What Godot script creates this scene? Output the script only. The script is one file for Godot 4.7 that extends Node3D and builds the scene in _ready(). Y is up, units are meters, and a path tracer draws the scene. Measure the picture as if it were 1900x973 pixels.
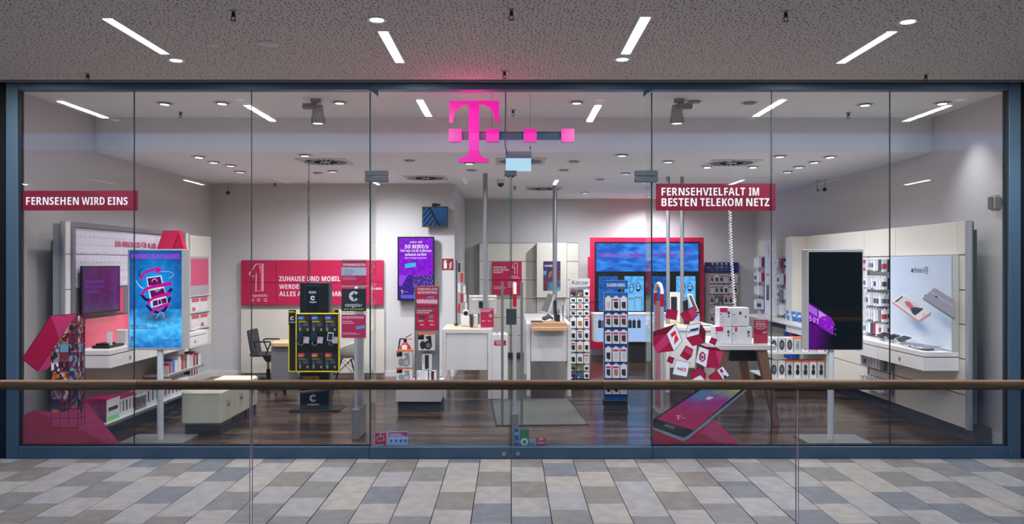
extends Node3D
# A phone shop behind a glass front, seen from across a mall atrium.
# Surveyed from the photograph: lens 1500 px, eye 1.75 m above the floor, shop front 7.3 m away.
const F := 1500.0
const EYE := 1.75
const DF := 7.3            # distance of the shop front
const H1 := 3.40           # ceiling over the gallery and the shop's front zone
const H2 := 3.01           # ceiling over the rest of the shop
const XL := -4.66          # side walls of the shop
const XR := 4.74
const ORD := ["first", "second", "third", "fourth", "fifth", "sixth", "seventh", "eighth", "ninth", "tenth", "eleventh", "twelfth"]

var rng := RandomNumberGenerator.new()
var mats := {}
var boxes := {}
var used := {}
var loose := []            # things built in room coordinates, given a base point at the end
var font_b: SystemFont
var font_r: SystemFont
var font_s: SystemFont

func _ready() -> void:
	rng.seed = 7
	font_b = SystemFont.new(); font_b.font_names = PackedStringArray(["Droid Sans"]); font_b.font_weight = 700
	font_r = SystemFont.new(); font_r.font_names = PackedStringArray(["Droid Sans"])
	font_s = SystemFont.new(); font_s.font_names = PackedStringArray(["Droid Serif"]); font_s.font_weight = 700
	make_camera()
	make_sky()
	make_shell()
	make_front()
	make_gallery_lights()
	make_shop_lights()
	make_glass_prints()
	make_logo()
	make_left_wall()
	make_back_left()
	make_centre()
	make_back_right()
	make_right_wall()
	make_railing()
	make_ceiling_bits()
	for t in loose:
		settle(t)

func make_camera() -> void:
	var cam := Camera3D.new(); cam.name = "camera"
	add_child(cam)
	cam.position = Vector3(0, EYE, 0)
	var near := 0.1
	cam.set_frustum(973.0 / F * near, Vector2(3.0 / F * near, 4.5 / F * near), near, 80.0)
	cam.current = true

func make_sky() -> void:
	var we := WorldEnvironment.new(); we.name = "surroundings"
	var e := Environment.new()
	e.background_mode = Environment.BG_SKY
	var sm := ProceduralSkyMaterial.new()
	sm.sky_top_color = Color(0.30, 0.54, 0.82); sm.sky_horizon_color = Color(0.34, 0.57, 0.82)
	sm.ground_bottom_color = Color(0.05, 0.06, 0.07); sm.ground_horizon_color = Color(0.10, 0.12, 0.15)
	sm.sky_energy_multiplier = SKY_E; sm.ground_energy_multiplier = 1.0
	sm.sun_angle_max = 0.0
	var sk := Sky.new(); sk.sky_material = sm
	e.sky = sk
	e.tonemap_mode = Environment.TONE_MAPPER_LINEAR
	e.tonemap_exposure = EXPO
	e.sdfgi_enabled = true; e.ssao_enabled = true; e.ssil_enabled = true
	we.environment = e
	add_child(we)

const SKY_E := 1.5
const EXPO := 1.0
const SPOT_E := 1.32        # recessed spots in the shop
const STRIP_E := 4.7       # strip lights over the gallery
const DOWN_E := 1.9

# ---------------------------------------------------------------- helpers
func wx(px: float, d: float) -> float: return (px - 947.0) * d / F
func wy(py: float, d: float) -> float: return EYE - (py - 491.0) * d / F

func mat(c: Color, rough := 0.55, metal := 0.0, spec := 0.5) -> StandardMaterial3D:
	var k := "%s|%s|%s|%s" % [c.to_html(), rough, metal, spec]
	if not mats.has(k):
		var m := StandardMaterial3D.new()
		m.albedo_color = c; m.roughness = rough; m.metallic = metal; m.metallic_specular = spec
		mats[k] = m
	return mats[k]

func rgb(r: int, g: int, b: int) -> Color: return Color(r / 255.0, g / 255.0, b / 255.0)

func glow(c: Color, e := 1.0) -> StandardMaterial3D:
	var k := "glow%s|%s" % [c.to_html(), e]
	if not mats.has(k):
		var m := StandardMaterial3D.new()
		m.albedo_color = Color(0.02, 0.02, 0.02); m.roughness = 0.25
		m.emission_enabled = true; m.emission = c; m.emission_energy_multiplier = e
		mats[k] = m
	return mats[k]

func glow_tex(t: Texture2D, e := 1.0) -> StandardMaterial3D:
	var m := StandardMaterial3D.new()
	m.albedo_color = Color(0.02, 0.02, 0.02); m.roughness = 0.2
	m.emission_enabled = true; m.emission = Color.BLACK; m.emission_texture = t; m.emission_energy_multiplier = e
	return m

func tex_mat(t: Texture2D, rough := 0.5) -> StandardMaterial3D:
	var m := StandardMaterial3D.new()
	m.albedo_texture = t; m.roughness = rough
	return m

func glass(c: Color, alpha: float) -> StandardMaterial3D:
	var k := "glass%s|%s" % [c.to_html(), alpha]
	if not mats.has(k):
		var m := StandardMaterial3D.new()
		m.albedo_color = Color(c, alpha); m.roughness = 0.0; m.metallic_specular = 0.42
		m.transparency = BaseMaterial3D.TRANSPARENCY_ALPHA
		mats[k] = m
	return mats[k]

func picture(w: int, h: int, f: Callable) -> ImageTexture:
	var im := Image.create(w, h, false, Image.FORMAT_RGB8)
	for y in h:
		for x in w:
			im.set_pixel(x, y, f.call(float(x) / w, float(y) / h))
	return ImageTexture.create_from_image(im)

func noise(freq: float, sd := 1, oct := 3) -> FastNoiseLite:
	var n := FastNoiseLite.new(); n.seed = sd; n.frequency = freq; n.fractal_octaves = oct
	n.noise_type = FastNoiseLite.TYPE_SIMPLEX_SMOOTH
	return n

func numbered(called: String) -> String:
	if not used.has(called):
		used[called] = 0
		return called
	used[called] += 1
	return "%s_%03d" % [called, used[called]]

func tag(o: Node, label: String, category: String, group := "") -> void:
	o.set_meta("label", label); o.set_meta("category", category)
	if group != "": o.set_meta("group", group)

# a thing whose parts are given in room coordinates
func thing(called: String, label: String, category: String, group := "") -> Node3D:
	var o := Node3D.new(); o.name = numbered(called); add_child(o)
	tag(o, label, category, group)
	loose.append(o)
	return o

# a thing whose parts are given in its own coordinates
func own(called: String, label: String, category: String, at: Vector3, turn := 0.0, group := "") -> Node3D:
	var o := Node3D.new(); o.name = numbered(called); add_child(o)
	o.position = at; o.rotation.y = turn
	tag(o, label, category, group)
	return o

func setting(called: String) -> Node3D:
	var o := Node3D.new(); o.name = numbered(called); add_child(o)
	o.set_meta("kind", "structure")
	return o

func settle(t: Node3D) -> void:
	var b := AABB(); var first := true
	for c in t.get_children():
		if c is MeshInstance3D:
			var a: AABB = c.transform * c.mesh.get_aabb()
			if first: b = a
			else: b = b.merge(a)
			first = false
	if first: return
	var p := Vector3(b.position.x + b.size.x / 2, b.position.y, b.position.z + b.size.z / 2)
	for c in t.get_children():
		if c is Node3D: c.position -= p
	t.position = p

func put(parent: Node, called: String, mesh: Mesh, m: Material, at := Vector3.ZERO, turn := 0.0) -> MeshInstance3D:
	var o := MeshInstance3D.new(); o.name = called; o.mesh = mesh; o.material_override = m
	parent.add_child(o, true)
	o.position = at; o.rotation.y = turn
	return o

func box_mesh(s: Vector3, bevel: float) -> Mesh:
	var k := "%.4f %.4f %.4f %.4f" % [s.x, s.y, s.z, bevel]
	if boxes.has(k): return boxes[k]
	if bevel <= 0.0:
		var bm := BoxMesh.new(); bm.size = s
		boxes[k] = bm
		return bm
	var st := SurfaceTool.new(); st.begin(Mesh.PRIMITIVE_TRIANGLES); st.set_smooth_group(-1)
	var h := s / 2; var b := minf(bevel, minf(h.x, minf(h.y, h.z)) * 0.95)
	for ax in 3:
		for sg in [-1.0, 1.0]:
			var u := (ax + 1) % 3; var v := (ax + 2) % 3
			var q := []
			for k2 in [[-1, -1], [1, -1], [1, 1], [-1, 1]]:
				var p := Vector3.ZERO
				p[ax] = sg * h[ax]; p[u] = k2[0] * (h[u] - b); p[v] = k2[1] * (h[v] - b)
				q.append(p)
			face(st, q)
	for ax in 3:
		var u := (ax + 1) % 3; var v := (ax + 2) % 3
		for su in [-1.0, 1.0]:
			for sv in [-1.0, 1.0]:
				var a := Vector3.ZERO; var c := Vector3.ZERO
				a[u] = su * h[u]; a[v] = sv * (h[v] - b); c[u] = su * (h[u] - b); c[v] = sv * h[v]
				var a2 := a; var c2 := c
				a[ax] = -(h[ax] - b); c[ax] = -(h[ax] - b); a2[ax] = h[ax] - b; c2[ax] = h[ax] - b
				face(st, [a, a2, c2, c])
	for sx in [-1.0, 1.0]:
		for sy in [-1.0, 1.0]:
			for sz in [-1.0, 1.0]:
				face(st, [Vector3(sx * h.x, sy * (h.y - b), sz * (h.z - b)), Vector3(sx * (h.x - b), sy * h.y, sz * (h.z - b)), Vector3(sx * (h.x - b), sy * (h.y - b), sz * h.z)])
	st.generate_normals()
	boxes[k] = st.commit()
	return boxes[k]

# one flat face of a convex body round the origin, turned outwards
func face(st: SurfaceTool, q: Array) -> void:
	var n: Vector3 = (q[1] - q[0]).cross(q[2] - q[0])
	var mid := Vector3.ZERO
	for p in q: mid += p
	if n.dot(mid) > 0: q.reverse()
	for i in range(1, q.size() - 1):
		st.add_vertex(q[0]); st.add_vertex(q[i]); st.add_vertex(q[i + 1])

func box(parent: Node, called: String, c: Vector3, s: Vector3, m: Material, bevel := 0.0) -> MeshInstance3D:
	return put(parent, called, box_mesh(s, bevel), m, c)

# box between two corners: x0..x1, y0..y1, distances d0..d1 from the camera
func slab(parent: Node, called: String, x0: float, x1: float, y0: float, y1: float, d0: float, d1: float, m: Material, bevel := 0.0) -> MeshInstance3D:
	return box(parent, called, Vector3((x0 + x1) / 2, (y0 + y1) / 2, -(d0 + d1) / 2), Vector3(absf(x1 - x0), absf(y1 - y0), absf(d1 - d0)), m, bevel)

# upright board seen face on: photo rectangle at distance d, thickness t going back
func board(parent: Node, called: String, p0: float, q0: float, p1: float, q1: float, d: float, t: float, m: Material, bevel := 0.0) -> MeshInstance3D:
	return slab(parent, called, wx(p0, d), wx(p1, d), wy(q1, d), wy(q0, d), d, d + t, m, bevel)

func cyl(parent: Node, called: String, c: Vector3, r: float, h: float, m: Material, axis := 1, r2 := -1.0, seg := 24) -> MeshInstance3D:
	var k := "cyl %.4f %.4f %.4f %d" % [r, h, r2, seg]
	if not boxes.has(k):
		var cm := CylinderMesh.new()
		cm.bottom_radius = r; cm.top_radius = r if r2 < 0 else r2; cm.height = h; cm.radial_segments = seg; cm.rings = 1
		boxes[k] = cm
	var o := put(parent, called, boxes[k], m, c)
	if axis == 0: o.rotation.z = PI / 2
	elif axis == 2: o.rotation.x = PI / 2
	return o

func lathe(prof: Array, seg := 24) -> ArrayMesh:
	var st := SurfaceTool.new(); st.begin(Mesh.PRIMITIVE_TRIANGLES); st.set_smooth_group(0)
	for i in prof.size() - 1:
		for j in seg:
			var a0 := TAU * j / seg; var a1 := TAU * (j + 1) / seg
			var p := func(k: int, a: float) -> Vector3: return Vector3(prof[k].x * cos(a), prof[k].y, prof[k].x * sin(a))
			var q := [p.call(i, a0), p.call(i, a1), p.call(i + 1, a1), p.call(i + 1, a0)]
			for t in [[0, 1, 2], [0, 2, 3]]:
				for v in t: st.add_vertex(q[v])
	st.generate_normals()
	return st.commit()

func tube_mesh(pts: Array, r: float, seg := 8) -> ArrayMesh:
	var st := SurfaceTool.new(); st.begin(Mesh.PRIMITIVE_TRIANGLES); st.set_smooth_group(0)
	var rings := []
	var up := Vector3.UP
	for i in pts.size():
		var t: Vector3 = (pts[mini(i + 1, pts.size() - 1)] - pts[maxi(i - 1, 0)]).normalized()
		var side := t.cross(up)
		if side.length() < 0.05: side = t.cross(Vector3.RIGHT)
		side = side.normalized()
		up = side.cross(t).normalized()
		var ring := []
		for j in seg:
			var a := TAU * j / seg
			ring.append(pts[i] + side * cos(a) * r + up * sin(a) * r)
		rings.append(ring)
	for i in pts.size() - 1:
		for j in seg:
			var k := (j + 1) % seg
			for v in [rings[i][j], rings[i][k], rings[i + 1][k], rings[i][j], rings[i + 1][k], rings[i + 1][j]]: st.add_vertex(v)
	for e in [[0, 1], [pts.size() - 1, -1]]:
		for j in range(1, seg - 1):
			var tri := [rings[e[0]][0], rings[e[0]][j], rings[e[0]][j + 1]]
			if e[1] < 0: tri.reverse()
			for v in tri: st.add_vertex(v)
	st.generate_normals()
	return st.commit()

func tube(parent: Node, called: String, pts: Array, r: float, m: Material, seg := 8) -> MeshInstance3D:
	return put(parent, called, tube_mesh(pts, r, seg), m)

# outline in x, y given thickness from z = 0 (front) back to -t
func plate_mesh(pts: PackedVector2Array, t: float) -> ArrayMesh:
	var area := 0.0
	for i in pts.size():
		var a := pts[i]; var b := pts[(i + 1) % pts.size()]
		area += a.x * b.y - b.x * a.y
	if area < 0: pts.reverse()
	var st := SurfaceTool.new(); st.begin(Mesh.PRIMITIVE_TRIANGLES); st.set_smooth_group(-1)
	var lo := pts[0]; var hi := pts[0]
	for p in pts: lo = lo.min(p); hi = hi.max(p)
	var sz := hi - lo
	var tri := Geometry2D.triangulate_polygon(pts)
	for k in range(0, tri.size(), 3):
		var q := [pts[tri[k]], pts[tri[k + 1]], pts[tri[k + 2]]]
		if (q[1] - q[0]).cross(q[2] - q[0]) > 0: q.reverse()
		for p in q:
			st.set_uv(Vector2((p.x - lo.x) / sz.x, 1.0 - (p.y - lo.y) / sz.y)); st.add_vertex(Vector3(p.x, p.y, 0))
		if t > 0:
			q.reverse()
			for p in q: st.set_uv(Vector2.ZERO); st.add_vertex(Vector3(p.x, p.y, -t))
	if t > 0:
		for i in pts.size():
			var a := pts[i]; var b := pts[(i + 1) % pts.size()]
			var q := [Vector3(a.x, a.y, 0), Vector3(a.x, a.y, -t), Vector3(b.x, b.y, -t), Vector3(b.x, b.y, 0)]
			for v in [0, 1, 2, 0, 2, 3]: st.set_uv(Vector2.ZERO); st.add_vertex(q[v])
	st.generate_normals()
	return st.commit()

func plate(parent: Node, called: String, pts: PackedVector2Array, at: Vector3, t: float, m: Material, turn := 0.0) -> MeshInstance3D:
	return put(parent, called, plate_mesh(pts, t), m, at, turn)

# outline read off the photograph at distance d
func cut(parent: Node, called: String, px: Array, d: float, t: float, m: Material) -> MeshInstance3D:
	var pts := PackedVector2Array()
	for i in range(0, px.size(), 2): pts.append(Vector2(wx(px[i], d), wy(px[i + 1], d)))
	return plate(parent, called, pts, Vector3(0, 0, -d), t, m)

func rect2(x0: float, y0: float, x1: float, y1: float, r := 0.0) -> PackedVector2Array:
	var p := PackedVector2Array()
	if r <= 0: return PackedVector2Array([Vector2(x0, y0), Vector2(x1, y0), Vector2(x1, y1), Vector2(x0, y1)])
	for c in [[x1 - r, y0 + r, -90], [x1 - r, y1 - r, 0], [x0 + r, y1 - r, 90], [x0 + r, y0 + r, 180]]:
		for k in 5:
			var a := deg_to_rad(c[2] + k * 22.5)
			p.append(Vector2(c[0] + cos(a) * r, c[1] + sin(a) * r))
	return p

func oval(cx: float, cy: float, rx: float, ry: float, n := 24, from := 0.0, to := TAU) -> PackedVector2Array:
	var p := PackedVector2Array()
	for k in n + (0 if is_equal_approx(to - from, TAU) else 1):
		var a := from + (to - from) * k / n
		p.append(Vector2(cx + cos(a) * rx, cy + sin(a) * ry))
	return p

# flat print: several quads (x, y, w, h in metres, from the lower left) in one mesh
func marks(parent: Node, called: String, rects: Array, at: Vector3, m: Material, turn := 0.0) -> MeshInstance3D:
	var st := SurfaceTool.new(); st.begin(Mesh.PRIMITIVE_TRIANGLES)
	for r in rects:
		var q := [Vector3(r[0], r[1], 0), Vector3(r[0], r[1] + r[3], 0), Vector3(r[0] + r[2], r[1] + r[3], 0), Vector3(r[0] + r[2], r[1], 0)]
		for v in [0, 1, 2, 0, 2, 3]: st.set_normal(Vector3.BACK); st.add_vertex(q[v])
	return put(parent, called, st.commit(), m, at, turn)

# a flat band of even width along points
func band(parent: Node, called: String, pts: Array, w0: float, w1: float, at: Vector3, m: Material, turn := 0.0) -> MeshInstance3D:
	var st := SurfaceTool.new(); st.begin(Mesh.PRIMITIVE_TRIANGLES)
	var l := []; var r := []
	for i in pts.size():
		var t: Vector2 = (pts[mini(i + 1, pts.size() - 1)] - pts[maxi(i - 1, 0)]).normalized()
		var w := lerpf(w0, w1, float(i) / (pts.size() - 1)) / 2
		l.append(pts[i] + Vector2(-t.y, t.x) * w); r.append(pts[i] - Vector2(-t.y, t.x) * w)
	for i in pts.size() - 1:
		for p in [l[i], l[i + 1], r[i + 1], l[i], r[i + 1], r[i]]: st.set_normal(Vector3.BACK); st.add_vertex(Vector3(p.x, p.y, 0))
	return put(parent, called, st.commit(), m, at, turn)

# lettering whose outline fills w x h from its lower left corner; w 0 keeps the font's width
func txt(parent: Node, s: String, at: Vector3, w: float, h: float, m: Material, turn := 0.0, font: Font = null, slant := 0.0) -> MeshInstance3D:
	var tm := TextMesh.new()
	tm.text = s; tm.font = font if font else font_b; tm.font_size = 32; tm.pixel_size = 0.01; tm.depth = 0.0; tm.curve_step = 2.0
	tm.uppercase = false
	var a := tm.get_aabb()
	var o := put(parent, "lettering", tm, m, at, turn)
	var ky := h / a.size.y
	var kx := w / a.size.x if w > 0 else ky
	var b := Basis(Vector3.UP, turn) * Basis(Vector3(kx, 0, 0), Vector3(slant * ky, ky, 0), Vector3(0, 0, ky))
	o.transform = Transform3D(b, at - b * Vector3(a.position.x, a.position.y, 0))
	return o

# lettering placed by its photo rectangle at distance d
func ptxt(parent: Node, s: String, p0: float, q0: float, p1: float, q1: float, d: float, m: Material, font: Font = null) -> MeshInstance3D:
	return txt(parent, s, Vector3(wx(p0, d), wy(q1, d), -d), wx(p1, d) - wx(p0, d), wy(q0, d) - wy(q1, d), m, 0.0, font)

# rows of fine print too small to read, as thin bars
func fine(parent: Node, x: float, y: float, w: float, h: float, rows: int, at_d: float, m: Material) -> void:
	var r := []
	for i in rows:
		r.append([x, y + h * (rows - 1 - i) / rows, w * (0.7 + 0.3 * fmod(i * 0.618 + 0.3, 1.0)), h / rows * 0.45])
	marks(parent, "fine_print", r, Vector3(0, 0, -at_d), m)

func pfine(parent: Node, p0: float, q0: float, p1: float, q1: float, rows: int, d: float, m: Material) -> void:
	fine(parent, wx(p0, d), wy(q1, d), wx(p1, d) - wx(p0, d), wy(q0, d) - wy(q1, d), rows, d, m)

# ---------------------------------------------------------------- shell
var white_wall: StandardMaterial3D
var white_lac: StandardMaterial3D
var cream: StandardMaterial3D
var frame_m: StandardMaterial3D
var alu: StandardMaterial3D
var black: StandardMaterial3D
var pink: StandardMaterial3D
var pane_m: StandardMaterial3D
var paper: StandardMaterial3D

func streak_tex(w: int, h: int, a: Color, b: Color, sd: int, stretch: float) -> ImageTexture:
	var n := noise(1.0, sd, 4); var n2 := noise(1.0, sd + 9, 2)
	return picture(w, h, func(u: float, v: float) -> Color:
		var cu := cos(u * TAU) * 0.6; var su := sin(u * TAU) * 0.6
		var t := n.get_noise_3d(cu, su, v * stretch) * 0.9 + n2.get_noise_3d(cu * 3.0, su * 3.0, v * stretch * 4.0) * 0.5
		return a.lerp(b, clampf(0.5 + t, 0, 1)))

func make_shell() -> void:
	white_wall = mat(Color(0.80, 0.79, 0.79), 0.85)
	var white_ceil := mat(Color(0.95, 0.95, 0.95), 0.9)
	white_lac = mat(Color(0.86, 0.85, 0.84), 0.3)
	cream = mat(Color(0.84, 0.82, 0.77), 0.35)
	frame_m = mat(rgb(72, 96, 116), 0.4, 0.3)
	alu = mat(Color(0.62, 0.63, 0.65), 0.35, 0.6)
	black = mat(Color(0.035, 0.04, 0.045), 0.4)
	pink = mat(rgb(184, 8, 70), 0.45)
	paper = mat(Color(0.88, 0.88, 0.88), 0.5)
	pane_m = glass(Color(0.30, 0.42, 0.40), 0.012)

	# gallery floor: stoneware tiles laid in thirds
	var fl := setting("floor")
	slab(fl, "screed", -11, 11, -0.30, -0.012, 4.45, 7.36, mat(rgb(40, 38, 37), 0.9))
	var tn := noise(0.03, 5, 4)
	var cloudy := picture(256, 256, func(u: float, v: float) -> Color:
		var g := 0.95 + 0.10 * tn.get_noise_2d(absf(u - 0.5) * 256, absf(v - 0.5) * 256)
		return Color(g, g, g * 0.995))
	var tones := []
	for c in [rgb(182, 177, 172), rgb(188, 181, 171), rgb(178, 176, 174), rgb(146, 144, 140), rgb(136, 138, 143), rgb(149, 142, 134)]:
		var m := StandardMaterial3D.new()
		m.albedo_color = c; m.albedo_texture = cloudy; m.roughness = 0.42
		m.uv1_triplanar = true; m.uv1_world_triplanar = true; m.uv1_scale = Vector3(0.9, 0.9, 0.9)
		tones.append(m)
	var tw := 0.276; var tl := 0.454
	var rest := SurfaceTool.new(); rest.begin(Mesh.PRIMITIVE_TRIANGLES)
	for c in range(-40, 40):
		var x0 := 0.007 + c * tw
		var near := absf(x0 + tw / 2) < 4.72
		var at := 7.426 + posmod(c, 3) * 0.151
		var run: String = ["DLDLDLD", "LDLLDLD", "DLDLDLD", "LDLLDLD", "DLLDLDL", "LDLDLDL"][posmod(c, 6)]
		var row := 0
		while at > 4.45:
			var d1 := minf(at, 7.30); var d0 := maxf(at - tl, 4.45)
			at -= tl
			if d1 - d0 < 0.03: continue
			var dark := run[row % 7] == "D"
			row += 1
			var g := 0.0065 if (c % 12 != 6 and c % 12 != -6) else 0.013
			var s := Vector3(tw - g, 0.012, d1 - d0 - 0.0018)
			var p := Vector3(x0 + tw / 2, -0.006, -(d0 + d1) / 2)
			if near:
				put(fl, "tile", box_mesh(s, 0.0), tones[rng.randi_range(0, 2) + (3 if dark else 0)], p)
			elif absf(x0) < 10.6:
				rest.append_from(box_mesh(s, 0.0), 0, Transform3D(Basis(), p))
	var far := put(fl, "tiling_beyond", rest.commit(), tones[1])
	far.set_meta("kind", "stuff")

	# perforated plasterboard over the gallery
	var im := Image.create(1024, 1024, false, Image.FORMAT_RGB8)
	im.fill(rgb(190, 179, 171))
	var r2 := RandomNumberGenerator.new(); r2.seed = 3
	for gy in 32:
		for gx in 32:
			var cx := gx * 32 + 16 + r2.randi_range(-10, 10); var cy := gy * 32 + 16 + r2.randi_range(-10, 10)
			var rr: float = [4.0, 5.4, 7.0][r2.randi_range(0, 2)]
			for y in range(-8, 9):
				for x in range(-8, 9):
					if x * x + y * y <= rr * rr: im.set_pixel(posmod(cx + x, 1024), posmod(cy + y, 1024), rgb(34, 30, 29))
	var perf := StandardMaterial3D.new()
	perf.albedo_texture = ImageTexture.create_from_image(im); perf.roughness = 0.9
	perf.uv1_triplanar = true; perf.uv1_world_triplanar = true; perf.uv1_scale = Vector3.ONE / 1.05
	var ce := setting("ceiling")
	slab(ce, "perforated_board", -11, 11, H1, H1 + 0.5, 4.45, 7.14, perf)
	slab(ce, "plain_margin", -11, 11, H1, H1 + 0.5, 7.14, 7.27, mat(rgb(190, 179, 171), 0.9))
	slab(ce, "edge_profile", -11, 11, H1 - 0.014, H1, 7.215, 7.262, mat(rgb(120, 120, 122), 0.5))
	# the gallery the camera stands on, mirrored in the shop glass
	var co := setting("ceiling_opposite")
	slab(co, "perforated_board", -11, 11, H1, H1 + 0.5, -6.0, -0.6, perf)
	var strip := glow(Color(0.95, 0.97, 1.0), 2.2)
	for k in range(-6, 6):
		var x := 0.9 + 1.8 * k
		slab(co, "strip_light", x - 0.036, x + 0.036, H1 - 0.004, H1 + 0.02, -1.95, -1.02, strip)
		cyl(co, "downlight", Vector3(x, H1 - 0.002, 0.85 if k % 2 else 2.1), 0.045, 0.01, strip)
		if k % 2 == 0:
			var al := AreaLight3D.new(); al.name = "strip_lamp"
			al.area_size = Vector2(0.07, 0.93); al.light_energy = STRIP_E * 0.4; al.light_color = Color(0.97, 0.98, 1.0); al.shadow_enabled = true; al.area_range = 12.0
			co.add_child(al, true); al.position = Vector3(x, H1 - 0.02, 1.48); al.rotation.x = -PI / 2
	var fo := setting("floor_opposite")
	slab(fo, "stone_slab", -11, 11, -0.30, 0, -6.0, 0.3, mat(rgb(70, 68, 66), 0.6))
	var wo := setting("wall_opposite")
	slab(wo, "shop_fronts", -11, 11, 0, H1, -6.2, -6.0, mat(rgb(70, 72, 76), 0.5))
	var lo := setting("floor_lower")
	slab(lo, "tiled_slab", -11, 11, -4.5, -4.3, -6, 7.3, tones[1])
	for s in [-1, 1]:
		var we := setting("wall_end_left" if s < 0 else "wall_end_right")
		slab(we, "plaster", s * 11, s * 11.2, -4.3, H1 + 0.5, -6, 7.4, mat(rgb(150, 146, 142), 0.8))
		var dn := setting("wall_front_left" if s < 0 else "wall_front_right")
		slab(dn, "dark_cladding", -4.536 if s < 0 else 4.59, s * 11, -0.02, H1, 7.28, 7.5, mat(rgb(18, 22, 26), 0.75, 0.0, 0.2), 0.004)

	# shop
	var wood := streak_tex(512, 512, rgb(84, 62, 46), rgb(152, 120, 92), 21, 16.0)
	var planks := []
	for t in [1.0, 0.82, 0.62, 1.12, 0.5]:
		var m := StandardMaterial3D.new()
		m.albedo_texture = wood; m.albedo_color = Color(t, t * 0.97, t * 0.93) * 0.72; m.roughness = 0.19; m.metallic_specular = 0.5
		m.uv1_triplanar = true; m.uv1_world_triplanar = true; m.uv1_scale = Vector3(0.55, 0.55, 0.55); m.uv1_offset = Vector3(t * 3.7, 0, t * 5.1)
		planks.append(m)
	var fs := setting("floor_shop")
	slab(fs, "screed", XL - 0.2, XR + 0.2, -0.30, -0.010, 7.36, 15.8, mat(rgb(40, 32, 26), 0.9))
	var st := SurfaceTool.new(); st.begin(Mesh.PRIMITIVE_TRIANGLES)
	var n := 0; var row := 0; var d := 7.365
	while d < 15.7:
		var x := XL - fmod(row * 0.61, 1.4)
		while x < XR:
			var a := maxf(x, XL); var b := minf(x + 1.4, XR)
			x += 1.4
			if b - a < 0.05: continue
			var s := Vector3(b - a - 0.0015, 0.010, 0.1385); var p := Vector3((a + b) / 2, -0.005, -(d + 0.07))
			if n < 298: put(fs, "plank", box_mesh(s, 0.0), planks[rng.randi_range(0, 4)], p)
			else: st.append_from(box_mesh(s, 0.0), 0, Transform3D(Basis(), p))
			n += 1
		d += 0.14; row += 1
	put(fs, "planking_beyond", st.commit(), planks[1]).set_meta("kind", "stuff")

	var wl := setting("wall_left"); slab(wl, "plaster", XL - 0.2, XL, -0.02, H1, 7.4, 12.6, white_wall)
	var wr := setting("wall_right"); slab(wr, "plaster", XR, XR + 0.2, -0.02, H1, 7.4, 15.6, white_wall)
	var wb := setting("wall_back_left"); slab(wb, "plaster", XL - 0.2, -0.87, -0.02, H1, 12.6, 15.9, white_wall)
	var wc := setting("wall_back"); slab(wc, "plaster", -0.87, XR + 0.2, -0.02, H1, 15.6, 15.8, white_wall)
	var cf := setting("ceiling_front"); slab(cf, "plaster", XL - 0.2, XR + 0.2, H1, H1 + 0.2, 7.3, 9.2, white_ceil)
	var cb := setting("ceiling_shop"); slab(cb, "plaster", XL - 0.2, XR + 0.2, H2, H2 + 0.6, 9.09, 15.8, white_ceil)
	for b in [["baseboard_left", XL, XL + 0.015, 7.42, 12.6], ["baseboard_right", XR - 0.03, XR, 7.42, 15.6]]:
		var bb := setting(b[0]); slab(bb, "skirting", b[1], b[2], 0, 0.11, b[3], b[4], white_lac, 0.003)
	var b1 := setting("baseboard_back"); slab(b1, "skirting", XL + 0.016, -0.88, 0, 0.09, 12.58, 12.6, white_lac, 0.003)
	var b2 := setting("baseboard_far"); slab(b2, "skirting", -0.86, XR - 0.031, 0, 0.09, 15.58, 15.6, white_lac, 0.003)

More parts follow.
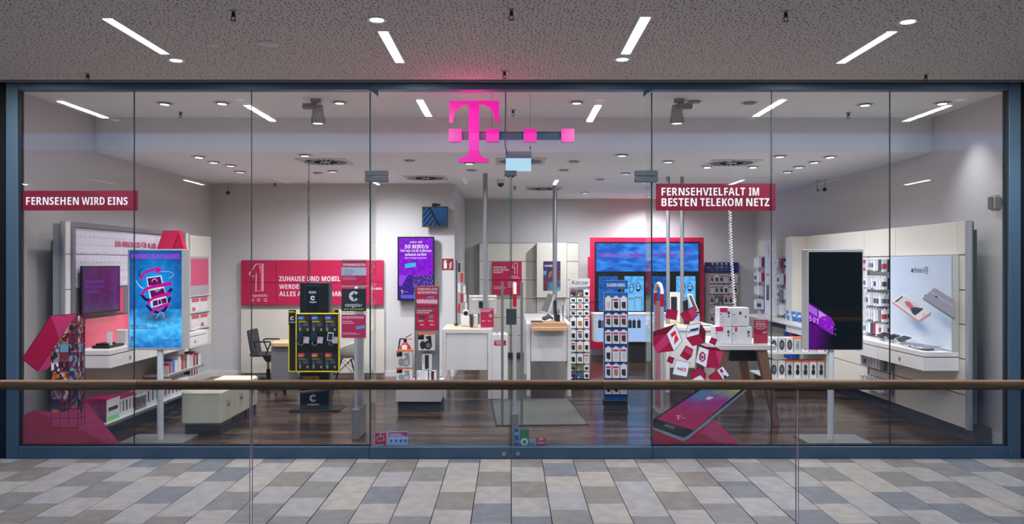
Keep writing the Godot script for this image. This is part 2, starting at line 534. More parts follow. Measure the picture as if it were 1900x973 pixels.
# ---------------------------------------------------------------- shop front
func make_front() -> void:
	var y0 := 0.11; var y1 := 3.322
	var seal := mat(rgb(20, 26, 28), 0.5)
	var edge := mat(rgb(16, 62, 58), 0.2)
	var xs := [wx(248, DF), wx(466, DF), wx(686, DF), wx(1210, DF), wx(1432, DF), wx(1652, DF)]
	var xl := -4.43; var xr := 4.482
	for k in 2:
		var w := setting("window_%d" % (k + 1))
		var js := [xl, xs[0], xs[1], xs[2]] if k == 0 else [xs[3], xs[4], xs[5], xr]
		for i in 3:
			box(w, "pane", Vector3((js[i] + js[i + 1]) / 2, (y0 + y1) / 2, -7.31), Vector3(js[i + 1] - js[i] - 0.006, y1 - y0, 0.012), pane_m)
		for i in [1, 2]:
			box(w, "seal", Vector3(js[i], (y0 + y1) / 2, -7.312), Vector3(0.006, y1 - y0, 0.014), seal)
		slab(w, "bottom_rail", js[0], js[3], 0.0, y0, 7.27, 7.37, frame_m, 0.004)
		slab(w, "bottom_gasket", js[0], js[3], y0, y0 + 0.012, 7.295, 7.33, seal)
		if k == 0: slab(w, "jamb", -4.535, xl, 0.0, H1 - 0.015, 7.265, 7.37, frame_m, 0.004)
		else: slab(w, "jamb", xr, 4.589, 0.0, H1 - 0.015, 7.265, 7.37, frame_m, 0.004)
		slab(w, "jamb_gasket", xl if k == 0 else xr - 0.014, xl + 0.014 if k == 0 else xr, y0, y1, 7.295, 7.33, seal)
		slab(w, "head", js[0], js[3], y1, H1, 7.27, 7.37, frame_m, 0.004)
		# stiffening glass fin beside the door
		var fx: float = xs[2] if k == 0 else xs[3]
		box(w, "glass_fin", Vector3(fx, 1.71, -7.475), Vector3(0.012, 3.2, 0.29), pane_m)
		box(w, "fin_edge", Vector3(fx, 1.71, -7.326), Vector3(0.012, 3.2, 0.004), edge)
		var sg := 1.0 if k == 0 else -1.0
		plate(w, "fin_bracket", PackedVector2Array([Vector2(0, 0), Vector2(sg * 0.075, 0), Vector2(sg * 0.075, -0.055), Vector2(sg * 0.04, -0.02)]), Vector3(fx, y1, -7.30), 0.03, frame_m)
	var w3 := setting("window_3")
	var yt := wy(327, DF)
	box(w3, "pane", Vector3((xs[2] + xs[3]) / 2, (yt + 0.004 + y1) / 2, -7.31), Vector3(xs[3] - xs[2] - 0.008, y1 - yt - 0.004, 0.012), pane_m)
	slab(w3, "head", xs[2], xs[3], y1, H1, 7.27, 7.37, frame_m, 0.004)
	for p in [[677, 719, 316.5, 337.5], [1179, 1221, 316.5, 337.5]]:
		board(w3, "patch_fitting", p[0], p[2], p[1], 326.3, 7.275, 0.06, mat(rgb(66, 72, 80), 0.45, 0.3), 0.003)
		board(w3, "patch_fitting", p[0], 327.6, p[1], p[3], 7.275, 0.06, mat(rgb(66, 72, 80), 0.45, 0.3), 0.003)
	board(w3, "door_sensor", 936, 316.5, 958.5, 326.5, 7.275, 0.06, mat(rgb(66, 72, 80), 0.45, 0.3), 0.003)
	for p in [943.5, 951.5]: cyl(w3, "sensor_eye", Vector3(wx(p, DF), wy(328.2, DF), -7.295), 0.008, 0.016, black)
	for k in 2:
		var dr := setting("door_%d" % (k + 1))
		var a: float = xs[2] + 0.004 if k == 0 else wx(948, DF) + 0.004
		var b: float = wx(948, DF) - 0.004 if k == 0 else xs[3] - 0.004
		box(dr, "pane", Vector3((a + b) / 2, (y0 + yt) / 2, -7.31), Vector3(b - a, yt - y0, 0.012), pane_m)
		slab(dr, "bottom_rail", a, b, 0.006, y0, 7.255, 7.35, frame_m, 0.004)
		slab(dr, "edge_strip", a if k == 1 else b - 0.005, a + 0.005 if k == 1 else b, y0, yt, 7.30, 7.32, edge)
		slab(dr, "edge_strip", b - 0.005 if k == 1 else a, b if k == 1 else a + 0.005, y0, yt, 7.30, 7.32, edge)
		var hx := 932.0 if k == 0 else 968.0
		var hm := mat(rgb(128, 130, 134), 0.35, 0.5)
		for dd in [7.215, 7.375]:
			board(dr, "pull_bar", hx - 2.4, 523, hx + 2.4, 790, dd, 0.018, hm, 0.003)
		for q in [560.0, 750.0]:
			box(dr, "bar_mount", Vector3(wx(hx, DF), wy(q, DF), -7.305), Vector3(0.014, 0.014, 0.155), hm)
		box(dr, "lock_case", Vector3(wx(944 if k == 0 else 953.5, DF), wy(588, DF), -7.308), Vector3(0.046, 0.142, 0.044), mat(rgb(60, 66, 74), 0.45, 0.2), 0.003)
		cyl(dr, "lock_cylinder", Vector3(wx(935 if k == 0 else 961, DF), 0.05, -7.252), 0.018, 0.01, alu, 2)
	# narrow floor strip under the doors
	var t := setting("trim_1"); slab(t, "threshold", xs[2], xs[3], -0.004, 0.004, 7.25, 7.38, alu)

# ---------------------------------------------------------------- lights
func strip_light(x: float, d0: float, d1: float, label: String) -> void:
	var t := thing("strip_light", label, "ceiling light", "strip lights recessed in the gallery ceiling")
	slab(t, "diffuser", x - 0.036, x + 0.036, H1 - 0.004, H1 + 0.03, d0, d1, glow(Color(0.95, 0.97, 1.0), 2.2))
	for s in [-1, 1]: slab(t, "frame", x + s * 0.036, x + s * 0.041, H1 - 0.005, H1 + 0.03, d0, d1, white_lac)
	var al := AreaLight3D.new(); al.name = "lamp"
	al.area_size = Vector2(0.07, d1 - d0); al.light_energy = STRIP_E; al.light_color = Color(1.0, 0.985, 0.965); al.shadow_enabled = true; al.area_range = 12.0
	t.add_child(al); al.position = Vector3(x, H1 - 0.02, -(d0 + d1) / 2); al.rotation.x = -PI / 2

func downlight(x: float, d: float, label: String) -> void:
	var t := thing("downlight", label, "ceiling light", "round downlights in the gallery ceiling")
	put(t, "ring", lathe([Vector2(0.047, -0.001), Vector2(0.066, -0.006), Vector2(0.07, 0.002), Vector2(0.047, 0.02)]), white_lac, Vector3(x, H1, -d))
	cyl(t, "lens", Vector3(x, H1 - 0.002, -d), 0.046, 0.006, glow(Color(0.95, 0.97, 1.0), 2.4))
	var l := SpotLight3D.new(); l.name = "lamp"
	l.light_energy = DOWN_E; l.spot_angle = 55; l.spot_angle_attenuation = 0.6; l.spot_range = 14; l.light_size = 0.045; l.shadow_enabled = true; l.spot_attenuation = 2.0
	t.add_child(l); l.position = Vector3(x, H1 - 0.012, -d); l.rotation.x = -PI / 2

func make_gallery_lights() -> void:
	var mods := [[-4.5, 5.63, 6.54, 5.4, "beyond the left jamb"], [-2.7, 5.42, 6.33, 6.53, "above the left window"], [-0.9, 5.72, 6.60, 5.45, "left of the hanging letter sign"], [0.9, 5.39, 6.33, 6.50, "right of the hanging letter sign"], [2.7, 5.72, 6.62, 5.49, "above the right window"], [4.5, 5.42, 6.33, 6.53, "beyond the right jamb"]]
	for m in mods:
		strip_light(m[0], m[1], m[2], "white strip light in the perforated ceiling " + m[4])
		downlight(m[0], m[3], "round downlight beside the strip light " + m[4])
	# extinguished and small ceiling fittings of the gallery
	for p in [[497, 81, 0.085, "larger"], [393, 83, 0.055, "smaller"]]:
		var d: float = F * (H1 - EYE) / (491.0 - p[1])
		var t := thing("ceiling_speaker", "flush round speaker grille in the perforated ceiling, the %s one" % p[3], "speaker")
		put(t, "grille", lathe([Vector2(0.0, -0.006), Vector2(p[2] * 0.86, -0.006), Vector2(p[2] * 0.9, -0.003), Vector2(p[2], -0.004), Vector2(p[2], 0.004)], 32), mat(rgb(196, 186, 180), 0.8), Vector3(wx(p[0], d), H1, -d))
	var i := 0
	for p in [[433, 21], [949, 19], [1458, 22], [163, 137], [936, 132], [1718, 138]]:
		var d: float = F * (H1 - EYE) / (491.0 - p[1])
		sprinkler(Vector3(wx(p[0], d), H1, -d), "brass sprinkler head in the perforated ceiling, %s of the %s row" % [["left", "middle", "right"][i % 3], "front" if i < 3 else "window-side"])
		i += 1

func sprinkler(at: Vector3, label: String) -> void:
	var t := own("sprinkler", label, "sprinkler", at, 0.0, "sprinkler heads in the ceilings")
	var m := mat(rgb(74, 66, 60), 0.4, 0.7)
	cyl(t, "escutcheon", Vector3(0, -0.003, 0), 0.03, 0.006, mat(rgb(190, 184, 178), 0.4, 0.5))
	cyl(t, "body", Vector3(0, -0.02, 0), 0.012, 0.034, m)
	for s in [-1, 1]: box(t, "frame_arm", Vector3(s * 0.012, -0.045, 0), Vector3(0.004, 0.03, 0.006), m)
	cyl(t, "deflector", Vector3(0, -0.062, 0), 0.017, 0.004, m)

# recessed adjustable spot in a ceiling of height h; aim is where its beam points
func spot(px: float, py: float, h: float, aim: Vector3, on: bool, label: String, e := 1.0, cone := 78.0) -> void:
	var d: float = F * (h - EYE) / (491.0 - py)
	var at := Vector3(wx(px, d), h, -d)
	var t := own("recessed_spot", label, "ceiling light", at, 0.0, "recessed spots in the shop ceiling")
	put(t, "ring", lathe([Vector2(0.062, 0.012), Vector2(0.066, -0.004), Vector2(0.088, -0.007), Vector2(0.092, 0.002)], 28), white_lac)
	var dir := ((aim - at).normalized() * 0.35 + Vector3.DOWN * 0.65).normalized()
	var head := cyl(t, "lamp_head", Vector3(0, -0.002, 0), 0.058, 0.03, mat(rgb(150, 150, 152), 0.5), 1, -1.0, 24)
	var tilt := Vector3(dir.x, 0, dir.z) * 0.5
	head.rotation = Vector3(-tilt.z, 0, tilt.x) * 0.7
	if on:
		var lens := cyl(head, "lens", Vector3(0, -0.0165, 0), 0.044, 0.004, glow(Color(1.0, 0.98, 0.96), 2.6))
		lens.name = "lens"
		var l := SpotLight3D.new(); l.name = "lamp"
		l.light_energy = SPOT_E * e; l.light_color = Color(0.95, 0.97, 1.0); l.spot_angle = cone; l.spot_angle_attenuation = 1.0; l.spot_range = 16; l.light_size = 0.05; l.shadow_enabled = true; l.spot_attenuation = 2.0
		t.add_child(l); l.position = Vector3(0, -0.035, 0) + dir * 0.03
		l.look_at_from_position(t.position + l.position, t.position + l.position + dir, Vector3.RIGHT if absf(dir.y) > 0.9 else Vector3.UP)

func make_shop_lights() -> void:
	# front zone, under the higher ceiling
	var front := [[306, 191, -4.66, 1.4, 8.6, "left"], [412, 190, -3.6, 0.6, 8.4, "second"], [630, 189, -1.9, 0.5, 9.0, "third"], [1070, 189, 0.8, 0.3, 9.4, "fourth"], [1605, 193, 4.2, 1.0, 8.6, "right"]]
	for s in front:
		spot(s[0], s[1], H1, Vector3(s[2], s[3], -s[4]), true, "lit recessed spot in the shop's higher front ceiling, %s of its row" % s[5], 1.2, 44.0)
	spot(1748, 190, H1, Vector3(4.7, 1.0, -8.1), true, "lit recessed spot tight against the right shop wall", 0.9, 44.0)
	spot(1288, 188, H1, Vector3(1.7, 0, -8.5), false, "unlit recessed spot right of the right track spotlight")
	spot(1390, 190, H1, Vector3(2.4, 0, -8.5), false, "unlit recessed spot between track spotlight and right strip reflection")
	# rows along the side walls
	var k := 0
	for s in [[369, 290], [397, 300], [428, 306], [446, 318]]:
		spot(s[0], s[1], H2, Vector3(-4.5, 1.3, -(9.0 + k * 1.0)), true, "lit recessed spot along the left shop wall, %s from the front" % ORD[k], 0.7, 56.0)
		k += 1
	k = 0
	for s in [[1540, 290], [1511, 300], [1482, 309], [1461, 318]]:
		spot(s[0], s[1], H2, Vector3(4.5, 1.3, -(8.9 + k * 1.1)), true, "lit recessed spot along the right shop wall, %s from the front" % ORD[k], 0.6, 56.0)
		k += 1
	# middle of the shop
	var mid := [[566, 287, -2.4, 0.4, 10.2, "above the hanging black coil"], [617, 317, -2.4, 1.2, 12.4, "behind the left ceiling diffuser"], [697, 325, -1.5, 1.2, 12.5, "over the purple wall display"], [871, 302, -0.4, 0.8, 10.6, "behind the foot of the letter sign"], [1154, 287, 1.2, 0.8, 9.8, "over the blue accessory tower"], [1240, 299, 1.9, 0.5, 10.6, "over the till desk with the cubes"], [1312, 309, 2.4, 0.9, 9.5, "left below the right ceiling diffuser"], [1397, 309, 2.8, 0.9, 9.5, "right below the right ceiling diffuser"], [1086, 357, 0.8, 1.3, 15.3, "over the cream wall panels"], [1161, 321, 2.2, 1.3, 15.0, "in front of the magenta video wall"], [1205, 364, 2.8, 1.3, 15.2, "just before the far wall"], [1447, 289, 3.4, 0.4, 9.6, "next to the right wall row"]]
	for s in mid:
		spot(s[0], s[1], H2, Vector3(s[2], s[3], -s[4]), true, "lit recessed spot " + s[5], 3.6 if s[4] > 14.0 else (0.9 if s[0] > 1420 else (3.2 if s[0] < 700 else 1.9)))
	for s in [[760, 297, "left of the letter sign, near the bulkhead"], [875, 315, "below the letter sign"], [1046, 315, "right of the exit sign"], [1065, 299, "beyond the exit sign"], [1113, 332, "left of the right patch fitting"], [590, 320, "near the left diffuser"]]:
		spot(s[0], s[1], H2, Vector3(0, 0, -10), false, "unlit recessed spot " + s[2])
	# two track spotlights near the glass
	for s in [[590, 1, "left"], [1256, -1, "right"]]:
		var d := 8.05
		var x := wx(s[0], d)
		var t := thing("track_spotlight", "grey cylindrical track spotlight hanging near the glass on the %s" % s[2], "spotlight")
		var gm := mat(rgb(150, 154, 152), 0.45)
		box(t, "adapter", Vector3(x - 0.02 * s[1], H1 - 0.02, -d), Vector3(0.10, 0.04, 0.05), gm, 0.004)
		box(t, "gear_box", Vector3(x - s[1] * 0.09, H1 - 0.075, -d), Vector3(0.12, 0.055, 0.06), gm, 0.006)
		cyl(t, "joint", Vector3(x - 0.02 * s[1], H1 - 0.055, -d), 0.014, 0.05, gm)
		var hd := put(t, "housing", lathe([Vector2(0.0, 0.09), Vector2(0.045, 0.088), Vector2(0.052, 0.07), Vector2(0.064, -0.05), Vector2(0.064, -0.1), Vector2(0.056, -0.1), Vector2(0.05, -0.085)], 28), gm, Vector3(x, H1 - 0.15, -d))
		for q in 12:
			var a := TAU * q / 12
			box(t, "cooling_fin", Vector3(x + cos(a) * 0.066, H1 - 0.215, -d + sin(a) * 0.066), Vector3(0.006, 0.05, 0.006), mat(rgb(96, 100, 100), 0.5))
		cyl(t, "lens", Vector3(x, H1 - 0.243, -d), 0.05, 0.006, glow(Color(1, 0.98, 0.96), 2.4))
		var l := SpotLight3D.new(); l.name = "lamp"
		l.light_energy = SPOT_E; l.spot_angle = 40; l.spot_angle_attenuation = 0.7; l.spot_range = 14; l.light_size = 0.05; l.shadow_enabled = true; l.spot_attenuation = 2.0
		t.add_child(l); l.position = Vector3(x, H1 - 0.265, -d); l.rotation.x = -PI / 2

# ---------------------------------------------------------------- prints on the glass and hanging sign
func curve(pts: Array, n := 14) -> Array:
	var c := Curve2D.new()
	for i in pts.size():
		var t: Vector2 = (pts[mini(i + 1, pts.size() - 1)] - pts[maxi(i - 1, 0)]) / 6.0
		c.add_point(pts[i], -t, t)
	var r := []
	for k in n + 1: r.append(c.samplef(float(k) / n * (pts.size() - 1)))
	return r

func pcurve(px: Array, d: float, n := 14) -> Array:
	var p := []
	for i in range(0, px.size(), 2): p.append(Vector2(wx(px[i], d), wy(px[i + 1], d)))
	return curve(p, n)

func outline(parent: Node, px: Array, d: float, w: float, m: Material) -> void:
	var p := []
	for i in range(0, px.size(), 2): p.append(Vector2(wx(px[i], d), wy(px[i + 1], d)))
	for i in p.size():
		band(parent, "print_line", [p[i], p[(i + 1) % p.size()]], w, w, Vector3(0, 0, -d), m)

func make_glass_prints() -> void:
	var d := 7.3225; var d1 := 7.3213; var d2 := 7.3203; var d3 := 7.3193
	var crim := mat(rgb(166, 6, 62), 0.4); var bann := mat(rgb(118, 3, 38), 0.4); var lite := mat(rgb(190, 50, 102), 0.4); var deep := mat(rgb(104, 4, 36), 0.4)
	var line := mat(rgb(66, 8, 34), 0.5); var w := mat(rgb(232, 236, 244), 0.4); var ink := mat(rgb(40, 44, 52), 0.5)
	var red := mat(rgb(226, 26, 40), 0.4)
	# banners
	var t := thing("window_banner", "crimson window banner reading FERNSEHEN WIRD EINS on the left panes", "banner")
	plate(t, "vinyl", rect2(wx(38, d), wy(391, d), wx(256, d), wy(354, d), 0.01), Vector3(0, 0, -d), 0.001, bann)
	cut(t, "printed_facet", [160, 354.3, 255.6, 354.3, 255.6, 390.6, 240, 386], d1, 0.0004, mat(rgb(130, 12, 50), 0.4))
	for g in [["FERNSEHEN", 48.3, 146.2], ["WIRD", 151.6, 194.2], ["EINS", 200.0, 236.8]]: ptxt(t, g[0], g[1], 366, g[2], 380.3, d2, w)
	t = thing("window_banner", "crimson window banner reading FERNSEHVIELFALT IM BESTEN TELEKOM NETZ", "banner")
	plate(t, "vinyl", rect2(wx(1217, d), wy(391, d), wx(1439, d), wy(341, d), 0.01), Vector3(0, 0, -d), 0.001, bann)
	cut(t, "printed_facet", [1335, 341.3, 1438.6, 341.3, 1438.6, 390.6, 1425, 375], d1, 0.0004, mat(rgb(130, 12, 50), 0.4))
	for g in [["FERNSEHVIELFALT", 1227.5, 1382.5], ["IM", 1389.3, 1408.4]]: ptxt(t, g[0], g[1], 348.5, g[2], 363, d2, w)
	for g in [["BESTEN", 1227.5, 1293.0], ["TELEKOM", 1299.0, 1377.4], ["NETZ", 1384.6, 1428.0]]: ptxt(t, g[0], g[1], 368, g[2], 382.8, d2, w)

	# the large figure one with its mosaic column
	t = thing("window_print", "crimson number one with photo mosaic column printed on the left window", "window sticker")
	cut(t, "mound", [33.5, 776, 64, 761, 94, 765, 157, 741, 224, 826, 33.5, 826], d, 0.001, crim)
	cut(t, "mound_facet", [157, 741, 224, 826, 203, 826, 140, 792], d1, 0.0004, lite)
	cut(t, "mound_facet", [64, 761, 94, 765, 94, 778], d1, 0.0004, lite)
	var r3 := RandomNumberGenerator.new(); r3.seed = 11
	var pal := []
	for k in 60:
		pal.append([rgb(60, 40, 70), rgb(150, 60, 60), rgb(210, 180, 170), rgb(40, 60, 110), rgb(190, 110, 60), rgb(235, 225, 220), rgb(90, 20, 60), rgb(30, 30, 40), rgb(110, 150, 170), rgb(120, 40, 50)][r3.randi_range(0, 9)])
	var mn := noise(4.0, 4, 2); var mn2 := noise(3.0, 8, 2)
	var mosaic := picture(96, 384, func(u: float, v: float) -> Color:
		var cx := int(u * 3); var cy := int(v * 12)
		if v > 0.86 or (v > 0.78 and u > (0.95 - v) * 6.0): return rgb(190, 40, 100)
		var k := (cx * 7 + cy * 3) % 50
		var a: Color = pal[k]; var b: Color = pal[(k + 5) % 60]; var c: Color = pal[(k + 17) % 60]
		var n1 := mn.get_noise_2d(u * 1.2 + cx, v * 3.0 + cy * 0.7)
		var n2 := mn2.get_noise_2d(u * 1.6 + cy, v * 4.0 + cx)
		return a if n1 > 0.12 else (b if n2 > 0.0 else c))
	var mm := tex_mat(mosaic, 0.45)
	cut(t, "photo_mosaic", [94, 655, 143.5, 583.5, 144.3, 795, 94, 791], d2, 0.0006, mm)
	cut(t, "photo_mosaic_side", [143.5, 583.5, 157.5, 586, 155.5, 786, 144.3, 795], d2, 0.0006, mm)
	for i in 13:
		var y := 586.0 + 17.3 * i
		if i > 0: cut(t, "print_line", [maxf(94, 143.5 - (y - 584) * 0.69), y - 0.4, 144, y, 144, y + 0.9, maxf(94, 143.5 - (y - 584) * 0.69), y + 0.5], d3, 0.0002, line)
		if i > 0 and i < 12: cut(t, "print_line", [144, y, 157, y - 3.5, 157, y - 2.6, 144, y + 0.9], d3, 0.0002, line)
	for x in [[94, 655, 791], [110.5, 632, 792], [127, 607, 794], [143.8, 584, 795], [150.5, 586, 790], [157, 586, 786]]:
		cut(t, "print_line", [x[0], x[1], x[0] + 1, x[1], x[0] + 1, x[2], x[0], x[2]], d3, 0.0002, line)
	cut(t, "flag", [94.4, 586, 142.7, 582.6, 69.4, 689.6, 40.6, 666.6], d3, 0.0004, crim)
	cut(t, "flag_facet", [94.4, 586, 142.7, 582.6, 110, 630], 7.3186, 0.0002, lite)
	cut(t, "flag_underside", [69.4, 689.6, 87, 686, 94, 679, 94, 654], d3, 0.0004, lite)
	cut(t, "flag_top", [142.7, 582.6, 158.5, 586, 158.5, 588.5, 142.7, 586], d3, 0.0004, deep)
	outline(t, [94.4, 586, 142.7, 582.6, 69.4, 689.6, 40.6, 666.6], 7.3183, 0.0045, line)
	ptxt(t, "7", 99, 697, 105, 703, 7.3183, red)
	ptxt(t, "O", 132, 697, 138, 703, 7.3183, mat(rgb(40, 90, 170), 0.4))

	# tumbling cubes on the right window: every cube its own sticker
	var solid := [
		["small crimson cube sticker, top left of the cube cluster", [[[1237.4, 574, 1257.3, 576.3, 1255, 594.8, 1235, 590.3], crim]]],
		["crimson cube sticker at the top of the cube cluster", [[[1261.8, 583, 1286.2, 569, 1295, 584.4, 1284.7, 596, 1271.5, 598.6], crim], [[1275.5, 577, 1286.2, 569, 1295, 584.4, 1284, 593.3], lite]]],
		["tiny crimson cube sticker right of the cluster's centre", [[[1320.2, 626.6, 1330.6, 630.3, 1326.9, 641.4, 1315.5, 636.2], crim]]],
		["crimson cube sticker in the middle of the cube cluster", [[[1272.9, 641.8, 1286.2, 648.8, 1283.2, 661.4, 1275.8, 669.5, 1261.8, 660.6], crim], [[1272.9, 641.8, 1286.2, 648.8, 1283.2, 661.4, 1268, 653], lite]]],
		["tiny crimson cube sticker at the left of the cluster", [[[1241, 661.4, 1251.4, 665, 1247.4, 675.7, 1237.4, 671], crim]]],
		["small crimson cube corner sticker just above the printed phone", [[[1307, 719, 1321.7, 719, 1312, 729], crim]]]]
	for s in solid:
		t = thing("cube_sticker", s[0], "window sticker", "cube stickers on the right window")
		var k := 0
		for f in s[1]:
			cut(t, "printed_face", f[0], [d, d1][k], 0.0006, f[1])
			outline(t, f[0], 7.3185, 0.003, line)
			k += 1
	t = thing("cube_sticker", "large crimson cube sticker with a red seven on its white face", "window sticker", "cube stickers on the right window")
	cut(t, "printed_face", [1211.5, 616, 1253.6, 601.4, 1236.6, 620, 1211.5, 624], d, 0.0006, deep)
	cut(t, "printed_face", [1211.5, 624, 1236.6, 620, 1250, 651.8, 1218.9, 655.5, 1211.5, 640], d, 0.0006, crim)
	cut(t, "printed_facet", [1213, 645, 1236.6, 620, 1243, 636, 1218.9, 655.5], d1, 0.0003, lite)
	cut(t, "white_face", [1236.6, 620, 1253.6, 601.4, 1266.2, 633.3, 1250, 651.8], d1, 0.0006, w)
	outline(t, [1236.6, 620, 1253.6, 601.4, 1266.2, 633.3, 1250, 651.8], d2, 0.004, line)
	cut(t, "figure_seven", [1244, 620, 1252.5, 613.5, 1255.5, 619.5, 1246.5, 626.5], d2, 0.0003, red)
	cut(t, "figure_seven", [1254.5, 620.5, 1259.5, 630, 1251, 640, 1251.5, 627], d2, 0.0003, red)
	t = thing("cube_sticker", "crimson cube sticker with a lettered white top face", "window sticker", "cube stickers on the right window")
	cut(t, "white_face", [1275.8, 603.7, 1299.5, 599.7, 1297.3, 620.7, 1272.9, 627.3], d, 0.0006, w)
	cut(t, "printed_face", [1299.5, 599.7, 1309.6, 614.8, 1308.4, 637, 1297.3, 620.7], d, 0.0006, deep)
	cut(t, "printed_face", [1272.9, 627.3, 1297.3, 620.7, 1308.4, 637, 1284.7, 642.9], d, 0.0006, crim)
	outline(t, [1275.8, 603.7, 1299.5, 599.7, 1297.3, 620.7, 1272.9, 627.3], d2, 0.003, line)
	cut(t, "printed_word", [1281, 611.5, 1296.5, 608, 1296, 611.4, 1280.6, 615], d2, 0.0003, ink)
	txt(t, "alle KANÄLE", Vector3(wx(1275.5, d3), wy(616, d3), -d3), 0.105, 0.02, ink).rotation.z = 0.22
	t = thing("cube_sticker", "large crimson cube sticker with a hexagonal play symbol", "window sticker", "cube stickers on the right window")
	cut(t, "printed_face", [1297.3, 642.9, 1329, 645, 1342.4, 652.5, 1315.8, 649.5], d, 0.0006, deep)
	cut(t, "printed_face", [1315.8, 649.5, 1342.4, 652.5, 1334.3, 683.6, 1310.6, 682.8], d, 0.0006, crim)
	cut(t, "printed_facet", [1327, 651, 1342.4, 652.5, 1335, 680], d1, 0.0003, lite)
	cut(t, "white_face", [1297.3, 642.9, 1315.8, 649.5, 1310.6, 682.8, 1290.6, 672.5], d, 0.0006, w)
	outline(t, [1297.3, 642.9, 1315.8, 649.5, 1310.6, 682.8, 1290.6, 672.5], d2, 0.003, line)
	var hexa := []
	for k in 7: hexa.append(Vector2(wx(1303.3 + 5.2 * sin(k * TAU / 6), d2), wy(662.5 - 8.6 * cos(k * TAU / 6), d2)))
	band(t, "play_symbol", hexa, 0.013, 0.013, Vector3(0, 0, -d2), crim)
	cut(t, "play_arrow", [1301, 658, 1307, 663.5, 1301, 667.5], d2, 0.0003, lite)
	t = thing("cube_sticker", "white cube face sticker lettered YouTube", "window sticker", "cube stickers on the right window")
	cut(t, "white_face", [1254.4, 668, 1280.3, 674, 1274.4, 699.9, 1247.7, 694.7], d, 0.0006, w)
	outline(t, [1254.4, 668, 1280.3, 674, 1274.4, 699.9, 1247.7, 694.7], d1, 0.003, line)
	cut(t, "red_badge", [1263.6, 682.6, 1273.6, 684.2, 1272.4, 689.6, 1262.6, 688], d1, 0.0003, red)
	txt(t, "You", Vector3(wx(1256, d2), wy(687, d2), -d2), 0.032, 0.027, ink)
	txt(t, "Tube", Vector3(wx(1264, d2), wy(688.2, d2), -d2), 0.04, 0.022, w)
	t = thing("cube_sticker", "crimson cube sticker half hidden behind the handrail, white underside", "window sticker", "cube stickers on the right window")
	cut(t, "printed_face", [1281.8, 691, 1298.8, 681.4, 1309.9, 694, 1309, 706, 1299.5, 696, 1283, 705], d, 0.0006, crim)
	cut(t, "white_face", [1283, 705, 1299.5, 696, 1309, 706, 1300, 712, 1286, 712], d, 0.0006, w)
	outline(t, [1281.8, 691, 1298.8, 681.4, 1309.9, 694, 1309, 706, 1299.5, 696, 1283, 705], d2, 0.003, line)
	t = thing("cube_sticker", "crimson cube sticker with a sky badge on its white face", "window sticker", "cube stickers on the right window")
	cut(t, "printed_face", [1313.6, 698.4, 1329.9, 687.3, 1341.7, 705, 1330, 714, 1322, 713], d, 0.0006, crim)
	cut(t, "white_face", [1329.9, 687.3, 1341, 680, 1353.5, 697, 1341.7, 705], d, 0.0006, w)
	outline(t, [1329.9, 687.3, 1341, 680, 1353.5, 697, 1341.7, 705], d1, 0.003, line)
	cut(t, "badge", [1334.5, 687.3, 1339, 684.3, 1343, 690, 1338.4, 693], d1, 0.0003, mat(rgb(170, 30, 80), 0.4))
	cut(t, "badge", [1342, 699.5, 1346.5, 696.5, 1349, 700, 1344, 703], d1, 0.0003, ink)
	txt(t, "sky", Vector3(wx(1339.5, d2), wy(698, d2), -d2), 0.024, 0.018, ink).rotation.z = -0.5

	# tilted phone lying on a crimson mound
	t = thing("window_print", "tilted smartphone lying on a crimson mound printed on the right window", "window sticker")
	cut(t, "mound", [1211.5, 790, 1269, 818, 1325, 779, 1381, 831, 1211.5, 831], d, 0.001, crim)
	cut(t, "mound_facet", [1325, 779, 1381, 831, 1356, 831, 1298, 803], d1, 0.0004, lite)
	cut(t, "phone_body", [1211.5, 778.8, 1296.6, 723, 1318, 709, 1402, 709, 1389.8, 721.8, 1278.8, 813.5, 1270, 818.8, 1263, 818, 1211.5, 797], d1, 0.0006, mat(rgb(140, 150, 166), 0.35))
	cut(t, "phone_face", [1211.5, 778.8, 1296.6, 723, 1318, 709, 1396, 709, 1381, 724, 1279, 807, 1268, 813, 1211.5, 793], d2, 0.0004, mat(rgb(30, 32, 38), 0.3))
	var cn := noise(3.0, 6, 3)
	var screen := picture(128, 128, func(u: float, v: float) -> Color:
		var q := clampf((1.0 - v) * 1.7 - 0.62 + 0.25 * cn.get_noise_2d(u * 1.5, v * 1.5), 0, 1)
		var top := Color(0.15, 0.55, 0.8).lerp(Color(0.85, 0.85, 0.35), clampf(u * 1.5 - 0.45, 0, 1))
		var c := rgb(196, 20, 96).lerp(Color(0.62, 0.45, 0.75), clampf(q * 1.6, 0, 1))
		return c.lerp(top, clampf(q * 2.0 - 0.75, 0, 1)))
	cut(t, "phone_screen", [1218, 778, 1296.6, 726.3, 1322, 709, 1390, 709, 1376, 723, 1287.7, 798.8], d3, 0.0003, tex_mat(screen, 0.35))
	cut(t, "home_button", [1231, 790, 1235, 787.5, 1252, 792, 1251, 796, 1248, 797], 7.3186, 0.0002, mat(rgb(110, 116, 128), 0.4))
	txt(t, "T··", Vector3(wx(1254, 7.3183), wy(779, 7.3183), -7.3183), 0.085, 0.035, w, 0.0, font_s).rotation.z = -0.12
	cut(t, "app_symbol", [1309, 740, 1315, 736, 1324, 737, 1323, 739, 1315, 743], 7.3186, 0.0002, w)

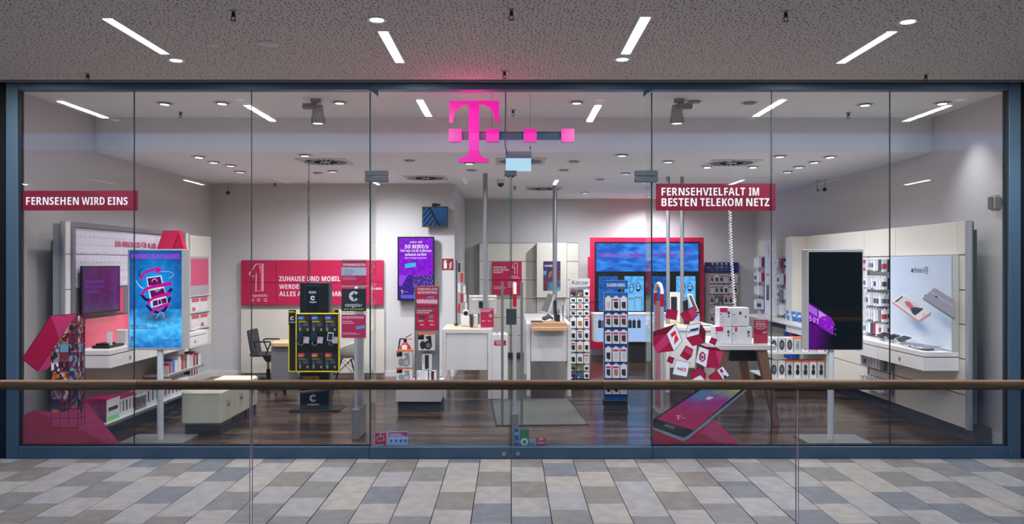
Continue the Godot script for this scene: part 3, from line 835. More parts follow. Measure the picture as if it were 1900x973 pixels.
	# small notices along the bottom of the doors
	var notices := [
		["crimson camera surveillance sticker low on the left door", [694, 802, 718.5, 829], crim, 0],
		["pale sticker with magenta header and pictograms low on the left door", [719.5, 801, 757, 829], mat(rgb(150, 190, 225), 0.4), 1],
		["narrow light blue sticker beside the door gap", [954, 793, 963.5, 829], mat(rgb(40, 140, 200), 0.4), 2],
		["green certificate sticker low on the right door", [965, 797, 981.5, 829], mat(rgb(16, 120, 84), 0.4), 3],
		["small pale blue sticker between green and crimson stickers", [983, 815, 994, 829], mat(rgb(130, 165, 205), 0.4), 4],
		["small crimson wireless hotspot sticker low on the right door", [995.5, 813, 1012.5, 829], crim, 5]]
	for n in notices:
		t = thing("door_sticker", n[0], "sticker", "notices stuck on the glass doors")
		var q: Array = n[1]
		board(t, "vinyl", q[0], q[1], q[2], q[3], d, 0.001, n[2])
		match n[3]:
			0:
				outline(t, [695, 803, 717.5, 803, 717.5, 828, 695, 828], d1, 0.004, w)
				outline(t, [699, 812, 711, 809, 713, 817, 702, 820], d1, 0.003, w)
				cut(t, "camera_mount", [705.4, 803, 706.4, 803, 706.4, 811, 705.4, 811], d1, 0.0002, w)
				pfine(t, 696, 824, 716, 827, 1, d1, w)
			1:
				board(t, "magenta_header", 721, 802.5, 756, 810, d1, 0.0003, mat(rgb(170, 20, 120), 0.4))
				pfine(t, 723, 804, 750, 809, 2, d2, w)
				for x in [724.0, 733.0, 742.0, 750.0]: board(t, "pictogram", x, 816, x + 4, 821, d1, 0.0003, mat(rgb(110, 40, 130), 0.4))
			2:
				for y in [797.0, 803.5, 809.0, 814.0, 822.0]: board(t, "payment_mark", 955.5, y, 962, y + 4, d1, 0.0003, mat([rgb(10, 70, 140), rgb(190, 40, 60), rgb(10, 60, 120), rgb(90, 190, 235), rgb(14, 70, 150)][int(y / 6) % 5], 0.4))
			3:
				plate(t, "white_seal", oval(wx(973, d1), wy(820.5, d1), 0.034, 0.034), Vector3(0, 0, -d1), 0.0003, mat(rgb(200, 225, 215), 0.4))
				plate(t, "seal_core", oval(wx(973, d2), wy(820.5, d2), 0.018, 0.018), Vector3(0, 0, -d2), 0.0003, mat(rgb(20, 130, 92), 0.4))
			4:
				pfine(t, 984.5, 818, 992, 826, 3, d1, mat(rgb(40, 80, 150), 0.4))
			5:
				for k in 3:
					band(t, "wireless_arc", pcurve([1001.5 - k, 818 - k * 1.2, 1004, 816.6 - k * 1.6, 1006.5 + k, 818 - k * 1.2], d1, 6), 0.0035, 0.0035, Vector3(0, 0, -d1), w)
				ptxt(t, "HOTSPOT", 997.5, 821, 1010.5, 824, d1, w)

func t_logo(parent: Node, called: String, p0: float, q0: float, s: float, d: float, m: Material) -> void:
	# small letter T with squares, s photo pixels high
	var k := s / 114.0
	var o := [833.4, 187, 925.7, 187, 925.7, 228, 918.9, 228, 915, 208, 899, 194, 888.7, 192, 888.7, 282, 896, 292, 907, 294.5, 907, 301, 850.3, 301, 850.3, 294.5, 861, 292, 869.7, 282, 869.7, 192, 860, 194, 844, 208, 840, 228, 833.4, 228]
	var q := []
	for i in range(0, o.size(), 2):
		q.append(p0 + (o[i] - 833.4) * k); q.append(q0 + (o[i + 1] - 187) * k)
	cut(parent, called, q, d, 0.0005, m)
	for x in [833.0, 902.0, 972.0, 1042.0]:
		cut(parent, called + "_square", [p0 + (x - 833.4) * k, q0 + 52 * k, p0 + (x - 809) * k, q0 + 52 * k, p0 + (x - 809) * k, q0 + 76 * k, p0 + (x - 833.4) * k, q0 + 76 * k], d, 0.0005, m)

func make_logo() -> void:
	var d := 7.62
	var t := thing("letter_sign", "hanging illuminated magenta letter T sign with four squares on dark bar", "sign")
	var mg := glow(Color(1.0, 0.02, 0.70), 0.92)
	var rimm := mat(rgb(196, 10, 110), 0.4)
	var tp := [833.4, 187, 925.7, 187, 925.7, 228, 918.9, 228, 918.3, 220, 915, 208, 908, 199.5, 899, 194.4, 888.7, 192.3, 888.7, 282, 891, 288, 896, 292, 907, 294.5, 907, 301, 850.3, 301, 850.3, 294.5, 861, 292, 867, 288, 869.7, 282, 869.7, 192.3, 860, 194.4, 851, 199.5, 844, 208, 840.5, 220, 840, 228, 833.4, 228]
	cut(t, "letter_body", tp, d + 0.004, 0.055, rimm)
	cut(t, "letter_face", tp, d, 0.003, mg)
	for x in [832.5, 901.8, 971.8, 1041.5]:
		cut(t, "square_body", [x, 239, x + 24, 239, x + 24, 263.4, x, 263.4], d + 0.004, 0.055, rimm)
		cut(t, "square_face", [x, 239, x + 24, 239, x + 24, 263.4, x, 263.4], d, 0.003, mg)
	board(t, "carrier_bar", 850, 244.3, 1043, 259, d + 0.06, 0.03, mat(rgb(52, 56, 66), 0.5, 0.2))
	for x in [912.0, 984.0]: slab(t, "wire", wx(x, d) - 0.0012, wx(x, d) + 0.0012, wy(244, d), H1, d + 0.06, d + 0.063, black)
	tube(t, "power_cable", [Vector3(wx(938, d), H1, -d - 0.07), Vector3(wx(938, d), wy(200, d), -d - 0.07), Vector3(wx(937, d), wy(240, d), -d - 0.075), Vector3(wx(937.5, d), wy(270, d), -d - 0.12), Vector3(wx(941, d), wy(278, d), -d - 0.3)], 0.005, black, 6)
	var l := OmniLight3D.new(); l.name = "lamp"
	l.light_energy = 0.3; l.light_color = Color(1.0, 0.05, 0.6); l.light_size = 0.2; l.omni_range = 8; l.shadow_enabled = true; l.omni_attenuation = 2.0
	t.add_child(l); l.position = Vector3(wx(880, d), wy(225, d), -7.50)
	# exit sign behind it
	var de := 8.3
	t = thing("exit_sign", "hanging pale blue lit exit sign box behind the letter sign", "sign")
	board(t, "housing", 938, 281, 986, 293.5, de, 0.06, mat(rgb(140, 160, 180), 0.4), 0.004)
	board(t, "lit_panel", 938.5, 293, 985.5, 318, de + 0.015, 0.03, glow(Color(0.74, 0.92, 1.0), 0.9))
	board(t, "bottom_edge", 938.5, 318, 985.5, 320, de + 0.015, 0.03, mat(rgb(200, 210, 225), 0.3))
	slab(t, "wire", wx(984, de) - 0.001, wx(984, de) + 0.001, wy(281, de), H1, de + 0.03, de + 0.032, black)
	slab(t, "wire", wx(941, de) - 0.001, wx(941, de) + 0.001, wy(281, de), H1, de + 0.03, de + 0.032, black)
	cyl(t, "wire_clamp", Vector3(wx(984, de), wy(274, de), -de - 0.031), 0.006, 0.03, black)

# ---------------------------------------------------------------- left wall
func dl(px: float, x := 4.35) -> float: return x * F / absf(947.0 - px)   # distance of a photo column on a side plane

func totem(called: String, label: String, cx: float, side: float) -> Node3D:
	var t := own(called, label, "display", Vector3(cx, 0, -7.98))
	var grey := mat(rgb(186, 190, 190), 0.4, 0.2)
	box(t, "base_plate", Vector3(0, 0.012, -0.04), Vector3(0.62, 0.024, 0.40), mat(rgb(150, 152, 150), 0.35, 0.5), 0.003)
	cyl(t, "pole", Vector3(0.026 * side, 0.47, 0), 0.03, 0.9, mat(rgb(210, 216, 220), 0.4))
	box(t, "housing", Vector3(0, 1.405, -0.03), Vector3(0.55, 0.99, 0.16), grey, 0.006)
	return t

func make_left_wall() -> void:
	var X := -4.35
	var fr := mat(rgb(128, 124, 128), 0.4, 0.3)
	var dark := mat(rgb(136, 140, 146), 0.5)
	var gap := mat(rgb(20, 20, 22), 0.7)
	var lilac := mat(rgb(206, 200, 214), 0.6)
	var t := thing("display_unit", "left display unit with lilac triangle panels in a grey frame", "shop fitting")
	slab(t, "carcass", X - 0.11, X - 0.02, 0.15, 2.15, 7.88, 10.93, mat(rgb(176, 184, 178), 0.6))
	slab(t, "wall_batten", XL + 0.01, X - 0.11, 1.9, 2.0, 8.2, 10.8, mat(rgb(132, 138, 134), 0.6))
	slab(t, "end_panel", X - 0.032, X + 0.005, 0.15, 2.175, 7.865, 7.9, dark, 0.002)
	slab(t, "edge_strip", X - 0.02, X, 0.15, 1.50, 7.9, 8.0, white_lac)
	slab(t, "edge_strip", X - 0.02, X, 1.507, 1.848, 7.9, 8.0, white_lac)
	slab(t, "edge_strip", X - 0.02, X, 1.855, 2.172, 7.9, 8.0, white_lac)
	slab(t, "edge_strip", X - 0.02, X, 0.15, 2.172, 10.79, 10.93, white_lac)
	slab(t, "frame_top", X - 0.02, X + 0.02, 2.122, 2.174, 8.0, 10.79, fr, 0.003)
	slab(t, "frame_side", X - 0.02, X + 0.02, 0.90, 2.122, 8.0, 8.06, fr, 0.003)
	slab(t, "frame_side", X - 0.02, X + 0.02, 0.90, 2.122, 10.73, 10.79, fr, 0.003)
	for r in [[1.855, 2.12], [1.512, 1.848]]:
		for k in 2:
			slab(t, "panel", X - 0.02, X, r[0], r[1], 8.063 + k * 1.334, 9.394 + k * 1.334, lilac, 0.002)
	slab(t, "panel", X - 0.02, X, 1.20, 1.505, 8.063, 10.728, mat(rgb(112, 108, 116), 0.5))
	# raised triangles of the panel pattern
	var tri := SurfaceTool.new(); tri.begin(Mesh.PRIMITIVE_TRIANGLES); tri.set_smooth_group(-1)
	for r in [[1.86, 3], [1.515, 4]]:
		for j in r[1]:
			for k in 33:
				var a := 8.07 + k * 0.08; var y: float = r[0] + j * 0.083
				var q := [Vector3(X, y, -a), Vector3(X, y, -(a + 0.076)), Vector3(X, y + 0.078, -(a + 0.038))]
				var m := Vector3(X + 0.006, y + 0.026, -(a + 0.038))
				for e in 3:
					for v in [q[e], m, q[(e + 1) % 3]]: tri.add_vertex(v)
	tri.generate_normals()
	put(t, "triangle_relief", tri.commit(), lilac).set_meta("kind", "stuff")
	txt(t, "EIN ANSCHLUSS FÜR ALLES", Vector3(X + 0.008, 1.948, -8.89), 1.01, 0.078, pink, PI / 2)
	slab(t, "pink_panel", X - 0.02, X + 0.01, 0.897, 1.19, 8.063, 10.728, mat(rgb(232, 96, 122), 0.12))
	slab(t, "lower_panel", X - 0.02, X, 0.17, 0.72, 8.0, 10.8, mat(rgb(170, 156, 150), 0.5))
	
	# upright pink cards behind the television
	slab(t, "pink_card", X + 0.0, X + 0.012, 1.22, 1.48, 8.92, 9.05, mat(rgb(225, 70, 110), 0.4))

	t = thing("unit_plinth", "black plinth under the low shelf of the left wall", "plinth")
	slab(t, "base", XL + 0.02, X + 0.22, 0.0, 0.148, 7.98, 10.9, mat(rgb(26, 30, 36), 0.45))
	slab(t, "skirting", X + 0.22, X + 0.226, 0.0, 0.02, 7.98, 10.9, mat(rgb(50, 54, 60), 0.4))
	t = thing("shelf_unit", "white drawer shelf along the left display unit", "shelf")
	slab(t, "top", X + 0.021, -3.97, 0.851, 0.897, 8.0, 10.6, white_lac, 0.003)
	slab(t, "recess", X + 0.021, -3.98, 0.843, 0.851, 8.01, 10.59, gap)
	slab(t, "body", X + 0.021, -3.985, 0.722, 0.843, 8.0, 10.6, white_lac, 0.002)
	for k in 3:
		var a := 8.003 + k * 0.868
		var f := slab(t, "drawer_front", -3.985, -3.968, 0.720, 0.842, a, a + 0.862, white_lac, 0.002)
		cyl(f, "lock", Vector3(0.011, 0.0, 0.0), 0.02, 0.006, alu, 0)
	t = thing("low_shelf", "long low white shelf board full of cartons along the left wall", "shelf")
	slab(t, "board", X + 0.021, -3.97, 0.15, 0.172, 8.0, 10.6, white_lac, 0.003)
	slab(t, "front_lip", -3.975, -3.968, 0.146, 0.174, 8.0, 10.6, alu)
	t = thing("small_shelf", "short white shelf board under the left drawers", "shelf")
	slab(t, "board", X + 0.021, -4.02, 0.42, 0.436, 9.55, 10.6, white_lac, 0.002)
	slab(t, "front_lip", -4.024, -4.018, 0.418, 0.445, 9.55, 10.6, alu)

	# wall television
	t = thing("television", "wall television showing a purple slide on the left display wall", "television")
	slab(t, "cabinet", X + 0.032, X + 0.055, 1.232, 1.735, 8.11, 8.90, mat(rgb(18, 18, 20), 0.35), 0.004)
	slab(t, "bracket", X + 0.021, X + 0.032, 1.4, 1.6, 8.35, 8.6, black)
	var pn := noise(2.0, 31, 3)
	var slide := picture(128, 80, func(u: float, v: float) -> Color:
		var c := Color(0.16, 0.01, 0.30).lerp(Color(0.26, 0.02, 0.36), clampf(0.5 + pn.get_noise_2d(u * 2.0, v * 2.0), 0, 1))
		var g := exp(-pow((u - 0.86) * 7.0, 2)) * (0.5 + 0.5 * pn.get_noise_2d(u * 9.0, v * 5.0))
		return c.lerp(Color(0.35, 0.35, 0.62), clampf(g * 0.8, 0, 1)))
	var sc := put(t, "screen", plate_mesh(rect2(0, 0, 0.755, 0.455), 0.0), glow_tex(slide, 0.9), Vector3(X + 0.0556, 1.262, -8.125), PI / 2)
	var tx := glow(Color(0.36, 0.22, 0.62), 0.9)
	txt(t, "FERNSEHEN WIRD EINS", Vector3(X + 0.0562, 1.555, -8.17), 0.38, 0.034, tx, PI / 2)
	txt(t, "MIT ENTERTAIN", Vector3(X + 0.0562, 1.505, -8.17), 0.36, 0.03, tx, PI / 2, font_r)
	txt(t, "FERNSEHEN ERLEBEN", Vector3(X + 0.0562, 1.455, -8.17), 0.28, 0.03, tx, PI / 2, font_r)
	txt(t, "T · ·", Vector3(X + 0.0562, 1.29, -8.17), 0.1, 0.04, tx, PI / 2, font_s)
	# things on the shelf
	t = thing("receiver_box", "flat black receiver box on the left white shelf", "electronics")
	slab(t, "body", -4.24, -4.06, 0.897, 0.925, 8.18, 8.50, black, 0.006)
	slab(t, "upper_deck", -4.22, -4.1, 0.925, 0.945, 8.22, 8.40, black, 0.006)
	t = thing("price_card", "upright white price card beside the black receiver box", "card")
	box(t, "card", Vector3(-4.10, 0.99, -8.27), Vector3(0.055, 0.145, 0.003), paper)
	box(t, "foot", Vector3(-4.10, 0.924, -8.275), Vector3(0.055, 0.008, 0.03), paper)
	t = thing("router", "upright white router on the left white shelf", "router")
	box(t, "body", Vector3(-4.12, 0.98, -8.58), Vector3(0.12, 0.165, 0.05), white_lac, 0.012)
	box(t, "foot", Vector3(-4.12, 0.902, -8.58), Vector3(0.10, 0.01, 0.09), white_lac, 0.003)
	for k in 5: box(t, "status_light", Vector3(-4.16 + k * 0.012, 1.03, -8.554), Vector3(0.004, 0.004, 0.002), glow(Color(0.2, 0.8, 0.3), 0.8))
	t = thing("desk_phone", "white cordless telephone leaning beside the white router", "telephone")
	var bb := box(t, "handset", Vector3(-4.10, 1.0, -8.78), Vector3(0.06, 0.15, 0.03), white_lac, 0.01)
	bb.rotation = Vector3(-0.3, 0, -0.25)
	box(t, "cradle", Vector3(-4.10, 0.91, -8.78), Vector3(0.10, 0.026, 0.09), white_lac, 0.006)
	t = thing("tablet", "white tablet lying at the far end of the left shelf", "tablet")
	var tb := box(t, "body", Vector3(-4.12, 0.925, -10.35), Vector3(0.2, 0.012, 0.28), white_lac, 0.004)
	tb.rotation.z = 0.12
	var ts := box(t, "screen", Vector3(-4.119, 0.932, -10.35), Vector3(0.16, 0.001, 0.23), mat(rgb(120, 120, 126), 0.2)); ts.rotation.z = 0.12
	box(t, "stand", Vector3(-4.16, 0.907, -10.35), Vector3(0.08, 0.02, 0.1), alu)

	# sculpted figure one standing on the shelf
	t = thing("figure_one", "crimson three-dimensional number one standing behind the left screen totem", "decoration")
	cut(t, "flag", [303, 428, 331, 428, 316, 470, 291, 462], 9.82, 0.10, mat(rgb(214, 24, 84), 0.4))
	cut(t, "stem", [331, 428, 341, 462, 341, 618.5, 320, 618.5, 320, 466, 327, 446], 9.85, 0.10, mat(rgb(190, 12, 70), 0.4))
	# price sheets on the panel beside the display wall
	t = thing("price_board", "cream wall panel with rows of pink tariff sheets, beside left display unit", "notice board")
	slab(t, "panel", XL + 0.02, X, 0.6, 2.15, 10.98, 11.75, cream, 0.003)
	var rose := mat(rgb(206, 92, 122), 0.5)
	slab(t, "header_sheet", X, X + 0.006, 1.46, 1.83, 11.0, 11.62, rose)
	slab(t, "header_frame", X, X + 0.004, 1.33, 1.86, 10.985, 11.65, mat(rgb(176, 170, 176), 0.5))
	for i in 3:
		slab(t, "rail", X, X + 0.02, 1.30 - i * 0.23, 1.305 - i * 0.23, 10.99, 11.64, gap)
		for j in 2:
			var a := 11.02 + j * 0.31; var y := 1.09 - i * 0.23
			slab(t, "tariff_sheet", X, X + 0.004, y, y + 0.195, a, a + 0.27, paper)
			slab(t, "sheet_header", X + 0.004, X + 0.006, y + 0.14, y + 0.19, a + 0.01, a + 0.26, rose)
			if (i + j) % 2 == 0: slab(t, "sheet_offer", X + 0.004, X + 0.006, y + 0.02, y + 0.07, a + 0.02, a + 0.13, rose)
	# boxes on the lower shelf
	var gx := mat(rgb(196, 40, 100), 0.35)
	for k in 2:
		t = thing("gift_box", "pink and white router carton on the low left shelf, %s one" % ["inner", "outer"][k], "box", "cartons on the low left shelf")
		var x0 := -4.225 + k * 0.108
		slab(t, "carton", x0, x0 + 0.10, 0.172, 0.405, 8.04, 8.32, paper, 0.002)
		slab(t, "pink_lid", x0 - 0.001, x0 + 0.101, 0.398, 0.414, 8.036, 8.324, gx)
		slab(t, "printed_front", x0, x0 + 0.1, 0.174, 0.398, 8.037, 8.04, tex_mat(picture(8, 64, func(_u: float, v: float) -> Color: return rgb(160, 40, 96).lerp(rgb(56, 60, 120), v)), 0.4))
		if k == 1:
			slab(t, "device_picture", x0 + 0.1005, x0 + 0.102, 0.28, 0.315, 8.08, 8.27, mat(rgb(50, 50, 54), 0.4))
			slab(t, "rainbow_print", x0 + 0.1005, x0 + 0.1015, 0.18, 0.225, 8.06, 8.3, tex_mat(picture(64, 4, func(u: float, _v: float) -> Color: return Color.from_hsv(0.12 + u * 0.5, 0.45, 0.9)), 0.4))
	var at := 8.36
	var kinds := [
		["slim white carton with pink lid, %s on the low left shelf", 0.09, 0.20, 0.075, gx, 5],
		["grey patterned carton, %s in the dark pile of the low left shelf", 0.12, 0.16, 0.12, mat(rgb(110, 112, 108), 0.5), 2],
		["white carton with a lamp picture, %s on the low left shelf", 0.12, 0.22, 0.11, mat(rgb(200, 204, 214), 0.4), 6],
		["white accessory carton, %s at the far end of the low left shelf", 0.12, 0.17, 0.10, paper, 5]]
	for kd in kinds:
		for i in kd[5]:
			t = thing("product_carton", kd[0] % ORD[i], "box", "cartons on the low left shelf")
			slab(t, "carton", -4.10 - kd[1] / 2, -4.10 + kd[1] / 2, 0.172, 0.172 + kd[2], at, at + kd[3] - 0.006, paper if kd[4] == gx else kd[4], 0.002)
			slab(t, "lid_print", -4.101 - kd[1] / 2, -4.099 + kd[1] / 2, 0.172 + kd[2] * 0.86, 0.174 + kd[2], at - 0.001, at + kd[3] - 0.005, kd[4] if kd[4] == gx else paper)
			slab(t, "picture", -4.10 + kd[1] / 2, -4.098 + kd[1] / 2, 0.172 + kd[2] * 0.2, 0.172 + kd[2] * 0.75, at + kd[3] * 0.3, at + kd[3] * 0.6, [mat(rgb(150, 30, 40), 0.5), mat(rgb(40, 120, 50), 0.5), black, mat(rgb(120, 110, 100), 0.5)][i % 4])
			if kd[4] == kinds[1][4]:
				slab(t, "top_tray", -4.10 - kd[1] / 2, -4.10 + kd[1] / 2, 0.172 + kd[2], 0.172 + kd[2] + 0.035, at, at + kd[3] - 0.006, mat(rgb(190, 192, 180), 0.5), 0.003)
			at += kd[3]
	# packs on the middle board
	for i in 11:
		t = thing("accessory_pack", "standing accessory pack, %s on the small board under the left drawers" % ORD[i], "packaging", "packs under the left drawers")
		var a := 9.58 + i * 0.092
		var col: Color = [rgb(210, 40, 80), rgb(40, 110, 190), rgb(225, 222, 218), rgb(225, 222, 218), rgb(190, 40, 60), rgb(120, 90, 80), rgb(225, 222, 218), rgb(200, 196, 190), rgb(160, 40, 70), rgb(90, 60, 60), rgb(220, 216, 210)][i]
		var hh: float = 0.13 + 0.07 * fmod(i * 0.618, 1.0)
		slab(t, "card", -4.16, -4.05, 0.436, 0.436 + hh, a, a + 0.075, mat(rgb(222, 220, 218), 0.45), 0.002)
		slab(t, "print", -4.05, -4.048, 0.45, 0.43 + hh * 0.9, a + 0.008, a + 0.066, mat(col, 0.45))
		slab(t, "header", -4.158, -4.048, 0.43 + hh * 0.9, 0.437 + hh, a - 0.001, a + 0.076, mat(col, 0.45))
	for i in 7:
		t = thing("accessory_pack", "hanging accessory pack, %s from the front on the low pegs left of the bench" % ORD[i], "packaging", "packs on the low pegs")
		var a := 10.62 + i * 0.042
		slab(t, "card", -4.3, -4.2, 0.28, 0.46, a, a + 0.02, [paper, mat(rgb(190, 30, 70), 0.5), paper, mat(rgb(60, 80, 90), 0.5)][i % 4])
		slab(t, "print", -4.29, -4.21, 0.30, 0.38, a - 0.001, a, mat(rgb(40, 44, 54), 0.5))
		slab(t, "peg", -4.328, -4.2, 0.462, 0.466, a + 0.008, a + 0.012, alu)

	# left screen totem
	t = totem("screen_totem", "free-standing screen totem with a blue WUNSCHLOS MOBIL advert at the left window", wx(288.5, 7.93), 1)
	var bn := noise(2.2, 41, 4)
	var blue := picture(160, 288, func(u: float, v: float) -> Color:
		var n := bn.get_noise_2d(u * 3.0, v * 5.0)
		var c: Color
		if v < 0.60:
			var g := exp(-(pow((u - 0.5) * 1.9, 2) + pow((v - 0.38) * 2.6, 2)))
			c = Color(0.02, 0.20, 0.44).lerp(Color(0.10, 0.55, 0.88), g)
			var by := v * 30.0
			var bx := u * 7.0 + (0.5 if int(by) % 2 else 0.0)
			if fmod(by, 1.0) < 0.1 or fmod(bx, 1.0) < 0.03: c = c.darkened(0.09)
		else:
			c = Color(0.06, 0.36, 0.66).lerp(Color(0.30, 0.72, 0.95), clampf(1.0 - absf(v - 0.80) * 4.0 + n * 0.35, 0, 1))
			var sh := exp(-(pow((u - 0.52) * 4.0, 2) + pow((v - 0.70) * 26.0, 2)))
			c = c.darkened(0.5 * sh)
		return c.lightened(clampf(n * 0.14, 0, 1)))
	var P := func(px: float, py: float) -> Vector2: return Vector2((px - 288.5) * 7.92 / F, wy(py, 7.92))
	var z := 0.0512
	var a0: Vector2 = P.call(240.5, 645.5); var a1: Vector2 = P.call(337.0, 465.0)
	put(t, "screen", plate_mesh(rect2(a0.x, a0.y, a1.x, a1.y), 0.0), glow_tex(blue, 1.3), Vector3(0, 0, z))
	var mg := glow(Color(0.86, 0.02, 0.62), 0.85); var mgd := glow(Color(0.45, 0.02, 0.42), 0.7); var wh := glow(Color(0.85, 0.95, 1.0), 0.9); var nv := glow(Color(0.16, 0.04, 0.32), 0.7)
	var lt := func(s: String, p0: float, q0: float, p1: float, q1: float, m: Material) -> void:
		var l0: Vector2 = P.call(p0, q1); var l1: Vector2 = P.call(p1, q0)
		txt(t, s, Vector3(l0.x, l0.y, z + 0.0014), l1.x - l0.x, l1.y - l0.y, m)
	lt.call("WUNSCHLOS MOBIL", 243.5, 471.5, 335, 480, glow(Color(0.80, 0.12, 0.92), 0.95))
	lt.call("MIT DEN NEUEN", 243, 603, 272, 607, glow(Color(0.35, 0.10, 0.60), 0.8))
	lt.call("MAGENTA MOBIL TARIFEN", 243, 607.5, 292, 611.5, glow(Color(0.35, 0.10, 0.60), 0.8))
	lt.call("ERLEBEN, WAS VERBINDET.", 299, 630, 335, 633, glow(Color(0.35, 0.10, 0.60), 0.8))
	lt.call("T · ·", 243, 626, 261, 633, glow(Color(0.35, 0.10, 0.60), 0.8))
	var poly := func(px: Array, m: Material, dz: float) -> void:
		var q := PackedVector2Array()
		for i in range(0, px.size(), 2): q.append(P.call(px[i], px[i + 1]))
		put(t, "advert_graphic", plate_mesh(q, 0.0), m, Vector3(0, 0, z + dz))
	var rib := func(px: Array, w0: float, w1: float, m: Material, dz: float) -> void:
		var q := []
		for i in range(0, px.size(), 2): q.append(P.call(px[i], px[i + 1]))
		band(t, "advert_ribbon", curve(q, 16), w0, w1, Vector3(0, 0, z + dz), m)
	rib.call([263, 520, 258, 506, 266, 497], 0.012, 0.006, nv, 0.0003)
	rib.call([262, 546, 273, 557, 300, 556, 319, 536], 0.028, 0.03, nv, 0.0003)
	rib.call([272, 566, 284, 578, 304, 577, 316, 552], 0.024, 0.026, nv, 0.0003)
	poly.call([271.5, 515, 299.5, 511, 312, 564, 281, 571.5], wh, 0.0004)
	poly.call([273.5, 517, 297.5, 513.6, 301, 527, 276, 531], mgd, 0.0005)
	poly.call([278, 540, 304, 535, 307, 547, 281, 552.5], mgd, 0.0005)
	poly.call([283.5, 559, 308.5, 553, 310, 562, 284, 569], mgd, 0.0005)
	rib.call([261, 519, 266, 509, 277, 503, 288, 500.5], 0.022, 0.026, mg, 0.0007)
	poly.call([287, 495, 302, 499, 291, 509], mg, 0.0008)
	rib.call([264, 548, 270, 538, 286, 532, 303, 529, 319, 526], 0.022, 0.04, mg, 0.0008)
	rib.call([273.5, 566, 281, 556, 295, 550, 317, 545], 0.018, 0.036, mg, 0.0008)
	rib.call([279, 586, 285, 577, 297, 570, 315, 564], 0.012, 0.034, mg, 0.0008)
	rib.call([252, 520, 258, 530, 266, 536], 0.004, 0.01, wh, 0.0009)
	rib.call([298, 504, 316, 505, 322, 511, 313, 517], 0.003, 0.003, wh, 0.0009)
	rib.call([290, 592, 297, 580, 304, 583, 304, 591], 0.004, 0.003, wh, 0.0009)
	rib.call([293, 577, 303, 582, 304, 591], 0.014, 0.006, mg, 0.00085)
	rib.call([282, 523, 284, 519, 289, 518, 292, 523], 0.006, 0.006, wh, 0.0009)
	for k in 3:
		rib.call([286 + k * 2.0, 539.5 + k * 1.6, 292, 536.5 + k * 2.4, 298 - k * 2.0, 538 + k * 1.6], 0.004, 0.004, wh, 0.0009)
	rib.call([293, 557, 298, 556, 300, 564, 294, 565.5, 293, 557], 0.005, 0.005, wh, 0.0009)
	# right screen totem
	t = totem("screen_totem", "free-standing dark screen totem with a violet corner advert at the right window", wx(1550, 7.93), -1)
	var P2 := func(px: float, py: float) -> Vector2: return Vector2((px - 1550) * 7.92 / F, wy(py, 7.92))
	a0 = P2.call(1500.5, 649); a1 = P2.call(1600, 468)
	put(t, "screen", plate_mesh(rect2(a0.x, a0.y, a1.x, a1.y), 0.0), mat(rgb(14, 18, 26), 0.08, 0.0, 0.6), Vector3(0, 0, z))
	var poly2 := func(px: Array, m: Material, dz: float) -> void:
		var q := PackedVector2Array()
		for i in range(0, px.size(), 2): q.append(P2.call(px[i], px[i + 1]))
		put(t, "advert_graphic", plate_mesh(q, 0.0), m, Vector3(0, 0, z + dz))
	var vio := glow(Color(0.62, 0.05, 0.88), 0.75); var vw := glow(Color(0.85, 0.65, 0.98), 0.8)
	var fade := picture(64, 64, func(u: float, v: float) -> Color:
		return Color(0.36, 0.02, 0.50).lerp(Color(0.03, 0.04, 0.08), clampf(u * 1.5 - 0.5 + v * 0.25, 0, 1)))
	poly2.call([1500.5, 597, 1540, 618, 1552, 630, 1548, 649, 1500.5, 649], glow_tex(fade, 0.9), 0.0003)
	poly2.call([1500.5, 562.5, 1517, 573, 1517, 604, 1500.5, 594], vio, 0.0006)
	poly2.call([1518, 574, 1542, 590, 1548, 602, 1545, 622, 1518, 605], vio, 0.0006)
	for k in 5: poly2.call([1501, 566 + k * 2.6, 1516, 576 + k * 2.6, 1516, 577.2 + k * 2.6, 1501, 567.2 + k * 2.6], vw, 0.0009)
	for g in [[1501.5, "5"], [1508.5, "0"], [1514, "1"]]:
		var l0: Vector2 = P2.call(g[0], 596 + (g[0] - 1500) * 0.4)
		txt(t, g[1], Vector3(l0.x, l0.y, z + 0.0012), 0.022, 0.055, vw)
	poly2.call([1518.5, 576, 1534, 586.5, 1524, 588, 1519, 592], vw, 0.0009)
	var r5 := RandomNumberGenerator.new(); r5.seed = 5
	for k in 46:
		var a := r5.randf() * 26.0; var b := r5.randf() * 34.0
		var x := 1524.0 + a; var y := 580.0 + a * 0.7 + b * 0.75
		if y > 628: continue
		var s := r5.randf_range(0.6, 1.7)
		poly2.call([x, y, x + s, y + s * 0.3, x + s * 0.8, y + s * 1.2, x - 0.2, y + s], vw if k % 2 else vio, 0.0011)

# ---------------------------------------------------------------- back left: seating, posters, screens
func star_c(parent: Node, cx: float, cy: float, r: float, d: float, m: Material, bg: Material) -> void:
	plate(parent, "logo_disc", oval(wx(cx, d), wy(cy, d), r * d / F, r * d / F), Vector3(0, 0, -d), 0.0, m)
	var q := []
	for s in [[1.05, 0.62], [0.95, 0.70], [0.28, 0.30], [0.02, 0.86], [-0.20, 0.30], [-0.66, 0.06], [-0.20, -0.18], [0.02, -0.92], [0.28, -0.30], [0.95, -0.70], [1.05, -0.62]]:
		q.append(cx + s[0] * r); q.append(cy - s[1] * r)
	cut(parent, "logo_star", q, d - 0.0012, 0.0, bg)

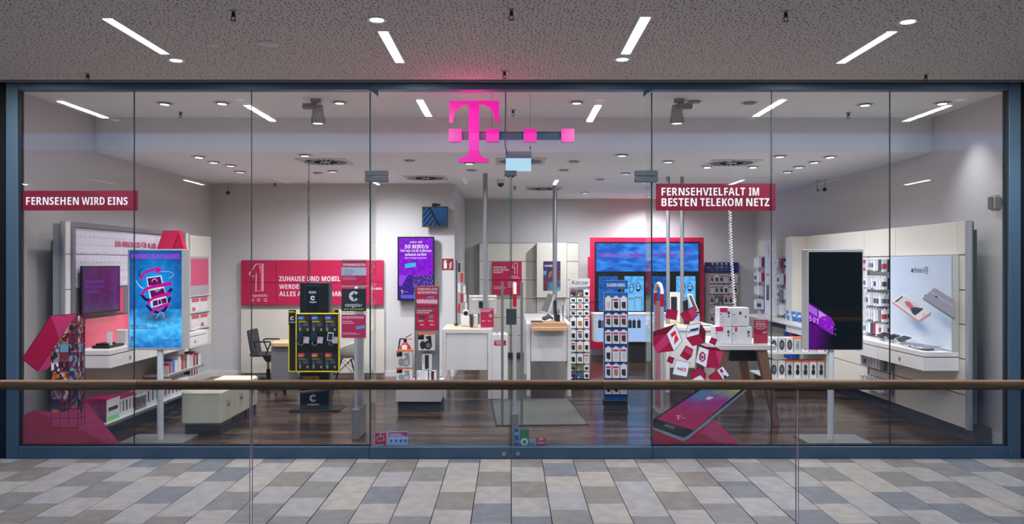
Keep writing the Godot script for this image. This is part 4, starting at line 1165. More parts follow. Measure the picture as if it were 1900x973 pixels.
func pack(called: String, label: String, group: String, p0: float, q0: float, p1: float, q1: float, d: float, body: Color, head: Variant, pic: Variant, peg := 0.1) -> Node3D:
	var t := thing(called, label, "packaging", group)
	var w := p1 - p0; var h := q1 - q0
	board(t, "card", p0, q0 + h * 0.1, p1, q1, d, 0.016, mat(body, 0.45))
	board(t, "hang_tab", p0 + w * 0.3, q0, p1 - w * 0.3, q0 + h * 0.1, d + 0.006, 0.003, mat(body, 0.45))
	if head is Color: board(t, "header", p0 + w * 0.08, q0 + h * 0.2, p1 - w * 0.15, q0 + h * 0.33, d - 0.001, 0.002, mat(head, 0.45))
	if pic is Color:
		board(t, "product_picture", p0 + w * 0.2, q0 + h * 0.4, p1 - w * 0.2, q0 + h * 0.84, d - 0.0015, 0.002, mat(pic, 0.35))
		board(t, "price_tag", p0 + w * 0.12, q0 + h * 0.78, p0 + w * 0.38, q0 + h * 0.92, d - 0.003, 0.002, paper)
	if peg > 0: slab(t, "peg", wx((p0 + p1) / 2, d) - 0.002, wx((p0 + p1) / 2, d) + 0.002, wy(q0 + h * 0.05, d), wy(q0 + h * 0.05, d) + 0.004, d - 0.02, d + peg, alu)
	return t

func one_mark(parent: Node, px: Array, d: float, w: float, m: Material) -> void:
	var p := []
	for i in range(0, px.size(), 2): p.append(Vector2(wx(px[i], d), wy(px[i + 1], d)))
	p.append(p[0])
	band(parent, "figure_one_outline", p, w, w, Vector3(0, 0, -d), m)

func make_back_left() -> void:
	var d := 12.5
	var wp := mat(rgb(226, 220, 224), 0.5)
	var t := thing("wall_poster", "wide crimson wall poster reading ZUHAUSE UND MOBIL WERDEN", "poster")
	for q in [[447.5, 511.9, 483, 524.5], [512.4, 711, 483, 524.5], [447.5, 511.9, 525.1, 566.6], [512.4, 711, 525.1, 566.6]]:
		board(t, "panel", q[0], q[2], q[1], q[3], d, 0.07, pink, 0.003)
	var e := d - 0.002
	one_mark(t, [474.8, 490.7, 488, 490, 488, 540.3, 474.8, 540.3, 475.5, 507, 468.9, 514.4, 462.2, 509.2], e, 0.012, wp)
	cut(t, "figure_one_shade", [480, 493, 487.5, 491, 487.5, 539.8, 484, 539.8, 484, 508], e + 0.001, 0.0, mat(rgb(222, 110, 150), 0.5))
	ptxt(t, "MagentaEINS", 466, 546.5, 496, 552.5, e, wp, font_r)
	for x in [468.0, 480.0, 492.5]:
		var ring := []
		for k in 17: ring.append(Vector2(wx(x, e) + 0.022 * cos(k * TAU / 16), wy(557, e) + 0.022 * sin(k * TAU / 16)))
		band(t, "icon", ring, 0.007, 0.007, Vector3(0, 0, -e), wp)
	ptxt(t, "ZUHAUSE UND MOBIL", 518, 513, 631, 522.3, e, wp)
	ptxt(t, "WERDEN", 518, 528, 563, 536.3, e, wp)
	ptxt(t, "ALLES AUS EINER HAND", 518, 541.2, 643, 550, e, wp)
	ptxt(t, "MAGENTA", 688, 534, 709, 538, e, wp)
	t = thing("wall_panel", "cream wall panels below the wide crimson poster", "panel")
	for x in [[447, 579.5], [580.2, 713]]: board(t, "panel", x[0], 574.5, x[1], 693, 12.52, 0.06, cream, 0.003)
	t = thing("wall_display", "tall purple wall display advertising 50 MBit/s", "display")
	board(t, "cabinet", 737.5, 439.5, 805.5, 558, 12.44, 0.09, mat(rgb(14, 14, 18), 0.3), 0.004)
	var cn := noise(3.0, 51, 4); var cm := noise(14.0, 52, 2)
	var city := picture(128, 220, func(u: float, v: float) -> Color:
		var c := Color(0.42, 0.03, 0.70).lerp(Color(0.56, 0.06, 0.86), clampf(0.5 + cn.get_noise_2d(u * 2.0, v * 3.0), 0, 1))
		if v > 0.60:
			var n := cm.get_noise_2d(u * 3.0, v * 2.0)
			c = Color(0.13, 0.03, 0.34).lerp(Color(0.36, 0.20, 0.72), clampf(0.35 + n * 1.6, 0, 1))
			if u < 0.24 - (v - 0.62) and v < 0.78: c = Color(0.55, 0.25, 0.85)
			if n > 0.34 and u > 0.4: c = Color(0.68, 0.60, 0.92)
		return c)
	var s := 12.436
	put(t, "screen", plate_mesh(rect2(wx(740, s), wy(556, s), wx(803.5, s), wy(442, s)), 0.0), glow_tex(city, 1.25), Vector3(0, 0, -s))
	var w := glow(Color(1, 0.96, 1), 0.95)
	for l in [["Jetzt mit", 759.5, 447.5, 783, 452], ["50 MBit/s", 750.5, 453.5, 794.5, 461.5], ["Für nur 24,95 €/Monat", 743, 463, 800, 468.5], ["zuhause surfen!", 751, 469.5, 791, 475]]:
		txt(t, l[0], Vector3(wx(l[1], s), wy(l[4], s), -s + 0.002), wx(l[3], s) - wx(l[1], s), wy(l[2], s) - wy(l[4], s), w, 0.0, null, 0.18)
	txt(t, "Hier ist MagentaZuhause", Vector3(wx(751, s), wy(481.5, s), -s + 0.002), wx(791, s) - wx(751, s), 0.036, w, 0.0, font_r)
	cut(t, "offer_tag", [751.3, 490, 771, 487.5, 772, 495, 752, 498], s - 0.002, 0.0, glow(Color(0.25, 0.80, 0.95), 0.9))
	txt(t, "T · ·", Vector3(wx(744, s), wy(545, s), -s + 0.002), 0.1, 0.05, w, 0.0, font_s)
	board(t, "footer", 744, 547.5, 770, 554, s - 0.002, 0.001, glow(Color(0.36, 0.42, 0.85), 0.9))
	t = thing("security_monitor", "small wall monitor with a blue surveillance picture", "monitor")
	board(t, "cabinet", 783, 383.5, 831, 421.8, 12.40, 0.06, mat(rgb(60, 54, 50), 0.4), 0.004)
	board(t, "arm", 800, 392, 814, 412, 12.46, 0.13, black)
	var cctv := picture(64, 48, func(u: float, v: float) -> Color:
		var q := u - 0.32 - v * 0.4
		if q > 0: return Color(0.05, 0.28, 0.50).lerp(Color(0.03, 0.20, 0.36), v)
		if q > -0.10: return Color(0.03, 0.05, 0.09)
		return Color(0.10, 0.34, 0.60) if fmod(u * 5.0 + v * 3.0, 1.0) > 0.55 else Color(0.05, 0.12, 0.22))
	put(t, "screen", plate_mesh(rect2(wx(785.3, 12.397), wy(419, 12.397), wx(829, 12.397), wy(386, 12.397)), 0.0), glow_tex(cctv, 1.0), Vector3(0, 0, -12.397))
	board(t, "camera", 801.5, 377.5, 812, 383.5, 12.42, 0.05, black, 0.004)
	cyl(t, "camera_lens", Vector3(wx(815, 12.42), wy(380.5, 12.42), -12.42), 0.018, 0.05, black, 2)
	t = thing("fire_sign", "red fire extinguisher sign on the white wall", "sign")
	board(t, "plate", 820.3, 480.2, 841, 500.8, 12.59, 0.008, mat(rgb(140, 20, 30), 0.5))
	var fs := 12.588
	board(t, "cylinder_symbol", 823.5, 487, 829, 498.5, fs, 0.001, paper)
	cut(t, "handle_symbol", [822.5, 486, 826, 482.5, 829.5, 484, 826, 486.5], fs, 0.0, paper)
	for k in 4: cut(t, "flame_symbol", [833 + (k % 2), 498 - k * 3.0, 838.5, 494.5 - k * 3.0, 838.3, 496 - k * 3.0, 833.5 + (k % 2), 499.6 - k * 3.0], fs, 0.0, paper)
	# fire extinguisher at the wall
	t = own("fire_extinguisher", "red fire extinguisher standing at the white wall behind the headphone cartons", "extinguisher", Vector3(wx(752, 12.4), 0, -12.4))
	var red := mat(rgb(186, 26, 28), 0.3)
	put(t, "cylinder", lathe([Vector2(0.0, 0.0), Vector2(0.085, 0.0), Vector2(0.09, 0.02), Vector2(0.09, 0.44), Vector2(0.075, 0.50), Vector2(0.035, 0.54), Vector2(0.028, 0.56), Vector2(0.0, 0.56)], 28), red)
	cyl(t, "valve", Vector3(0, 0.585, 0), 0.024, 0.05, black)
	var lv := box(t, "lever", Vector3(0.05, 0.65, 0), Vector3(0.12, 0.012, 0.02), black, 0.004); lv.rotation.z = 0.5
	box(t, "carry_handle", Vector3(0.055, 0.605, 0), Vector3(0.11, 0.01, 0.02), red, 0.003)
	var hose := []
	for k in 14:
		var a := PI * 0.1 + PI * 0.9 * k / 13.0
		hose.append(Vector3(-0.05 + 0.06 * cos(a), 0.58 + 0.03 * sin(a) - maxf(0, k - 8) * 0.06, 0.02))
	tube(t, "hose", hose, 0.011, black)
	box(t, "label_tag", Vector3(0.0, 0.46, 0.095), Vector3(0.08, 0.12, 0.002), paper)

	# table, chairs
	t = own("meeting_table", "light wood table with a grey drawer pedestal behind the black kiosk", "table", Vector3(-2.845, 0, -11.2))
	var birch := mat(rgb(214, 184, 138), 0.4)
	var top := PackedVector2Array()
	for p in oval(-0.32, 0, 0.125, 0.30, 12, PI / 2, 1.5 * PI): top.append(p)
	for p in oval(0.32, 0, 0.125, 0.30, 12, -PI / 2, PI / 2): top.append(p)
	var tp := put(t, "tabletop", plate_mesh(top, 0.045), birch, Vector3(0, 0.685, 0)); tp.rotation.x = -PI / 2
	box(t, "pedestal", Vector3(-0.28, 0.37, 0.02), Vector3(0.24, 0.52, 0.45), mat(rgb(120, 120, 122), 0.5), 0.004)
	box(t, "pedestal_handle", Vector3(-0.33, 0.6, 0.25), Vector3(0.08, 0.008, 0.01), alu)
	for q in [[-0.30, 0.2], [0.30, 0.2], [-0.30, -0.2], [0.30, -0.2]]:
		var lg := cyl(t, "leg", Vector3(q[0] * 1.04, 0.32, q[1]), 0.022, 0.66, mat(rgb(150, 116, 82), 0.45), 1, 0.03)
		lg.rotation.z = 0.1 * signf(q[0])
	t = own("office_chair", "black swivel chair in profile left of the wood table", "chair", Vector3(wx(497.5, 11.75), 0, -11.76))
	var fab := mat(rgb(48, 50, 54), 0.8)
	box(t, "seat", Vector3(0.02, 0.445, 0), Vector3(0.44, 0.035, 0.42), fab, 0.014)
	var bk := box(t, "backrest", Vector3(-0.205, 0.63, 0), Vector3(0.045, 0.36, 0.40), fab, 0.016); bk.rotation.z = 0.17
	box(t, "back_joint", Vector3(-0.19, 0.45, 0), Vector3(0.06, 0.03, 0.36), fab, 0.01)
	for sg in [-1, 1]:
		tube(t, "arm", [Vector3(-0.06, 0.44, sg * 0.21), Vector3(-0.13, 0.60, sg * 0.23), Vector3(-0.14, 0.635, sg * 0.23), Vector3(-0.11, 0.645, sg * 0.23), Vector3(0.09, 0.645, sg * 0.23), Vector3(0.105, 0.635, sg * 0.23), Vector3(0.02, 0.44, sg * 0.21)], 0.011, black)
	put(t, "tilt_housing", lathe([Vector2(0.03, -0.1), Vector2(0.06, -0.06), Vector2(0.08, -0.02), Vector2(0.08, 0.0)], 16), mat(rgb(110, 104, 98), 0.4, 0.5), Vector3(0, 0.428, 0))
	cyl(t, "gas_column", Vector3(0, 0.23, 0), 0.02, 0.30, alu)
	cyl(t, "column_sleeve", Vector3(0, 0.15, 0), 0.028, 0.16, black)
	for k in 5:
		var a := k * TAU / 5 + 0.3
		tube(t, "base_leg", [Vector3(0, 0.09, 0), Vector3(cos(a) * 0.28, 0.065, sin(a) * 0.28)], 0.016, black)
		cyl(t, "caster", Vector3(cos(a) * 0.28, 0.03, sin(a) * 0.28), 0.03, 0.04, black, 2)
	t = own("shell_chair", "white shell armchair on dark splayed legs right of the black kiosk", "chair", Vector3(wx(643, 11.8), 0, -11.8))
	var st := SurfaceTool.new(); st.begin(Mesh.PRIMITIVE_TRIANGLES); st.set_smooth_group(0)
	var pos := func(i: int, j: int) -> Vector3:
		var a := TAU * i / 36.0; var q := j / 8.0
		var back := (1.0 + cos(a)) / 2.0                      # 1 at the back (+x)
		var rim := lerpf(0.40, 0.67, pow(back, 0.7))
		var rr := 0.27 * (0.88 + 0.12 * back)
		return Vector3(cos(a) * rr * pow(q, 0.75), 0.385 + (rim - 0.385) * pow(q, 2.6), sin(a) * rr * pow(q, 0.75))
	for j in 8:
		for i in 36:
			for v in [[i, j], [i + 1, j], [i + 1, j + 1], [i, j], [i + 1, j + 1], [i, j + 1]]: st.add_vertex(pos.call(v[0], v[1]))
	st.generate_normals()
	put(t, "shell", st.commit(), mat(rgb(226, 222, 216), 0.4))
	for q in [[-1, -1], [-1, 1], [1, -1], [1, 1]]:
		tube(t, "leg", [Vector3(q[0] * 0.08, 0.38, q[1] * 0.08), Vector3(q[0] * 0.21, 0.0, q[1] * 0.2)], 0.011, black)
		tube(t, "brace", [Vector3(q[0] * 0.16, 0.14, q[1] * 0.155), Vector3(-q[0] * 0.08, 0.37, q[1] * 0.08)], 0.004, black, 6)

	# cream poufs
	var hide := mat(rgb(206, 204, 182), 0.45)
	for k in 3:
		t = own("seat_cube", "cream leather seat cube on a black plinth, %s of the row" % ["nearest", "middle", "farthest"][k], "stool", Vector3(-3.155, 0, -(8.25 + 0.195 + k * 0.405)), 0.0, "cream seat cubes in a row")
		box(t, "cushion", Vector3(0, 0.283, 0), Vector3(0.41, 0.340, 0.395), hide, 0.02)
		box(t, "plinth", Vector3(0.01, 0.0565, 0), Vector3(0.36, 0.113, 0.36), black)
		box(t, "strap", Vector3(0.208, 0.315, 0.0), Vector3(0.006, 0.05, 0.07), mat(rgb(170, 168, 150), 0.5), 0.002)
		tube(t, "pull_ring", [Vector3(0.215, 0.305, -0.03), Vector3(0.221, 0.28, -0.02), Vector3(0.221, 0.28, 0.02), Vector3(0.215, 0.305, 0.03)], 0.005, alu, 6)
		box(t, "seam", Vector3(0, 0.425, 0.198), Vector3(0.37, 0.003, 0.002), mat(rgb(150, 148, 130), 0.6))

	# black kiosk
	d = 9.62
	var ye := mat(rgb(222, 206, 30), 0.45); var bk2 := mat(rgb(20, 22, 24), 0.35); var pw := mat(rgb(200, 206, 212), 0.5)
	t = thing("phone_kiosk", "black phone kiosk stand with yellow-edged panel and tablet screen", "display stand")
	slab(t, "base_plate", wx(537, 9.6), wx(629, 9.6), 0.0, 0.022, 9.58, 9.95, bk2, 0.003)
	slab(t, "column", wx(555.5, d), wx(609, d), 0.022, wy(525, d), d + 0.02, d + 0.14, bk2, 0.004)
	slab(t, "column_side", wx(609, d), wx(611.5, d), 0.022, wy(525, d), d + 0.02, d + 0.14, mat(rgb(70, 72, 74), 0.4))
	board(t, "tablet", 566.5, 529.5, 594.5, 578.5, d + 0.012, 0.01, mat(rgb(46, 52, 62), 0.15), 0.002)
	board(t, "tablet_screen", 568, 532, 593, 576, d + 0.009, 0.003, glow(Color(0.07, 0.10, 0.15), 0.9))
	var tg := glow(Color(0.85, 0.92, 1.0), 0.9)
	plate(t, "logo_disc", oval(wx(580, d), wy(553.5, d), 0.027, 0.027), Vector3(0, 0, -d - 0.008), 0.0, tg)
	cut(t, "logo_star", [576, 553.5, 579.4, 552.6, 580, 549, 581, 552.4, 585, 552.6, 585, 555.4, 581, 554.6, 580, 558, 579.4, 554.4], d + 0.0065, 0.0, glow(Color(0.07, 0.10, 0.15), 0.9))
	ptxt(t, "congstar", 574, 559.5, 587, 563, d + 0.008, tg)
	ptxt(t, "DU WILLST ES.", 573, 540.5, 587, 542.4, d + 0.008, tg)
	ptxt(t, "WIR HABEN ES.", 573, 543, 587, 545, d + 0.008, tg)
	board(t, "side_panel", 536.5, 585, 549, 689, 9.53, 0.03, bk2)
	board(t, "side_frame", 535, 585, 536.8, 690.3, 9.525, 0.04, ye)
	board(t, "side_frame", 535, 688.6, 549, 690.5, 9.525, 0.04, ye)
	board(t, "panel", 549.5, 583.5, 628, 689.5, 9.48, 0.04, bk2)
	for q in [[548.3, 581.6, 629.5, 583.8], [548.3, 688.8, 629.5, 691.2], [548.3, 581.6, 550.4, 691.2], [627.4, 581.6, 629.5, 691.2]]:
		board(t, "yellow_frame", q[0], q[1], q[2], q[3], 9.472, 0.05, ye, 0.003)
	for q in [[535.5, 575.5, 549, 603], [614.5, 575, 628.5, 582]]:
		board(t, "flag", q[0], q[1], q[2], q[3], 9.50, 0.004, bk2)
	pfine(t, 536.5, 577, 548.5, 580.5, 2, 9.498, ye)
	ptxt(t, "MEHR", 615.5, 576, 621, 579, 9.498, ye); pfine(t, 615.5, 579.5, 627, 581, 1, 9.498, ye)
	star_c(t, 542.3, 591, 3.8, 9.498, pw, bk2)
	ptxt(t, "congstar", 536.8, 597, 548.2, 600, 9.497, pw)
	for row in 2:
		for k in 3:
			var x := 552.0 + k * 25.2; var y := 585.5 if row == 0 else 655.0
			var lf := board(t, "leaflet", x, y, x + 22.5, y + 30.5, 9.476, 0.003, mat(rgb(34, 36, 38), 0.45))
			board(t, "leaflet_bubble", x + 0.8, y + 0.8, x + 12.5, y + 8.2, 9.4745, 0.001, mat(rgb(26, 96, 190), 0.4) if row == 0 else mat(rgb(196, 72, 30), 0.4), 0.0)
			txt(t, ["SURF", "SMART", "FLAT"][k], Vector3(wx(x + 2, 9.473), wy(y + 6.5, 9.473), -9.473), 0.05, 0.018, pw)
			pfine(t, x + 2, y + 9.5, x + 18, y + 13, 2, 9.4735, ye if row == 0 else mat(rgb(150, 140, 40), 0.5))
			pfine(t, x + 10, y + 14, x + 21, y + 20, 3, 9.4735, mat(rgb(110, 112, 114), 0.5))
			cut(t, "leaflet_figure", [x + 2.2, y + 17, x + 4.2, y + 14, x + 6.4, y + 17, x + 7.4, y + 23.5, x + 2, y + 23.5], 9.4735, 0.0, mat(rgb(36, 84, 150), 0.5))
			cut(t, "leaflet_figure", [x + 2.6, y + 23.5, x + 6.8, y + 23.5, x + 6.2, y + 29.6, x + 3.2, y + 29.6], 9.4735, 0.0, mat(rgb(150, 140, 50), 0.5))
			star_c(t, x + 19.3, y + 26.5, 2.2, 9.4735, pw, bk2)
	for k in 3:
		var x: float = [550.8, 576.5, 607.5][k]
		var ph := board(t, "demo_phone", x, 617.5, x + 10.5, 633, 9.44, 0.01, mat(rgb(26, 28, 32), 0.2) if k < 2 else mat(rgb(210, 212, 216), 0.3), 0.002)
		ph.rotation = Vector3(-0.25, 0, -0.08)
		var sc := board(t, "demo_phone_screen", x + 1, 618.8, x + 9.5, 631.5, 9.438, 0.004, mat(rgb(16, 20, 26), 0.1)); sc.rotation = ph.rotation
		var cx: float = [563.0, 588.5, 616.0][k]
		var pc := board(t, "price_card", cx, 625.5, cx + 10.5, 637.5, 9.42, 0.003, mat(rgb(176, 180, 184), 0.5)); pc.rotation.z = -0.1
		board(t, "price_spot", cx + 1.6, 626.3, cx + 4.0, 628.6, 9.418, 0.002, mat(rgb(200, 40, 40), 0.5))
		tube(t, "security_cable", [Vector3(wx(x + 5, 9.43), wy(633, 9.43), -9.44), Vector3(wx(x + 3, 9.43), wy(639, 9.43), -9.41), Vector3(wx(x + 8, 9.43), wy(642, 9.43), -9.43), Vector3(wx(x + 12, 9.43), wy(638, 9.43), -9.46)], 0.004, mat(rgb(120, 122, 126), 0.4), 6)
	ptxt(t, "CONGSTAR", 560, 698.5, 592, 704.5, d + 0.018, mat(rgb(190, 168, 30), 0.5))
	for k in 3:
		band(t, "swoosh", pcurve([555.8, 726.5 + k * 1.7, 580, 725 + k * 1.6, 608.5, 719.5 + k * 2.2], d + 0.018, 10), 0.011, 0.011, Vector3(0, 0, -(d + 0.018)), [mat(rgb(214, 180, 60), 0.5), mat(rgb(190, 70, 40), 0.5), mat(rgb(40, 110, 190), 0.5)][k])
	star_c(t, 581, 739.5, 6.8, d + 0.018, pw, bk2)
	ptxt(t, "congstar", 570.3, 749, 592, 754, d + 0.017, pw)
	# coiled cables from the ceiling
	coil("coiled_cable", "black coiled cable hanging from the ceiling to the black kiosk", Vector3(wx(573, 9.7), H2, -9.7), wy(526, 9.7), wy(335, 9.7), 0.014, 0.0045, 42, black)

	# notices in clear holders by the left door
	var dn := 7.40
	var hold := glass(Color(0.5, 0.55, 0.58), 0.03)
	t = thing("notice_holder", "acrylic holder with the crimson ÖFFNUNGSZEITEN notice, topmost of three", "notice")
	board(t, "acrylic", 633, 482, 681.5, 531.5, dn, 0.003, hold)
	board(t, "sheet", 633.5, 484.5, 680, 530, dn + 0.004, 0.001, mat(rgb(190, 16, 76), 0.45))
	board(t, "timetable", 633.7, 496.5, 679.8, 511.5, dn + 0.0035, 0.0004, mat(rgb(176, 190, 210), 0.5))
	ptxt(t, "ÖFFNUNGSZEITEN", 636.5, 488, 678, 494, dn + 0.003, paper)
	pfine(t, 636, 498, 660, 510, 4, dn + 0.003, mat(rgb(120, 140, 170), 0.5))
	pfine(t, 636, 513.5, 664, 519.5, 3, dn + 0.003, mat(rgb(215, 120, 160), 0.5))
	board(t, "top_rail", 633, 482, 680, 484.3, dn - 0.002, 0.006, mat(rgb(200, 204, 208), 0.2, 0.5))
	t = thing("notice_holder", "acrylic holder with a black congstar notice, middle of three", "notice")
	board(t, "acrylic", 633, 529.8, 681.5, 580, dn + 0.008, 0.003, hold)
	board(t, "sheet", 633.5, 536, 679.5, 578, dn + 0.012, 0.001, mat(rgb(22, 24, 26), 0.45))
	var cs := mat(rgb(196, 204, 212), 0.5)
	star_c(t, 656.8, 550, 9.4, dn + 0.011, cs, mat(rgb(22, 24, 26), 0.45))
	ptxt(t, "congstar", 640.3, 563.5, 672, 571.5, dn + 0.0105, cs)
	ptxt(t, "JETZT HIER IM SHOP!", 637.5, 572.8, 675, 576.3, dn + 0.0105, mat(rgb(190, 180, 40), 0.5))
	board(t, "top_rail", 633, 530.2, 683, 532.6, dn + 0.004, 0.006, mat(rgb(200, 204, 208), 0.2, 0.5))
	t = thing("notice_holder", "acrylic holder with a crimson SELBSTSTÄNDIG notice, lowest of three", "notice")
	board(t, "acrylic", 633, 580.2, 681.5, 629.5, dn, 0.003, hold)
	board(t, "sheet", 633.7, 584, 679, 627.5, dn + 0.004, 0.001, mat(rgb(186, 16, 84), 0.45))
	ptxt(t, "SELBSTSTÄNDIG?", 635.5, 586, 675.5, 591.5, dn + 0.003, mat(rgb(226, 190, 210), 0.5))
	pfine(t, 635.5, 594, 658, 601, 2, dn + 0.003, mat(rgb(226, 150, 180), 0.5))
	cut(t, "blue_tag", [660.5, 606, 676.5, 603.8, 677, 609.2, 661, 611.6], dn + 0.003, 0.0, mat(rgb(70, 160, 205), 0.5))
	pfine(t, 636, 616.5, 668, 621, 2, dn + 0.003, mat(rgb(226, 150, 180), 0.5))
	board(t, "top_rail", 633, 579.8, 680, 582, dn - 0.002, 0.006, mat(rgb(200, 204, 208), 0.2, 0.5))

func coil(called: String, label: String, top: Vector3, y_end: float, y_coil: float, r: float, w: float, turns: int, m: Material, sway := 0.0) -> void:
	var t := thing(called, label, "cable")
	cyl(t, "ceiling_rose", top - Vector3(0, 0.012, 0), 0.03, 0.024, m)
	tube(t, "straight_lead", [top, Vector3(top.x, y_coil, top.z)], 0.004, m, 6)
	var p := []
	var n := turns * 8
	for i in n + 1:
		var a := TAU * i / 8.0; var k := float(i) / n
		p.append(Vector3(top.x + cos(a) * r + sway * k * k, lerpf(y_coil, y_end, k), top.z + sin(a) * r))
	tube(t, "coil", p, w, m, 5)

# ---------------------------------------------------------------- middle of the shop
func desk(t: Node3D, x0: float, x1: float, d0: float, d1: float, h: float, drop: float, top_m: Material) -> void:
	slab(t, "worktop", x0 + 0.045, x1 - 0.045, h - 0.035, h, d0 + 0.01, d1, top_m, 0.003)
	for x in [x0, x1 - 0.05]:
		slab(t, "leg", x, x + 0.05, 0.0, h, d0, d0 + 0.05, white_lac, 0.004)
		slab(t, "leg", x, x + 0.05, 0.0, h, d1 - 0.05, d1, white_lac, 0.004)
		slab(t, "side_rail", x, x + 0.05, h - 0.12, h, d0 + 0.05, d1 - 0.05, white_lac, 0.003)
	slab(t, "front_rail", x0 + 0.05, x1 - 0.05, h - 0.055, h - 0.002, d0, d0 + 0.03, white_lac, 0.003)
	slab(t, "front_panel", x0 + 0.056, x1 - 0.056, h - drop, h - 0.062, d0 + 0.015, d0 + 0.035, white_lac, 0.003)

func antenna(x: float, d: float, label: String, face_m: Material) -> void:
	var t := own("security_gate", label, "security gate", Vector3(x, 0, -d), 0.0, "security gates inside the doors")
	var tubem := mat(rgb(196, 202, 204), 0.25, 0.3); var redm := mat(rgb(186, 24, 40), 0.35); var arcm := mat(rgb(228, 222, 208), 0.35)
	box(t, "foot", Vector3(0, 0.155, -0.2), Vector3(0.075, 0.31, 0.42), mat(rgb(132, 130, 130), 0.4), 0.01)
	for z in [-0.02, -0.38]:
		cyl(t, "post", Vector3(0, 0.84, z), 0.017, 1.06, tubem)
		cyl(t, "red_sleeve", Vector3(0, 1.40, z), 0.019, 0.12, redm)
	var arc := []
	for k in 13:
		var a := PI * k / 12.0
		arc.append(Vector3(0, 1.46 + 0.10 * sin(a), -0.20 + 0.18 * cos(a)))
	tube(t, "top_arch", arc, 0.018, arcm, 10)
	box(t, "panel", Vector3(0, 0.85, -0.2), Vector3(0.012, 1.06, 0.32), face_m)

func a4_stand(label: String, p0: float, q0: float, p1: float, q1: float, d: float) -> Node3D:
	var t := thing("sign_stand", label, "sign")
	board(t, "acrylic", p0 - 0.6, q0 - 1, p1 + 0.6, q1 + 1.5, d + 0.003, 0.003, glass(Color(0.85, 0.88, 0.9), 0.12))
	board(t, "sheet", p0, q0, p1, q1, d, 0.002, pink)
	slab(t, "foot", wx(p0, d), wx(p1, d), wy(q1 + 1.5, d) - 0.004, wy(q1 + 1.5, d), d - 0.04, d + 0.06, glass(Color(0.85, 0.88, 0.9), 0.2))
	return t

func headphone_box(label: String, p0: float, q0: float, p1: float, q1: float, d: float, tone: Color) -> void:
	var t := thing("headphone_carton", label, "packaging", "headphone cartons on the grey stand")
	board(t, "carton", p0, q0, p1, q1, d, 0.09, mat(rgb(214, 212, 210), 0.4), 0.003)
	var w := p1 - p0; var h := q1 - q0; var e := d - 0.001
	board(t, "orange_top", p0, q0 - 0.4, p1, q0 + h * 0.06, e, 0.09, mat(rgb(236, 110, 40), 0.4))
	board(t, "black_flag", p0, q0 + h * 0.08, p0 + w * 0.36, q0 + h * 0.36, e, 0.001, black)
	board(t, "badge", p0 + w * 0.05, q0 + h * 0.1, p0 + w * 0.15, q0 + h * 0.17, e - 0.0005, 0.0005, mat(rgb(230, 70, 30), 0.4))
	var m := mat(tone, 0.4)
	cut(t, "pictured_band", [p0 + w * 0.42, q0 + h * 0.2, p0 + w * 0.78, q0 + h * 0.12, p0 + w * 0.84, q0 + h * 0.55, p0 + w * 0.66, q0 + h * 0.45], e, 0.0, m)
	plate(t, "pictured_cup", oval(wx(p0 + w * 0.28, e), wy(q0 + h * 0.68, e), w * 0.17 * d / F, h * 0.24 * d / F), Vector3(0, 0, -e), 0.0, m)
	plate(t, "pictured_cup", oval(wx(p0 + w * 0.60, e), wy(q0 + h * 0.68, e), w * 0.25 * d / F, h * 0.26 * d / F), Vector3(0, 0, -e + 0.0005), 0.0, m)
	plate(t, "pictured_cup_ring", oval(wx(p0 + w * 0.62, e), wy(q0 + h * 0.70, e), w * 0.14 * d / F, h * 0.15 * d / F), Vector3(0, 0, -e + 0.001), 0.0, mat(tone.lightened(0.35), 0.4))

